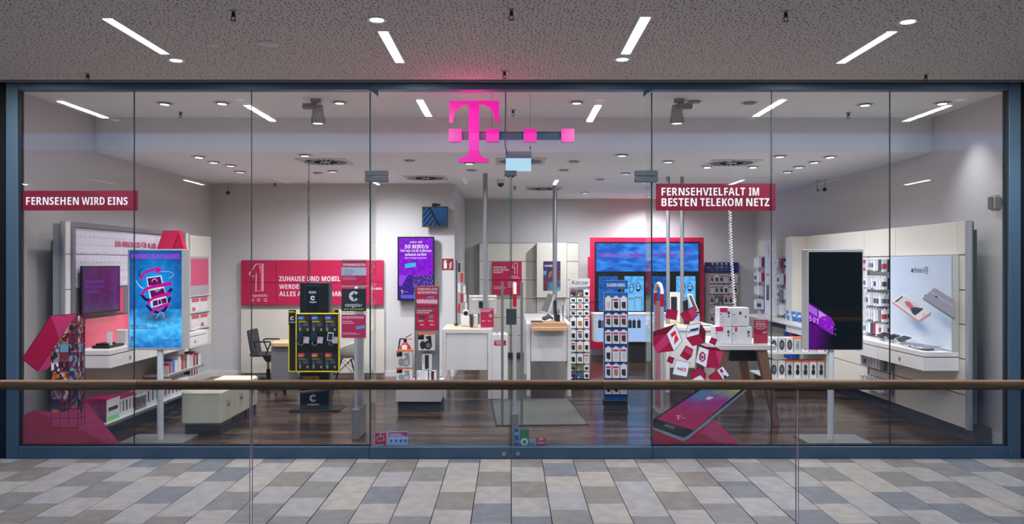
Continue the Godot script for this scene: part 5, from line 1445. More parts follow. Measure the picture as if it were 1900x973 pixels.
func make_centre() -> void:
	# grey slatted stand with headphones
	var d := 9.85
	var t: Node3D
	t = thing("display_plinth", "white plinth on a black base carrying the grey slatted stand", "plinth")
	slab(t, "kick_base", wx(738, 9.6), wx(817.5, 9.6), 0.0, 0.12, 9.62, 10.1, mat(rgb(30, 34, 36), 0.45))
	slab(t, "plinth", wx(734, 9.58), wx(818, 9.58), 0.12, 0.33, 9.58, 10.12, white_lac, 0.004)
	t = thing("slat_stand", "grey slatted accessory stand with two crimson posters on a white plinth", "display stand")
	board(t, "back_panel", 769, 531, 815, 706.5, d + 0.006, 0.04, mat(rgb(120, 124, 126), 0.45, 0.3), 0.002)
	for p in [769.0, 813.8]: board(t, "upright", p, 531, p + 1.4, 706.5, d - 0.004, 0.012, alu)
	for k in 27: board(t, "slat", 770.5, 614 + k * 3.45, 813.5, 616.3 + k * 3.45, d, 0.007, mat(rgb(168, 172, 174), 0.4, 0.3))
	var e := d - 0.006; var e2 := e - 0.001
	board(t, "poster", 772, 532.5, 812.5, 570, e, 0.003, pink)
	ptxt(t, "ZUBEHÖR ZUM", 774.5, 534, 811.5, 538.6, e2, paper)
	ptxt(t, "AKTIONSPREIS", 774.5, 540.7, 811.5, 545.5, e2, paper)
	cut(t, "offer_tag", [792, 551, 805.5, 549.6, 806, 552.8, 792.5, 554.4], e2, 0.0, mat(rgb(90, 150, 200), 0.5))
	var wave := PackedVector2Array()
	for k in 41: wave.append(Vector2(wx(773 + k * 0.97, e2), wy(559.5 - (1.0 + 4.5 * fmod(k * 0.618 + 0.2, 1.0)), e2)))
	for k in range(40, -1, -1): wave.append(Vector2(wx(773 + k * 0.97, e2), wy(560.5 + (1.0 + 4.5 * fmod(k * 0.754 + 0.5, 1.0)), e2)))
	plate(t, "sound_wave", wave, Vector3(0, 0, -e2), 0.0, mat(rgb(226, 190, 206), 0.5))
	board(t, "poster", 772, 574, 812.5, 612, e, 0.003, pink)
	ptxt(t, "SCHLANKER PREIS –", 773.5, 575.5, 804, 578.3, e2, paper)
	ptxt(t, "FETTER SOUND", 773.5, 579.5, 796.5, 582.3, e2, paper)
	cut(t, "pictured_speaker", [776, 585, 790, 587.5, 789.5, 592.5, 778, 590.5], e2, 0.0, mat(rgb(60, 64, 66), 0.5))
	plate(t, "pictured_headphones", oval(wx(800, e2), wy(588, e2), 0.03, 0.028), Vector3(0, 0, -e2), 0.0, mat(rgb(130, 120, 130), 0.5))
	for x in [776.0, 795.0]:
		pfine(t, x, 594, x + 11, 597, 2, e2, paper); ptxt(t, "99 €", x + 3, 601.5, x + 11, 604.5, e2, paper)
	headphone_box("black headphones carton hanging in the middle of the slatted stand", 776, 619, 806, 651, 9.72, rgb(36, 40, 44))
	headphone_box("silver headphones carton, upper of the pair left of the slatted stand", 736, 650.5, 765, 683, 9.75, rgb(140, 142, 146))
	headphone_box("silver headphones carton, lower of the pair left of the slatted stand", 736, 684, 765, 708.5, 9.75, rgb(140, 142, 146))
	var tubes := [[783, 657.5, 800.5, 687, rgb(48, 44, 44), "upright carton with a dark speaker picture hanging on the slats"], [773, 688, 794, 708.8, rgb(214, 212, 210), "plain white speaker carton, lower left on the slatted stand"], [796, 688, 809, 708.8, rgb(80, 24, 34), "carton with a dark red speaker, lower right on the slatted stand"]]
	for q in tubes:
		t = thing("speaker_carton", q[5], "packaging", "speaker cartons on the grey stand")
		board(t, "carton", q[0], q[1], q[2], q[3], 9.78, 0.06, paper, 0.003)
		var w: float = q[2] - q[0]; var h: float = q[3] - q[1]
		board(t, "speaker_picture", q[0] + w * 0.3, q[1] + h * 0.06, q[0] + w * 0.72, q[3] - h * 0.06, 9.779, 0.001, mat(q[4], 0.4))
		pfine(t, q[0] + w * 0.05, q[1] + h * 0.15, q[0] + w * 0.24, q[1] + h * 0.6, 4, 9.7785, mat(rgb(150, 150, 154), 0.5))

	# counter under the first pole
	t = thing("service_counter", "white counter with light wood top and open base right of the slatted stand", "counter")
	desk(t, wx(820, 10.5), wx(912.5, 10.5), 10.5, 11.35, 0.91, 0.535, mat(rgb(220, 198, 160), 0.4))
	t = thing("cable_pole", "grey pole rising from the white counter to the ceiling", "pole")
	cyl(t, "tube", Vector3(wx(900.5, 11.18), (0.91 + H2) / 2, -11.18), 0.033, H2 - 0.91, alu)
	cyl(t, "collar", Vector3(wx(900.5, 11.18), 0.918, -11.18), 0.042, 0.012, alu)
	t = a4_stand("crimson SCHLANKER PREIS sign stand on the white counter", 892, 572.5, 916, 608, 10.62)
	e = 10.618
	ptxt(t, "SCHLANKER PREIS –", 893, 574.3, 915, 576.3, e, paper); ptxt(t, "FETTER SOUND", 893, 577.3, 909, 579.3, e, paper)
	cut(t, "pictured_speaker", [894.5, 584, 902, 585.5, 901.5, 588.6, 895.5, 587.2], e, 0.0, mat(rgb(90, 90, 96), 0.5))
	plate(t, "pictured_headphones", oval(wx(910, e), wy(586, e), 0.024, 0.026), Vector3(0, 0, -e), 0.0, mat(rgb(170, 150, 165), 0.5))
	for x in [894.5, 905.5]: ptxt(t, "99 €", x, 595, x + 6, 597, e, paper)
	t = thing("speaker", "white cylinder loudspeaker with dark front standing on the white counter", "speaker")
	board(t, "body", 878, 584, 886.5, 607.5, 10.7, 0.07, white_lac, 0.01)
	board(t, "dark_front", 872, 585.5, 877.5, 608, 10.68, 0.05, mat(rgb(50, 50, 54), 0.6), 0.004)
	t = thing("camera_box", "small white carton with a camera lens on the white counter", "packaging")
	board(t, "carton", 856, 588, 870.5, 604.5, 10.9, 0.1, paper, 0.003)
	cyl(t, "pictured_lens", Vector3(wx(864, 10.89), wy(582, 10.89), -10.93), 0.03, 0.03, black, 2)
	board(t, "upper_carton", 859, 576, 869, 588, 10.92, 0.07, paper, 0.003)
	t = thing("earphone_rack", "slim black rack hung with red and white earphones on the counter", "display stand")
	board(t, "post", 846.3, 483.5, 848, 602.5, 11.06, 0.012, black)
	board(t, "foot", 842.5, 601, 850, 604.5, 11.03, 0.08, mat(rgb(70, 64, 62), 0.4))
	for k in 6:
		var y := 484.0 + k * 20.0
		slab(t, "hook", wx(848, 11.06), wx(866, 11.06), wy(y + 3, 11.06), wy(y + 3, 11.06) + 0.004, 11.06, 11.064, glass(Color(0.8, 0.84, 0.86), 0.3))
	var cols := [rgb(52, 52, 58), rgb(196, 44, 30), rgb(230, 228, 226), rgb(170, 30, 44), rgb(196, 44, 30), rgb(220, 220, 222)]
	for k in 6:
		var pp := board(t, "earphone_pack", 849.5 + (k % 2) * 5.0, 488 + k * 19.0, 854 + (k % 2) * 5.0, 505 + k * 19.0, 11.065 - (k % 2) * 0.02, 0.02, mat(cols[k], 0.4), 0.003)
	for k in 3: board(t, "clear_pack", 859.5 + k * 1.5, 530 + k * 16, 864 + k * 1.5, 545 + k * 16, 11.05, 0.012, mat(rgb(214, 216, 220), 0.3))
	t = thing("desktop_monitor", "pale monitor with two bright bars at the back of the white counter", "monitor")
	board(t, "cabinet", 870, 548, 921, 583, 11.26, 0.03, mat(rgb(186, 182, 178), 0.4), 0.004)
	board(t, "light_bar", 870, 548, 921, 551.5, 11.255, 0.01, mat(rgb(244, 244, 244), 0.3))
	board(t, "light_bar", 875, 554.5, 917, 557, 11.255, 0.01, mat(rgb(244, 244, 244), 0.3))
	board(t, "stand", 889, 583, 901, 602, 11.27, 0.03, alu)
	board(t, "picture_card", 888.5, 560, 897, 572, 11.25, 0.004, mat(rgb(30, 40, 44), 0.3))
	t = thing("leaflet_pedestal", "white leaflet pedestal with pink TELEKOM TREND label beside the counter", "pedestal")
	board(t, "body", 912.8, 621, 942, 741, 10.5, 0.2, white_lac, 0.004)
	board(t, "label", 917, 632, 939, 641.5, 10.498, 0.002, pink)
	ptxt(t, "TELEKOM", 919, 633.3, 932, 636, 10.497, paper); ptxt(t, "TREND", 921, 637.2, 931, 640, 10.497, paper)
	for k in 5:
		board(t, "leaflet", 915 + k * 4.6, 616.5 + (k % 2) * 1.2, 920 + k * 4.6, 626, 10.54 + k * 0.005, 0.003, mat(rgb(232, 170, 184), 0.5) if k % 2 else paper)

	# till desk
	t = thing("till_desk", "white till desk with wooden keyboard shelf and open lower half", "counter")
	desk(t, wx(977, 10.7), wx(1060, 10.7), 10.7, 12.9, 0.965, 0.50, white_lac)
	slab(t, "wood_shelf", wx(986.5, 10.6), wx(1051.5, 10.6), 0.925, 0.985, 10.6, 10.95, mat(rgb(190, 150, 112), 0.45), 0.003)
	slab(t, "wood_lip", wx(986, 10.56), wx(1052.5, 10.56), 0.88, 0.928, 10.56, 10.62, mat(rgb(206, 166, 126), 0.45), 0.004)
	slab(t, "lower_back", wx(987, 11), wx(1051, 11), 0.0, 0.45, 11.3, 11.32, mat(rgb(150, 146, 142), 0.6))
	t = thing("cable_pole", "grey pole rising from the till desk to the ceiling", "pole")
	cyl(t, "tube", Vector3(wx(1029.5, 12.7), (0.967 + H2) / 2, -12.7), 0.034, H2 - 0.967, alu)
	cyl(t, "collar", Vector3(wx(1029.5, 12.7), 0.973, -12.7), 0.044, 0.012, alu)
	t = thing("till_screen", "tilted grey touch screen on the till desk", "monitor")
	var s := cut(t, "back_shell", [1017, 544.5, 1029, 548, 1018, 583, 1004, 577.5], 11.0, 0.04, mat(rgb(122, 118, 114), 0.45))
	cut(t, "bright_edge", [1027, 547.5, 1029.4, 548.2, 1018.5, 583.2, 1004, 578.5, 1004, 577, 1016.5, 580.5], 10.995, 0.004, mat(rgb(210, 210, 212), 0.3))
	cut(t, "stand", [1027, 560, 1032, 556, 1034, 596.8, 1028.5, 596.8], 11.05, 0.05, mat(rgb(36, 38, 42), 0.45))
	slab(t, "foot", wx(1022, 11.05), wx(1040, 11.05), 0.966, 0.98, 11.0, 11.12, mat(rgb(60, 36, 40), 0.4), 0.004)
	t = thing("customer_display", "small tilted customer display beside the till screen", "monitor")
	cut(t, "shell", [1041, 558, 1044, 562, 1050, 577, 1045, 575], 11.2, 0.04, mat(rgb(190, 190, 192), 0.4))
	slab(t, "post", wx(1044, 11.2), wx(1045.5, 11.2), 0.966, wy(566, 11.2), 11.2, 11.22, black)
	t = thing("receipt_scanner", "dark hand scanner and cable heap on the till desk", "scanner")
	var sc := box(t, "scanner_body", Vector3(wx(1014, 10.8), 1.04, -10.8), Vector3(0.12, 0.05, 0.08), mat(rgb(60, 64, 68), 0.5), 0.018)
	sc.rotation = Vector3(0, 0.3, 0.35)
	var sh := box(t, "scanner_handle", Vector3(wx(1021, 10.8), 1.05, -10.82), Vector3(0.11, 0.03, 0.035), mat(rgb(50, 54, 58), 0.5), 0.012); sh.rotation.z = -0.7
	box(t, "scanner_window", Vector3(wx(1012, 10.8), 1.04, -10.78), Vector3(0.04, 0.012, 0.03), mat(rgb(170, 40, 40), 0.3))
	t = thing("pen_cup", "dark pen cup with pens behind the scanner on the till desk", "pen cup")
	cyl(t, "cup", Vector3(wx(1035.5, 10.8), 1.03, -10.82), 0.028, 0.09, black)
	for k in 4:
		var pen := cyl(t, "pen", Vector3(wx(1034 + k, 10.8), 1.085, -10.82), 0.004, 0.13, mat([rgb(60, 60, 64), rgb(180, 180, 184), rgb(40, 60, 110), rgb(150, 30, 50)][k], 0.4)); pen.rotation.z = 0.1 - k * 0.07
	t = thing("keyboard", "flat keyboard lying on the wooden till shelf", "keyboard")
	slab(t, "body", wx(985, 10.66), wx(1007, 10.66), 0.986, 1.0, 10.64, 10.75, mat(rgb(70, 72, 76), 0.5), 0.003)
	for r in 3: slab(t, "key_row", wx(986, 10.66), wx(1006, 10.66), 1.0, 1.004, 10.65 + r * 0.032, 10.675 + r * 0.032, mat(rgb(40, 42, 46), 0.5))

	# entrance mat
	t = own("door_mat", "grey ribbed entrance mat with dark rubber edge inside the doors", "mat", Vector3(0.30, 0, -9.62), deg_to_rad(3.3))
	var gn := noise(0.2, 61, 3)
	var pile := StandardMaterial3D.new(); pile.roughness = 0.95; pile.uv1_triplanar = true; pile.uv1_scale = Vector3(2, 2, 2)
	pile.albedo_texture = picture(128, 128, func(u: float, v: float) -> Color:
		var g := 0.40 + 0.2 * gn.get_noise_2d(u * 128, v * 128) + 0.1 * gn.get_noise_2d(u * 512, v * 512)
		return Color(g, g * 1.01, g * 0.93))
	box(t, "rubber_edge", Vector3(0, 0.003, 0), Vector3(1.02, 0.006, 1.70), mat(rgb(44, 44, 48), 0.7))
	box(t, "pile", Vector3(0, 0.006, 0), Vector3(0.98, 0.006, 1.66), pile)

	# anti-theft gates
	var rose := mat(rgb(176, 96, 116), 0.35)
	antenna(wx(664, 8.18), 8.05, "anti-theft gate left of the doors", mat(rgb(128, 132, 134), 0.35))
	antenna(wx(955, 7.98), 7.82, "anti-theft gate in the middle of the doors", mat(rgb(128, 132, 134), 0.35))
	antenna(wx(1224, 8.0), 7.85, "anti-theft gate with rose panel right of the doors", rose)

	# till sign rack
	d = 12.2
	t = thing("accessory_rack", "wire accessory rack with a Kasse sign beside the till desk", "display stand")
	board(t, "sign_plate", 1057.5, 517, 1094.5, 532, d + 0.04, 0.02, mat(rgb(196, 196, 196), 0.4), 0.002)
	ptxt(t, "Kasse", 1061.5, 520.5, 1091, 528.5, d + 0.038, mat(rgb(26, 26, 30), 0.5), font_r)
	board(t, "back_panel", 1057, 534, 1094, 704, d + 0.06, 0.02, mat(rgb(150, 152, 154), 0.4, 0.3))
	board(t, "red_edge", 1056, 672, 1058, 704, d + 0.04, 0.02, mat(rgb(190, 20, 50), 0.4))
	slab(t, "base", wx(1056, d), wx(1095, d), 0.0, 0.06, d + 0.04, d + 0.2, black, 0.003)
	var cx := [[1058.3, 1069], [1070.5, 1082], [1083.5, 1093.5]]
	var ry := [[537, 550.5], [552, 561.5], [563, 574], [575.5, 586], [587.5, 609], [611, 631], [633, 653], [655, 675], [677, 688.5], [690, 703]]
	var pal := [rgb(70, 70, 76), rgb(190, 190, 60), rgb(70, 64, 90), rgb(130, 60, 60), rgb(120, 190, 60), rgb(214, 214, 214), rgb(214, 214, 214), rgb(220, 220, 220), rgb(90, 130, 80), rgb(60, 90, 140)]
	for r in ry.size():
		for c in 3:
			var hd: Variant = rgb(200, 36, 80) if (r + c) % 3 == 0 else null
			pack("accessory_pack", "small accessory pack on the Kasse rack, %s row, %s column" % [ORD[r], ["left", "middle", "right"][c]], "packs on the Kasse rack", cx[c][0], ry[r][0], cx[c][1], ry[r][1], d - (0.04 if r % 2 else 0.05), pal[r] if r in [0, 8, 9] and c < 2 else rgb(222, 222, 222), hd, [rgb(34, 34, 40), rgb(170, 110, 60), rgb(30, 32, 40), rgb(90, 90, 96)][(r * 2 + c) % 4] if r != 7 or c != 2 else rgb(190, 188, 190), 0.08)

	# blue tower
	d = 9.665
	var bl := mat(rgb(20, 92, 172), 0.4)
	t = thing("accessory_tower", "blue accessory tower with a white SAMSUNG header", "display stand")
	board(t, "header", 1119.3, 520.3, 1165, 537, d + 0.015, 0.02, bl, 0.002)
	ptxt(t, "SAMSUNG", 1126, 526, 1159.5, 532.3, d + 0.014, paper)
	for p in [1131.0, 1154.0]: board(t, "header_post", p, 536, p + 1, 544, d + 0.005, 0.005, alu)
	board(t, "back_panel", 1121, 543, 1165, 743, d + 0.02, 0.03, bl, 0.003)
	for p in [1120.0, 1164.4]: board(t, "edge", p, 543, p + 1.0, 743, d + 0.015, 0.04, mat(rgb(150, 170, 190), 0.3, 0.3))
	slab(t, "pedestal", wx(1120.5, 9.7), wx(1164.5, 9.7), 0.0, wy(744.5, 9.7), 9.70, 9.86, mat(rgb(30, 34, 36), 0.4), 0.003)
	board(t, "silver_rim", 1120, 742.5, 1165, 744.5, 9.69, 0.02, alu)
	for p in [1117.8, 1165.0]: slab(t, "foot", wx(p, 9.7), wx(p + 2.2, 9.7), 0.0, 0.05, 9.69, 9.72, mat(rgb(200, 204, 208), 0.3, 0.4), 0.004)
	var tx := [[1123, 1134.8], [1136.6, 1149.4], [1151, 1163.4]]
	var ty := [[549.5, 577], [581, 607.4], [612, 638.4], [643, 671.7], [674.7, 702], [705.5, 732]]
	var tp := [rgb(206, 190, 190), rgb(36, 40, 46), rgb(40, 44, 70), rgb(60, 62, 64), rgb(44, 50, 56), rgb(96, 44, 24), rgb(44, 50, 56), rgb(44, 50, 56), rgb(96, 40, 26), rgb(40, 44, 48), rgb(206, 206, 208), rgb(204, 206, 208), rgb(60, 44, 64), rgb(190, 110, 110), rgb(50, 46, 60), rgb(40, 40, 50), rgb(36, 40, 48), rgb(196, 200, 190)]
	for r in 6:
		for c in 3:
			var i := r * 3 + c
			var hd: Variant = rgb(206, 40, 90) if not i in [0, 2, 9, 14, 15, 16, 17] else null
			pack("phone_case_pack", "white phone case pack on the blue tower, %s row, %s column" % [ORD[r], ["left", "middle", "right"][c]], "phone case packs on the blue tower", tx[c][0], ty[r][0], tx[c][1], ty[r][1], d - 0.03, rgb(228, 228, 230), hd, tp[i], 0.044)

	# third counter with the second pair of poles, and the high table
	t = thing("service_counter", "white counter with light wood top behind the cube stickers", "counter")
	desk(t, wx(1236, 11.0), wx(1334, 11.0), 11.0, 12.2, 0.90, 0.56, mat(rgb(214, 184, 140), 0.4))
	slab(t, "side_panel", wx(1236, 11.0), wx(1238, 11.0), 0.05, 0.85, 11.05, 12.15, cream)
	slab(t, "modesty_panel", wx(1240, 11.4), wx(1330, 11.4), 0.05, 0.80, 11.5, 11.52, cream)
	for k in 2:
		var px: float = [1239.5, 1265.5][k]
		t = thing("cable_pole", "grey pole rising to the ceiling behind the banner, %s of the pair" % ["left", "right"][k], "pole")
		cyl(t, "tube", Vector3(wx(px, 11.6), (0.90 + H2) / 2, -11.6), 0.026, H2 - 0.90, alu)
		cyl(t, "collar", Vector3(wx(px, 11.6), 0.908, -11.6), 0.036, 0.012, alu)
	t = thing("till_screen", "white-framed tilted screen behind the top cube sticker", "monitor")
	cut(t, "shell", [1274.5, 546, 1284, 546, 1297, 578, 1287, 581], 11.3, 0.04, white_lac)
	cut(t, "panel", [1278, 548.5, 1283, 548.5, 1295, 577, 1288.5, 578.5], 11.295, 0.004, mat(rgb(90, 78, 76), 0.2))
	cut(t, "stand", [1268, 560, 1276, 556, 1280, 602, 1270, 602], 11.34, 0.05, black)
	t = thing("card_terminal", "white card terminal cabinet between the two poles", "electronics")
	board(t, "cabinet", 1243, 543, 1262, 597.8, 11.9, 0.2, white_lac, 0.004)
	board(t, "dark_front", 1245, 551, 1256, 577, 11.895, 0.01, mat(rgb(36, 36, 40), 0.3))
	t = thing("notebook", "open notebook lying on the counter behind the cube stickers", "notebook")
	var nb := slab(t, "cover", wx(1296, 11.2), wx(1322, 11.2), 0.90, 0.912, 11.15, 11.35, mat(rgb(40, 40, 46), 0.4), 0.002)
	slab(t, "pages", wx(1297, 11.2), wx(1321, 11.2), 0.912, 0.918, 11.16, 11.34, paper)

	# high table
	t = thing("display_table", "white-topped high table on four splayed wooden legs", "table")
	var lw := mat(rgb(128, 96, 74), 0.45)
	slab(t, "tabletop", wx(1322, 8.95), wx(1437, 8.95), 0.805, 0.86, 8.9, 10.05, white_lac, 0.004)
	for q in [[2.36, 8.98, -0.10, 0.0], [2.78, 8.98, 0.15, 0.06], [2.36, 9.92, -0.10, 0.0], [2.80, 9.92, 0.17, -0.06]]:
		tube_leg(t, Vector3(q[0], 0.805, -q[1]), Vector3(q[0] + q[2], 0.0, -(q[1] - q[3])), lw)
	slab(t, "drawer_box", wx(1352, 9.2), wx(1413, 9.2), 0.655, 0.800, 9.15, 9.85, mat(rgb(34, 40, 42), 0.45), 0.004)
	var rb := [[1335, 571, 1358.5, 606, 0], [1359, 571.5, 1390, 606, 1], [1327, 606.3, 1358, 640, 2], [1358.8, 607, 1395.5, 640, 3]]
	for q in rb:
		t = thing("router_carton", "white router carton on the high table, %s of the pile" % ["upper left", "upper right", "lower left", "lower right"][q[4]], "box", "router cartons piled on the high table")
		board(t, "carton", q[0], q[1], q[2], minf(q[3], 639.4), 8.98, 0.2, mat(rgb(238, 238, 240), 0.35), 0.004)
		if q[4] in [0, 2, 3]: board(t, "magenta_corner", q[0] + 1 + (4 if q[4] == 3 else 0), q[1] + 0.5, q[0] + (15 if q[4] != 3 else 9), q[1] + 9, 8.978, 0.003, mat(rgb(226, 30, 90), 0.4))
		var bx: float = q[2] - 6.5
		plate(t, "round_symbol", oval(wx(bx if q[4] != 1 else bx - 10, 8.977), wy(q[1] + 10, 8.977), 0.014, 0.018), Vector3(0, 0, -8.977), 0.0, mat(rgb(70, 84, 100), 0.4))
		board(t, "device_picture", bx - 1, q[1] + 14.5, bx + 1.2, q[1] + 18.5, 8.978, 0.001, mat(rgb(60, 60, 64), 0.4))
		pfine(t, q[0] + 2, q[1] + 14, q[0] + 10, q[3] - 6, 3, 8.978, mat(rgb(214, 214, 218), 0.4))
		board(t, "blue_mark", q[0] + 0.5, q[1] + 11.5, q[0] + 4.5, q[1] + 13.5, 8.978, 0.001, mat(rgb(80, 160, 200), 0.4))
	t = a4_stand("crimson 50 MBit/s sign stand on the high table", 1398.3, 594, 1424.5, 637.6, 8.96)
	e = 8.958
	for l in [["Jetzt mit", 1402, 596, 1420, 598.6], ["50 MBit/s", 1402, 599.6, 1421, 604], ["für nur 24,95 € / Monat", 1400, 605.2, 1423, 608], ["zuhause surfen!", 1403, 608.8, 1419, 611.2]]:
		txt(t, l[0], Vector3(wx(l[1], e), wy(l[4], e), -e), wx(l[3], e) - wx(l[1], e), wy(l[2], e) - wy(l[4], e), paper, 0.0, null, 0.15)
	cut(t, "offer_tag", [1415, 616.5, 1423, 615, 1423.4, 618, 1415.5, 619.5], e, 0.0, mat(rgb(130, 180, 220), 0.5))
	var cn := noise(10.0, 71, 2)
	board(t, "printed_town", 1398.5, 621, 1424.3, 637.8, e, 0.001, tex_mat(picture(64, 40, func(u: float, v: float) -> Color: return rgb(170, 20, 50).lerp(rgb(226, 120, 120), clampf(0.3 + 0.9 * cn.get_noise_2d(u * 2.0, v * 2.0), 0, 1))), 0.45))
	coil("coiled_cable", "white coiled cable hanging from the ceiling to the router cartons", Vector3(wx(1354, 9.7), H2, -9.7), 1.24, wy(340, 9.7), 0.016, 0.005, 46, mat(rgb(226, 224, 222), 0.5), 0.06)

func tube_leg(t: Node3D, a: Vector3, b: Vector3, m: Material) -> void:
	# tapered square leg from a (top) to b (foot)
	var st := SurfaceTool.new(); st.begin(Mesh.PRIMITIVE_TRIANGLES); st.set_smooth_group(-1)
	var q := []
	for e in [[a, 0.055], [b, 0.034]]:
		for k in [[-1, -1], [1, -1], [1, 1], [-1, 1]]: q.append(e[0] + Vector3(k[0] * e[1], 0, k[1] * e[1]))
	var mid := (a + b) / 2
	for i in 8: q[i] -= mid
	for k in 4:
		face(st, [q[k], q[(k + 1) % 4], q[4 + (k + 1) % 4], q[4 + k]])
	face(st, [q[0], q[1], q[2], q[3]]); face(st, [q[4], q[5], q[6], q[7]])
	st.generate_normals()
	put(t, "leg", st.commit(), m, mid)

# ---------------------------------------------------------------- far wall
func make_back_right() -> void:
	var t := thing("panel_wall", "cream panelled wall with dark joints behind the till desk", "shop fitting")
	var d := 15.35
	slab(t, "carcass", wx(889, d), wx(1074, d), 0.07, 2.16, d + 0.021, 15.57, mat(rgb(36, 36, 38), 0.7))
	var ys := [451.0, 485.0, 519.6, 554.3, 589.3, 622.5, 655.0]
	for r in 6:
		for c in [[889.5, 947.6], [948.1, 995.5], [1052, 1073.5]]:
			board(t, "panel", c[0], ys[r] + 0.7, c[1], ys[r + 1] - 0.1, d, 0.02, cream, 0.002)
	t = thing("poster_cabinet", "cream cabinet front with a framed advert and shelf, in the panelled wall", "cabinet")
	board(t, "body", 996, 451, 1051.5, 553, 15.1, 0.25, cream, 0.004)
	board(t, "niche_back", 996, 554, 1051.5, 586, 15.3, 0.04, white_lac)
	board(t, "niche_shelf", 996, 584, 1051.5, 589, 15.0, 0.33, white_lac, 0.003)
	board(t, "base", 996, 590, 1051.5, 655, 15.1, 0.25, cream, 0.003)
	var e := 15.097
	var pn := noise(1.6, 81, 3)
	board(t, "advert", 1008, 485, 1040, 540, e, 0.003, tex_mat(picture(64, 112, func(u: float, v: float) -> Color:
		if v < 0.16: return rgb(64, 26, 90)
		if v > 0.80: return rgb(130, 196, 232)
		var n := pn.get_noise_2d(u * 2.2, v * 2.2)
		return rgb(96, 30, 56).lerp(rgb(60, 160, 190), clampf(0.5 + n * 2.0, 0, 1)) if v < 0.6 else rgb(150, 196, 220).lerp(rgb(60, 130, 180), clampf(0.5 + n * 2.0, 0, 1))), 0.4))
	pfine(t, 1010.5, 491, 1030, 495, 2, e - 0.001, paper)
	plate(t, "pictured_head", oval(wx(1019, e), wy(507, e), 0.055, 0.06), Vector3(0, 0, -e + 0.001), 0.0, mat(rgb(150, 90, 70), 0.5))
	cut(t, "pictured_hair", [1013, 514, 1015, 502, 1020, 498.5, 1023, 502, 1018, 506, 1016.5, 516], e - 0.002, 0.0, mat(rgb(44, 30, 34), 0.5))
	t = thing("wall_poster", "crimson poster reading STARTEN SIE IN DIE DIGITALE ZUKUNFT on the cream panels", "poster")
	board(t, "sheet", 913.5, 486, 968, 519.3, 15.3, 0.03, pink)
	board(t, "lower_sheet", 913.5, 520.3, 968, 547, 15.3, 0.03, pink)
	e = 15.298
	ptxt(t, "STARTEN SIE", 915.5, 494.8, 939, 498, e, paper); ptxt(t, "IN DIE DIGITALE", 915.5, 499.4, 944, 502.6, e, paper); ptxt(t, "ZUKUNFT", 915.5, 504, 933, 507.2, e, paper)
	one_mark(t, [955, 488.6, 960, 488.3, 960, 508.5, 955, 508.5, 955.3, 495, 952.6, 498, 950, 496], e, 0.01, paper)
	pfine(t, 948, 510.5, 965, 517, 2, e, mat(rgb(230, 170, 190), 0.5)); pfine(t, 915.5, 530, 940, 537, 3, e, mat(rgb(230, 150, 180), 0.5)); pfine(t, 943, 521.5, 960, 534, 4, e, mat(rgb(230, 170, 190), 0.5))

	# magenta video wall
	d = 15.1
	t = thing("video_wall", "magenta-framed video wall with a wide screen above four upright screens", "display")
	var mg := mat(rgb(206, 8, 70), 0.4)
	board(t, "magenta_back", 1095.5, 441, 1306, 648, d + 0.1, 0.1, mg, 0.003)
	board(t, "magenta_side", 1090.8, 477, 1104, 560, d + 0.08, 0.03, mg)
	board(t, "cabinet", 1104, 449, 1298, 581, d + 0.03, 0.07, mat(rgb(12, 12, 14), 0.3), 0.003)
	var bn := noise(1.0, 91, 3)
	var sea := picture(192, 64, func(u: float, v: float) -> Color:
		var n := bn.get_noise_2d(u * 5.0, v * 4.0)
		if v > 0.78: return Color(0.07, 0.30, 0.66).lerp(Color(0.18, 0.50, 0.85), clampf(0.5 + n, 0, 1))
		return Color(0.09, 0.33, 0.70).lerp(Color(0.30, 0.62, 0.95), clampf(0.4 + n * 0.8 - absf(u - 0.5) * 0.5, 0, 1)))
	e = d + 0.028
	put(t, "wide_screen", plate_mesh(rect2(wx(1106, e), wy(504, e), wx(1296, e), wy(452, e)), 0.0), glow_tex(sea, 1.35), Vector3(0, 0, -e))
	var vi := glow(Color(0.72, 0.08, 0.78), 0.9)
	ptxt(t, "WUNSCHLOS MOBIL", 1111.5, 470.5, 1194, 477.5, e - 0.002, vi)
	ptxt(t, "MIT DEN NEUEN MAGENTA MOBIL TARIFEN", 1210, 470, 1281, 473.6, e - 0.002, vi)
	ptxt(t, "Jetzt informieren und wechseln", 1210, 476.2, 1262, 478.2, e - 0.002, vi)
	var bg := glow_tex(picture(48, 80, func(u: float, v: float) -> Color:
		var n := bn.get_noise_2d(u * 4.0 + 7.0, v * 6.0)
		return Color(0.12, 0.42, 0.80).lerp(Color(0.42, 0.74, 0.96), clampf(0.75 + n * 0.6, 0, 1))), 1.15)
	var bgd := glow_tex(picture(48, 80, func(u: float, v: float) -> Color:
		var n := bn.get_noise_2d(u * 4.0 + 3.0, v * 6.0)
		return Color(0.05, 0.24, 0.56).lerp(Color(0.16, 0.45, 0.80), clampf(0.5 + n * 0.7, 0, 1))), 1.0)
	var skin := glow(Color(0.50, 0.78, 0.98), 0.95); var ink := glow(Color(0.04, 0.12, 0.30), 0.9)
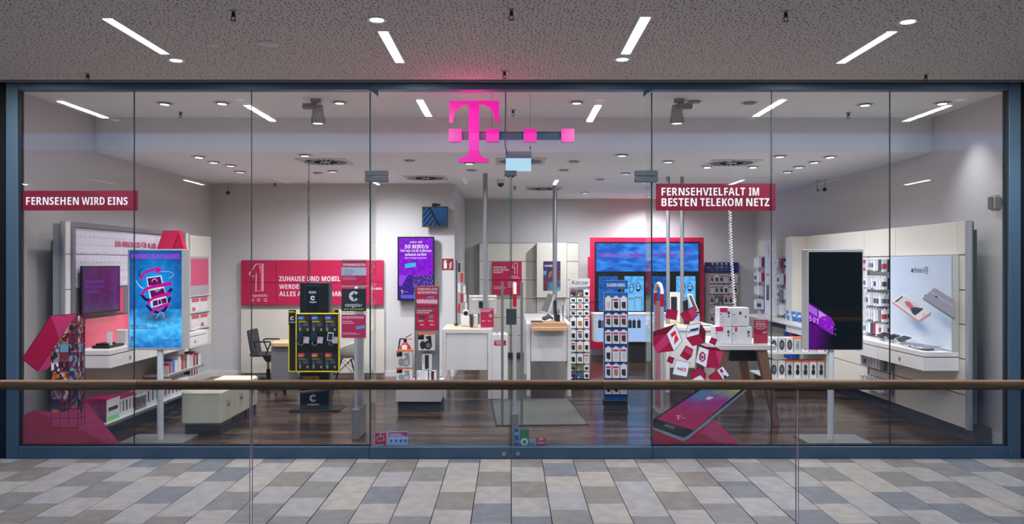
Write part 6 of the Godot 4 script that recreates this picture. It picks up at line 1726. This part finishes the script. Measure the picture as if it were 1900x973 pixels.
	for k in 4:
		var x: float = [1110.5, 1158.5, 1207.0, 1254.5][k]
		put(t, "upright_screen", plate_mesh(rect2(wx(x, e), wy(577.5, e), wx(x + 36, e), wy(513, e)), 0.0), bg if k % 2 else bgd, Vector3(0, 0, -e))
		if k % 2 == 0: continue
		# line-drawn couple in pale shirts
		for f in [[x + 13, 2.0, "NOI"], [x + 25.5, 0.0, "POI"]]:
			var cx: float = f[0]; var o: float = f[1]
			cut(t, "drawn_shirt", [cx - 7, 577.4, cx - 6.5, 548 + o, cx - 3, 544 + o, cx + 3, 544 + o, cx + 6.5, 548 + o, cx + 7, 577.4], e - 0.001, 0.0, skin)
			var ring := []
			for q in 17: ring.append(Vector2(wx(cx + 4.2 * cos(q * TAU / 16), e), wy(533 + o + 7.5 * sin(q * TAU / 16), e)))
			plate(t, "drawn_face", oval(wx(cx, e), wy(533 + o, e), 4.2 * e / F, 7.5 * e / F), Vector3(0, 0, -e + 0.001), 0.0, skin)
			band(t, "drawn_line", ring, 0.012, 0.012, Vector3(0, 0, -e + 0.002), ink)
			band(t, "drawn_glasses", pcurve([cx - 4, 531.5 + o, cx, 532 + o, cx + 4, 531.5 + o], e, 4), 0.012, 0.012, Vector3(0, 0, -e + 0.003), ink)
			if o == 0.0: cut(t, "drawn_beard", [cx - 4, 535, cx - 1.5, 537, cx + 1.5, 537, cx + 4, 535, cx + 3, 540, cx, 541.5, cx - 3, 540], e - 0.003, 0.0, ink)
			ptxt(t, f[2], cx - 4.5, 551 + o, cx + 4.5, 554 + o, e - 0.003, ink)
			band(t, "drawn_line", pcurve([cx + 6.5, 549 + o, cx + 6, 560 + o, cx + 6.8, 577], e, 6), 0.007, 0.007, Vector3(0, 0, -e + 0.002), ink)
	var al := AreaLight3D.new(); al.name = "screen_light"
	al.area_size = Vector2(1.9, 0.9); al.light_energy = 0.5; al.light_color = Color(0.35, 0.62, 1.0); al.shadow_enabled = true; al.area_range = 12.0
	t.add_child(al); al.position = Vector3(wx(1200, d), wy(510, d), -d + 0.02); al.rotation.y = PI
	# lit phone counter in front of it
	d = 14.4
	t = thing("phone_counter", "white phone counter with a luminous sloping front below the video wall", "counter")
	board(t, "top", 1101, 582.5, 1298, 587, d, 0.5, white_lac, 0.004)
	board(t, "frame_left", 1101, 587, 1106.5, 634, d, 0.3, white_lac, 0.003)
	board(t, "luminous_front", 1106.5, 587, 1298, 633, d + 0.02, 0.03, glow(Color(0.64, 0.78, 0.97), 0.95))
	board(t, "bottom_edge", 1105, 633, 1298, 635, d, 0.3, white_lac)
	board(t, "dark_base", 1166, 635, 1298, 674.5, d + 0.1, 0.4, mat(rgb(40, 38, 40), 0.5))
	for k in 7:
		var x: float = [1110.0, 1117.0, 1166.0, 1173.5, 1182.5, 1272.0, 1281.0][k]
		t = thing("demo_phone", "black demo phone on the luminous counter front, %s from the left" % ORD[k], "phone", "demo phones on the luminous counter")
		var y := 596.5 - 1.5
		board(t, "body", x, y, x + 6.2, y + 14, d - 0.014, 0.012, mat(rgb(24, 26, 30), 0.2), 0.002)
		board(t, "screen", x + 0.7, y + 1.8, x + 5.5, y + 11.8, d - 0.016, 0.003, mat(rgb(60, 66, 76), 0.1))
		board(t, "holder", x + 2, y - 3, x + 4, y, d - 0.011, 0.01, alu)

	# accessory wall
	d = 15.5
	t = thing("accessory_wall", "grey pegboard with a violet header right of the video wall", "display stand")
	board(t, "pegboard", 1316, 507, 1371, 612, d + 0.03, 0.05, mat(rgb(176, 176, 178), 0.5))
	board(t, "side_cover", 1309.5, 507, 1316, 612, d + 0.03, 0.04, white_lac)
	board(t, "header", 1309, 487.3, 1370.5, 506.5, d, 0.06, tex_mat(picture(64, 16, func(u: float, v: float) -> Color: return rgb(30, 50, 140).lerp(rgb(74, 30, 104), clampf(v * 1.8 - 0.5 + u * 0.4, 0, 1))), 0.4))
	ptxt(t, "SAMSUNG", 1310, 495.8, 1318, 498.2, d - 0.002, paper)
	for k in 5:
		var x := 1319.5 + k * 8.5
		board(t, "pictured_phone", x, 493, x + 6.4, 499, d - 0.003, 0.003, mat([rgb(70, 76, 96), rgb(110, 130, 160), rgb(120, 140, 165), rgb(90, 110, 150), rgb(80, 90, 110)][k], 0.4))
		pfine(t, x, 500.5, x + 5.5, 502.5, 1, d - 0.003, mat(rgb(190, 170, 200), 0.5))
		board(t, "top_hook", x + 1.4, 488.2, x + 4.8, 491.5, d - 0.03, 0.03, mat(rgb(225, 225, 228), 0.4))
	for r in 6:
		for c in 6:
			var x := 1317.3 + c * 8.7; var y: float = [508.5, 528.5, 547.5, 565.5, 583.5, 600.0][r]
			var i := r * 6 + c
			var hd: Variant = rgb(206, 36, 84) if i % 4 != 1 else null
			var body: Color = rgb(120, 126, 130) if i in [13, 14] else (rgb(168, 176, 40) if i == 17 else rgb(226, 226, 228))
			pack("phone_case_pack", "phone case pack on the violet-headed pegboard, %s row, %s from the left" % [ORD[r], ORD[c]], "packs on the violet-headed pegboard", x, y, x + 7.8, y + (17 if r < 4 else 15), d - 0.03, body, hd, [rgb(90, 70, 74), rgb(214, 214, 216), rgb(40, 34, 30), rgb(200, 220, 210), rgb(44, 44, 50), rgb(70, 30, 34)][(i * 5 + r) % 6], 0.05)

# ---------------------------------------------------------------- right wall
func make_right_wall() -> void:
	var X := 4.42
	var t := thing("display_unit", "right display unit of cream panels with dark joints", "shop fitting")
	var gap := mat(rgb(24, 24, 26), 0.7)
	slab(t, "carcass", X + 0.021, X + 0.075, 0.16, 2.165, 7.88, 14.4, mat(rgb(40, 40, 42), 0.7))
	slab(t, "rear_frame", X + 0.075, X + 0.14, 0.19, 2.09, 7.9, 14.4, mat(rgb(140, 148, 148), 0.6))
	slab(t, "end_panel", X, X + 0.042, 0.145, 2.175, 7.80, 7.86, mat(rgb(150, 156, 162), 0.5), 0.002)
	slab(t, "end_reveal", X + 0.042, X + 0.075, 0.17, 2.165, 7.84, 7.88, mat(rgb(150, 158, 152), 0.5))
	slab(t, "plinth", X + 0.12, XR - 0.035, 0.0, 0.148, 7.9, 14.4, mat(rgb(74, 76, 86), 0.5))
	var ys := [0.148, 0.473, 0.823, 1.16, 1.497, 1.84, 2.172]
	for r in 6:
		for c in [[7.86, 8.0], [8.003, 9.28], [9.285, 10.1], [10.105, 11.2], [11.205, 12.35], [12.9, 13.6], [13.605, 14.4]]:
			slab(t, "panel", X, X + 0.02, ys[r] + 0.007, ys[r + 1] - 0.002, c[0], c[1], cream, 0.002)
	# shelf with drawers
	t = thing("shelf_unit", "white drawer shelf with demo phones along the right display wall", "shelf")
	slab(t, "top", 4.075, X, 0.838, 0.886, 7.96, 9.95, white_lac, 0.003)
	slab(t, "recess", 4.085, X, 0.830, 0.838, 7.97, 9.94, gap)
	slab(t, "body", 4.09, X, 0.70, 0.830, 7.96, 9.95, white_lac, 0.002)
	for k in 2:
		var f := slab(t, "drawer_front", 4.073, 4.09, 0.698, 0.829, 7.963 + k * 0.995, 8.953 + k * 0.995, white_lac, 0.002)
		cyl(f, "lock", Vector3(-0.011, 0, 0), 0.02, 0.006, alu, 0)
	t = thing("shelf_unit", "white demo shelf farther along the right display wall", "shelf")
	slab(t, "top", 4.08, X, 0.855, 0.895, 11.3, 14.0, white_lac, 0.003)
	slab(t, "under_box", 4.2, X, 0.76, 0.855, 12.2, 13.0, mat(rgb(46, 48, 50), 0.5))
	slab(t, "body", 4.14, X, 0.74, 0.855, 11.32, 12.15, white_lac, 0.002)

	# phone poster light box
	t = thing("light_box", "pale blue iPhone 6s light box on the right display wall", "poster")
	var xf := 4.35
	slab(t, "frame", xf + 0.003, X, 0.886, 1.842, 7.96, 9.285, mat(rgb(190, 194, 190), 0.35, 0.3), 0.002)
	var gn := noise(1.5, 13, 2)
	var wash := picture(192, 136, func(u: float, v: float) -> Color:
		var p := Vector2(u - 0.50, v - 0.775).rotated(-0.42); var q := Vector2(u - 0.93, v - 0.70).rotated(-0.42)
		var s := exp(-(p.x * p.x * 34.0 + p.y * p.y * 260.0)) + 0.7 * exp(-(q.x * q.x * 30.0 + q.y * q.y * 260.0))
		return rgb(182, 200, 218).lerp(rgb(218, 226, 236), clampf(0.25 + v * 0.6 + 0.2 * gn.get_noise_2d(u, v), 0, 1)).lerp(rgb(120, 156, 188), clampf(s * 0.8, 0, 1)))
	put(t, "print", plate_mesh(rect2(-9.28, 0.90, -7.965, 1.836), 0.0), tex_mat(wash, 0.35), Vector3(xf, 0, 0), -PI / 2)
	var W := func(px: float, py: float) -> Vector2:
		var dd := dl(px, xf)
		return Vector2(-dd, wy(py, dd))
	var wall := func(called: String, px: Array, m: Material, k: int) -> void:
		var q := PackedVector2Array()
		for i in range(0, px.size(), 2): q.append(W.call(px[i], px[i + 1]))
		put(t, called, plate_mesh(q, 0.0), m, Vector3(xf - 0.0012 * k, 0, 0), -PI / 2)
	wall.call("phone_edge", [1654.6, 562, 1679, 547, 1727, 580, 1727, 584, 1706, 598.5, 1702, 597.5], mat(rgb(206, 140, 140), 0.35), 2)
	wall.call("phone_front", [1655, 558.5, 1679, 545.2, 1727, 579.5, 1705, 595], mat(rgb(228, 222, 222), 0.35), 3)
	wall.call("phone_screen", [1664, 560.5, 1682, 549.5, 1714.5, 573, 1699, 585.5], mat(rgb(204, 206, 200), 0.3), 4)
	wall.call("screen_portrait", [1679, 560, 1686, 559, 1692, 563, 1696, 570, 1690, 573, 1683, 568], mat(rgb(206, 92, 96), 0.35), 5)
	wall.call("screen_portrait", [1690, 573, 1698, 570, 1714.5, 573, 1699, 585.5, 1694, 582], mat(rgb(44, 46, 56), 0.35), 5)
	wall.call("screen_bar", [1661, 559.8, 1675, 549.6, 1677, 550.8, 1663.5, 561.4], mat(rgb(50, 52, 60), 0.35), 5)
	wall.call("home_button", [1712, 583.5, 1715, 581.7, 1717, 583.5, 1714, 585.5], mat(rgb(170, 170, 176), 0.35), 4)
	wall.call("phone_edge", [1712.4, 555.5, 1714, 553, 1771.5, 590, 1771.5, 595], mat(rgb(110, 112, 120), 0.35), 2)
	wall.call("phone_back", [1712.6, 553.5, 1732, 536, 1736, 535, 1771.5, 557, 1771.5, 590], mat(rgb(158, 158, 166), 0.3, 0.2), 3)
	wall.call("antenna_line", [1726, 541.5, 1727.5, 540, 1771.5, 568.5, 1771.5, 570.5], mat(rgb(186, 186, 192), 0.35), 4)
	wall.call("camera_eye", [1715.5, 549, 1718, 547, 1719.5, 548.5, 1717, 550.5], mat(rgb(40, 40, 46), 0.3), 4)
	wall.call("fruit_mark", [1735, 550.5, 1737, 548.6, 1739.5, 549.5, 1741.5, 551.5, 1739.5, 553, 1737, 552.6], mat(rgb(60, 60, 70), 0.3), 4)
	wall.call("fruit_mark", [1691.3, 500.5, 1693, 498.5, 1694.6, 500, 1694, 502.5, 1694.8, 504.5, 1693, 506.3, 1691.4, 504.5], mat(rgb(20, 22, 40), 0.4), 2)
	var ta: Vector2 = W.call(1696, 506.5); var tb: Vector2 = W.call(1715.5, 497)
	txt(t, "iPhone 6", Vector3(xf - 0.003, ta.y, ta.x), tb.x - ta.x, tb.y - ta.y, mat(rgb(70, 78, 96), 0.4), -PI / 2, font_r)
	ta = W.call(1716.5, 508); tb = W.call(1722, 495.6)
	var rr := rect2(ta.x, ta.y, tb.x, tb.y, 0.01); var ro := []
	for p in rr: ro.append(p)
	ro.append(rr[0])
	band(t, "letter_frame", ro, 0.005, 0.005, Vector3(xf - 0.003, 0, 0), mat(rgb(90, 98, 116), 0.4), -PI / 2)
	txt(t, "s", Vector3(xf - 0.003, ta.y + 0.022, ta.x + 0.014), tb.x - ta.x - 0.028, 0.04, mat(rgb(70, 78, 96), 0.4), -PI / 2, font_r)

	# demo phones and tablets on the shelf
	for k in 6:
		var dd: float = [8.66, 8.78, 8.9, 9.02, 9.14, 9.25][k]
		t = own("demo_phone", "tilted demo phone on the right shelf, %s from the light box end" % ORD[k], "phone", Vector3(4.22 + 0.03 * (k % 2), 0.886, -dd), 0.0, "tilted demo phones on the right shelf")
		tube(t, "wire_stand", [Vector3(-0.02, 0.0, 0.03), Vector3(0.0, 0.05, 0.0), Vector3(0.03, 0.0, -0.02)], 0.004, alu, 6)
		cyl(t, "base", Vector3(0, 0.004, 0), 0.028, 0.008, white_lac)
		var ph := box(t, "body", Vector3(0, 0.062, 0), Vector3(0.135, 0.009, 0.067), mat(rgb(200, 202, 208), 0.25, 0.4) if k % 2 else mat(rgb(70, 72, 80), 0.25, 0.3), 0.003); ph.rotation = Vector3(0.15, 0.2, 0.32)
		var sn := box(ph, "screen", Vector3(0, 0.005, 0), Vector3(0.11, 0.001, 0.06), mat(rgb(26, 30, 38), 0.1))
	for k in 2:
		t = own("demo_tablet", "demo tablet lying on the right shelf, %s" % ["larger one near the corner", "smaller one behind it"][k], "tablet", Vector3(4.215, 0.886, -(8.2 + k * 0.26)), 0.2)
		var b := box(t, "body", Vector3(0, 0.028, 0), Vector3(0.18 - k * 0.04, 0.008, 0.23 - k * 0.06), mat(rgb(150, 152, 164), 0.25, 0.4), 0.003); b.rotation.z = 0.08
		box(b, "screen", Vector3(0, 0.0045, 0), Vector3(0.15 - k * 0.04, 0.001, 0.19 - k * 0.06), mat(rgb(70, 76, 96), 0.08))
		box(t, "stand", Vector3(0.02, 0.011, 0), Vector3(0.07, 0.022, 0.1), alu, 0.003)

	# peg racks beside the light box, above and below the shelf
	rack("right rack above the shelf", "rack of hanging accessories beside the iPhone light box", 9.32, 9.95, [1.82, 1.61, 1.41, 1.235, 1.07], 9, 2, 0.15, 23)
	rack("right rack below the shelf", "rack of clear hanging accessories below the right shelf", 9.32, 9.95, [0.66, 0.40], 8, 2, 0.14, 29)

	# tall phone posters and racks towards the back
	t = thing("phone_poster", "tall SAMSUNG phone poster with blue header on the right display wall", "poster")
	slab(t, "board", X - 0.03, X, 0.90, 2.165, 12.38, 12.84, mat(rgb(206, 208, 216), 0.45), 0.002)
	slab(t, "blue_header", X - 0.034, X - 0.03, 2.04, 2.165, 12.38, 12.84, mat(rgb(26, 76, 176), 0.4))
	txt(t, "SAMSUNG", Vector3(X - 0.036, 2.075, -12.80), 0.36, 0.06, paper, -PI / 2)
	txt(t, "Galaxy S7", Vector3(X - 0.032, 1.97, -12.62), 0.2, 0.035, mat(rgb(80, 84, 96), 0.5), -PI / 2, font_r)
	put(t, "pictured_phone", plate_mesh(PackedVector2Array([Vector2(-12.80, 1.87), Vector2(-12.74, 1.85), Vector2(-12.56, 1.36), Vector2(-12.62, 1.30), Vector2(-12.66, 1.34)]), 0.0), mat(rgb(48, 56, 110), 0.35), Vector3(X - 0.032, 0, 0), -PI / 2)
	put(t, "pictured_shadow", plate_mesh(PackedVector2Array([Vector2(-12.76, 1.32), Vector2(-12.5, 1.34), Vector2(-12.48, 1.30), Vector2(-12.66, 1.275)]), 0.0), mat(rgb(160, 150, 176), 0.4), Vector3(X - 0.0315, 0, 0), -PI / 2)
	put(t, "pictured_tablet", plate_mesh(rect2(-12.78, 1.10, -12.48, 1.22), 0.0), mat(rgb(28, 70, 130), 0.35), Vector3(X - 0.032, 0, 0), -PI / 2)
	t = thing("side_pillar", "white side pillar between the rack and dark screen totem", "pillar")
	slab(t, "pillar", X - 0.22, X, 0.90, 2.168, 12.05, 12.33, cream, 0.004)
	t = thing("side_pillar", "perforated white pillar with hooks at the back of the right wall", "pillar")
	slab(t, "pillar", X - 0.10, X, 0.90, 2.15, 13.12, 13.5, white_lac, 0.003)
	for r in 6:
		for k in 3: slab(t, "hook", X - 0.12, X - 0.10, 1.96 - r * 0.2, 1.985 - r * 0.2, 13.18 + k * 0.12, 13.19 + k * 0.12, mat(rgb(230, 230, 230), 0.3))
	t = thing("phone_poster", "narrow pale phone poster at the back of the right wall", "poster")
	slab(t, "board", X - 0.03, X, 0.90, 2.12, 13.55, 13.95, mat(rgb(206, 208, 218), 0.45), 0.002)
	put(t, "pictured_phone", plate_mesh(PackedVector2Array([Vector2(-13.8, 2.06), Vector2(-13.76, 2.08), Vector2(-13.58, 1.66), Vector2(-13.62, 1.62)]), 0.0), mat(rgb(120, 126, 140), 0.35), Vector3(X - 0.032, 0, 0), -PI / 2)
	put(t, "pictured_screens", plate_mesh(rect2(-13.86, 1.14, -13.6, 1.40), 0.0), mat(rgb(70, 86, 104), 0.35), Vector3(X - 0.032, 0, 0), -PI / 2)
	txt(t, "HUAWEI P9", Vector3(X - 0.032, 1.56, -13.88), 0.26, 0.04, mat(rgb(50, 54, 66), 0.5), -PI / 2, font_r)
	rack("rack beside the tall phone poster", "rack of phone cases beside the tall blue-headed phone poster", 12.86, 13.08, [1.86, 1.60, 1.36, 1.12], 2, 2, 0.17, 37)
	rack("farthest rack of the right wall", "farthest accessory rack of the right wall", 14.0, 14.3, [1.88, 1.62, 1.38, 1.14], 2, 2, 0.17, 43)
	rack("blue packs under the demo shelf", "rack of blue packs under the far demo shelf", 12.35, 12.75, [0.70, 0.46], 3, 2, 0.18, 51)
	# demo devices on the far shelf
	for k in 3:
		t = own("demo_phone", "demo phone on the far right shelf with blue price card, %s" % ORD[k], "phone", Vector3(4.2, 0.895, -(11.75 + k * 0.22)), 0.0, "demo phones on the far right shelf")
		var c := box(t, "blue_card", Vector3(0, 0.085, 0), Vector3(0.075, 0.15, 0.006), mat(rgb(50, 120, 200), 0.4)); c.rotation = Vector3(-0.25, 0.3, 0)
		var w := box(t, "card_text", Vector3(0, 0.10, 0.008), Vector3(0.05, 0.03, 0.002), paper); w.rotation = c.rotation
		box(t, "foot", Vector3(0, 0.006, 0), Vector3(0.08, 0.012, 0.08), white_lac, 0.003)
		var ph := box(t, "body", Vector3(0.06, 0.05, 0.02), Vector3(0.1, 0.008, 0.06), mat(rgb(40, 44, 52), 0.2), 0.002); ph.rotation.z = 0.4
	# speakers wall shelf below
	for k in 2:
		var y: float = [0.52, 0.16][k]
		t = thing("low_shelf", "low white shelf board with loudspeaker cartons on the right, %s one" % ["upper", "lower"][k], "shelf")
		slab(t, "board", 3.55, 4.34, y, y + 0.022, 11.1, 12.0, white_lac, 0.003)
		slab(t, "front_lip", 3.55, 4.34, y - 0.002, y + 0.026, 11.094, 11.1, white_lac)
	t = thing("shelf_plinth", "dark base under the low loudspeaker shelf on the right", "plinth")
	slab(t, "base", 3.62, 4.40, 0.0, 0.159, 11.2, 12.0, mat(rgb(40, 46, 54), 0.5))
	t = thing("back_panel", "cream back panel behind the low loudspeaker shelves", "panel")
	slab(t, "panel", 4.345, 4.40, 0.16, 0.73, 11.1, 12.0, cream)
	for k in 7:
		var x: float = 3.58 + k * 0.108
		for r in 2:
			t = thing("speaker_carton", "loudspeaker or headphone carton on the low right shelf, %s tier, %s from the left" % [["upper", "lower"][r], ORD[k]], "packaging", "cartons on the low right shelf")
			var y0 := 0.542 if r == 0 else 0.182
			var h: float = 0.2 if r == 0 else 0.24
			slab(t, "carton", x, x + 0.098, y0, y0 + h, 11.13, 11.3, [mat(rgb(214, 212, 210), 0.4), mat(rgb(190, 192, 196), 0.4)][(k + r) % 2], 0.003)
			if k in [0, 1, 2] and (r == 0 or k < 2):
				plate(t, "speaker_cone", oval(x + 0.049, y0 + h * 0.5, 0.036, 0.07), Vector3(0, 0, -11.128), 0.0, mat(rgb(60, 64, 72), 0.5))
				plate(t, "speaker_core", oval(x + 0.049, y0 + h * 0.5, 0.018, 0.035), Vector3(0, 0, -11.127), 0.0, mat(rgb(110, 114, 120), 0.5))
			elif r == 0:
				slab(t, "orange_top", x - 0.001, x + 0.099, y0 + h - 0.012, y0 + h + 0.002, 11.128, 11.3, mat(rgb(230, 110, 44), 0.4))
				cut2(t, x, y0, h, [mat(rgb(200, 90, 60), 0.4), mat(rgb(150, 150, 154), 0.4)][k % 2])
			else:
				slab(t, "orange_top", x - 0.001, x + 0.099, y0 + h - 0.014, y0 + h + 0.002, 11.128, 11.3, mat(rgb(224, 90, 40), 0.4))
				cut2(t, x, y0, h, mat(rgb(40, 42, 46), 0.4))

func cut2(t: Node3D, x: float, y: float, h: float, m: Material) -> void:
	plate(t, "pictured_cup", oval(x + 0.05, y + h * 0.35, 0.026, 0.04), Vector3(0, 0, -11.128), 0.0, m)
	plate(t, "pictured_band", PackedVector2Array([Vector2(x + 0.04, y + h * 0.5), Vector2(x + 0.03, y + h * 0.72), Vector2(x + 0.055, y + h * 0.8), Vector2(x + 0.075, y + h * 0.66), Vector2(x + 0.065, y + h * 0.5)]), Vector3(0, 0, -11.128), 0.0, m)

# pegs that stick out of the right wall, with packs hanging on them
func rack(where: String, label: String, d0: float, d1: float, tops: Array, pegs: int, per: int, h: float, sd: int) -> void:
	var X := 4.42
	var r := RandomNumberGenerator.new(); r.seed = sd
	var t := thing("peg_rack", label, "display stand")
	var step := (d1 - d0) / pegs
	for i in 2: slab(t, "upright", X - 0.02, X, tops[-1] - h - 0.03, tops[0] + 0.02, d0 - 0.02 + i * (d1 - d0 + 0.02), d0 + i * (d1 - d0 + 0.02), alu)
	for y in tops:
		slab(t, "cross_rail", X - 0.025, X - 0.012, y - 0.04, y + 0.004, d0, d1, alu)
	var cols := [rgb(226, 226, 228), rgb(226, 226, 228), rgb(214, 216, 220), rgb(200, 204, 208), rgb(226, 226, 228)]
	var acc := [rgb(190, 36, 76), rgb(70, 72, 78), rgb(190, 194, 198), rgb(120, 124, 130), rgb(176, 44, 44), rgb(90, 94, 100), rgb(206, 208, 212), rgb(44, 62, 110)]
	if "blue" in where: cols = [rgb(30, 80, 170), rgb(40, 90, 190), rgb(24, 70, 150)]
	for i in tops.size():
		for k in pegs:
			for j in per:
				var b := thing("accessory_pack", "hanging pack, %s row, %s peg, %s, on the %s" % [ORD[i], ORD[k], "front pack" if j == 0 else "rear pack", where], "packaging", "packs on the " + where)
				var x := X - 0.115 + j * 0.045; var z := d0 + (k + 0.5) * step
				var hh := h * r.randf_range(0.82, 1.0); var w := step * r.randf_range(0.72, 0.9)
				var y: float = tops[i]
				var dark := r.randf() < (0.5 if i == 0 else 0.14)
				slab(b, "card", x, x + 0.045, y - 0.012 - hh, y - 0.012, z - w / 2, z + w / 2, mat(acc[r.randi_range(0, 7)] if dark else cols[r.randi_range(0, cols.size() - 1)], 0.4))
				if j == 0: slab(b, "peg_tip", x - 0.03, x, y - 0.016, y - 0.012, z - 0.002, z + 0.002, alu)
				slab(b, "hang_tab", x + 0.020, x + 0.024, y - 0.012, y + 0.006, z - w * 0.2, z + w * 0.2, mat(rgb(230, 230, 232), 0.4))
				if r.randf() < 0.4: slab(b, "print", x - (0.001 if j == 0 else 0.0), x + 0.04, y - 0.012 - hh * 0.75, y - 0.012 - hh * 0.35, z - w * 0.502, z + w * 0.3, mat(acc[r.randi_range(0, 7)], 0.4))

# ---------------------------------------------------------------- railing in front
func make_railing() -> void:
	var d := 4.6
	var oak := StandardMaterial3D.new()
	oak.albedo_texture = streak_tex(256, 256, rgb(128, 76, 40), rgb(178, 118, 70), 77, 18.0); oak.roughness = 0.6; oak.metallic_specular = 0.3
	oak.uv1_triplanar = true; oak.uv1_world_triplanar = true; oak.uv1_scale = Vector3(0.5, 2.2, 2.2)
	var oak2: StandardMaterial3D = oak.duplicate(); oak2.albedo_color = Color(0.86, 0.84, 0.82); oak2.uv1_offset = Vector3(0.4, 0.3, 0.1)
	var t := thing("railing", "glass balustrade with a round wooden handrail in front of the shop", "railing")
	var y := wy(714, d)
	var xs := [-6.0, wx(256, d), wx(1117, d), 6.0]
	for k in 3:
		cyl(t, "handrail", Vector3((xs[k] + xs[k + 1]) / 2, y, -d), 0.0262, xs[k + 1] - xs[k] - 0.002, oak2 if k == 1 else oak, 0, -1.0, 40)
	var js := [-6.0, wx(466, d), wx(1479, d), 6.0]
	var gl := glass(rgb(30, 46, 56), 0.24)
	var ed := mat(rgb(150, 120, 122), 0.25)
	for k in 3:
		box(t, "glass_panel", Vector3((js[k] + js[k + 1]) / 2, (y - 0.02 - 0.06) / 2 + 0.0, -d), Vector3(js[k + 1] - js[k] - 0.014, y - 0.02 + 0.06, 0.016), gl)
		if k > 0: box(t, "glass_edge", Vector3(js[k] + 0.006, (y - 0.08) / 2, -d), Vector3(0.002, y + 0.03, 0.016), ed)
		if k < 2: box(t, "glass_edge", Vector3(js[k + 1] - 0.006, (y - 0.08) / 2, -d), Vector3(0.002, y + 0.03, 0.016), ed)
	box(t, "cap_channel", Vector3(0, y - 0.022, -d), Vector3(12, 0.012, 0.024), mat(rgb(80, 66, 54), 0.5))
	box(t, "floor_shoe", Vector3(0, -0.10, -d + 0.02), Vector3(12, 0.16, 0.10), alu)

# ---------------------------------------------------------------- fittings in the shop ceiling and on the walls
func make_ceiling_bits() -> void:
	var n := 0
	for q in [[604, 300, "left"], [1357, 302, "right"], [966, 299, "behind the exit sign"], [790, 330, "above the security monitor"], [1009, 350, "between the poles"]]:
		var d: float = F * (H2 - EYE) / (491.0 - q[1])
		var t := own("air_diffuser", "square ceiling air diffuser with radial slots, %s" % q[2], "vent", Vector3(wx(q[0], d), H2, -d), 0.0, "air diffusers in the shop ceiling")
		box(t, "plate", Vector3(0, -0.004, 0), Vector3(0.60, 0.008, 0.60), mat(rgb(206, 204, 202), 0.6), 0.002)
		var st := SurfaceTool.new(); st.begin(Mesh.PRIMITIVE_TRIANGLES)
		for k in 24:
			for ring in [[0.07, 0.15], [0.16, 0.26]]:
				var a := TAU * k / 24 + (0.13 if ring[0] > 0.1 else 0.0)
				var u := Vector3(cos(a), 0, sin(a)); var v := Vector3(-sin(a), 0, cos(a))
				var p := [u * ring[0] - v * 0.011, u * ring[1] - v * 0.018, u * ring[1] + v * 0.018, u * ring[0] + v * 0.011]
				for i in [0, 1, 2, 0, 2, 3]: st.set_normal(Vector3.DOWN); st.add_vertex(p[i] + Vector3(0, -0.0086, 0))
		put(t, "slots", st.commit(), mat(rgb(24, 24, 26), 0.8)).set_meta("kind", "stuff")
		put(t, "ring", lathe([Vector2(0.275, -0.008), Vector2(0.28, -0.012), Vector2(0.285, -0.008)], 32), mat(rgb(206, 204, 202), 0.6))
	# dome camera
	var dd := F * (H2 - EYE) / (491.0 - 333.0)
	var t := own("dome_camera", "white dome camera with a black bubble on the ceiling left of the exit sign", "camera", Vector3(wx(929, dd), H2, -dd))
	cyl(t, "housing", Vector3(0, -0.03, 0), 0.06, 0.06, white_lac)
	put(t, "bubble", lathe([Vector2(0.05, -0.06), Vector2(0.047, -0.08), Vector2(0.035, -0.10), Vector2(0.018, -0.112), Vector2(0.0, -0.115)], 20), mat(rgb(16, 16, 18), 0.1))
	# hanging ball cameras
	for q in [[423, 340, "left wall corner"], [1516, 335, "right wall"], [1530, 333, "right wall, black"]]:
		var d: float = F * (H2 - EYE) / (491.0 - q[1])
		t = own("ball_camera", "small ball camera hanging from the ceiling near the %s" % q[2], "camera", Vector3(wx(q[0], d), H2, -d))
		cyl(t, "rose", Vector3(0, -0.006, 0), 0.04, 0.012, white_lac)
		cyl(t, "stem", Vector3(0, -0.07, 0), 0.006, 0.12, alu)
		var sm := SphereMesh.new(); sm.radius = 0.03; sm.height = 0.06; sm.radial_segments = 20; sm.rings = 10
		put(t, "ball", sm, black if q[0] != 1516 else white_lac, Vector3(0, -0.15, 0))
		cyl(t, "lens", Vector3(0, -0.15, 0.028), 0.014, 0.012, mat(rgb(60, 60, 66), 0.1), 2)
	var i := 0
	for q in [[335, 208, H1], [952, 204, H1], [1574, 209, H1], [955, 346, H2], [510, 340, H2]]:
		var d: float = F * (q[2] - EYE) / (491.0 - q[1])
		sprinkler(Vector3(wx(q[0], d), q[2], -d), "sprinkler head in the shop ceiling " + ["at the left of the front zone", "in the centre of the front zone", "at the right of the front zone", "below the exit sign", "behind the left wall spots"][i])
		i += 1
	# wall speakers high on the right wall
	for q in [[1803, 377, 7.75, "farther from the glass"], [1838, 374, 7.5, "close to the glass"]]:
		t = own("wall_speaker", "grey wall loudspeaker on the right wall, %s" % q[3], "speaker", Vector3(XR, wy(q[1], q[2]), -q[2]))
		box(t, "bracket", Vector3(-0.02, 0, 0), Vector3(0.04, 0.05, 0.04), mat(rgb(130, 130, 130), 0.5))
		box(t, "cabinet", Vector3(-0.09, 0, 0), Vector3(0.10, 0.15, 0.09), mat(rgb(168, 170, 170), 0.5), 0.025)
		box(t, "grille", Vector3(-0.142, 0, 0), Vector3(0.006, 0.12, 0.07), mat(rgb(120, 122, 124), 0.7), 0.002)
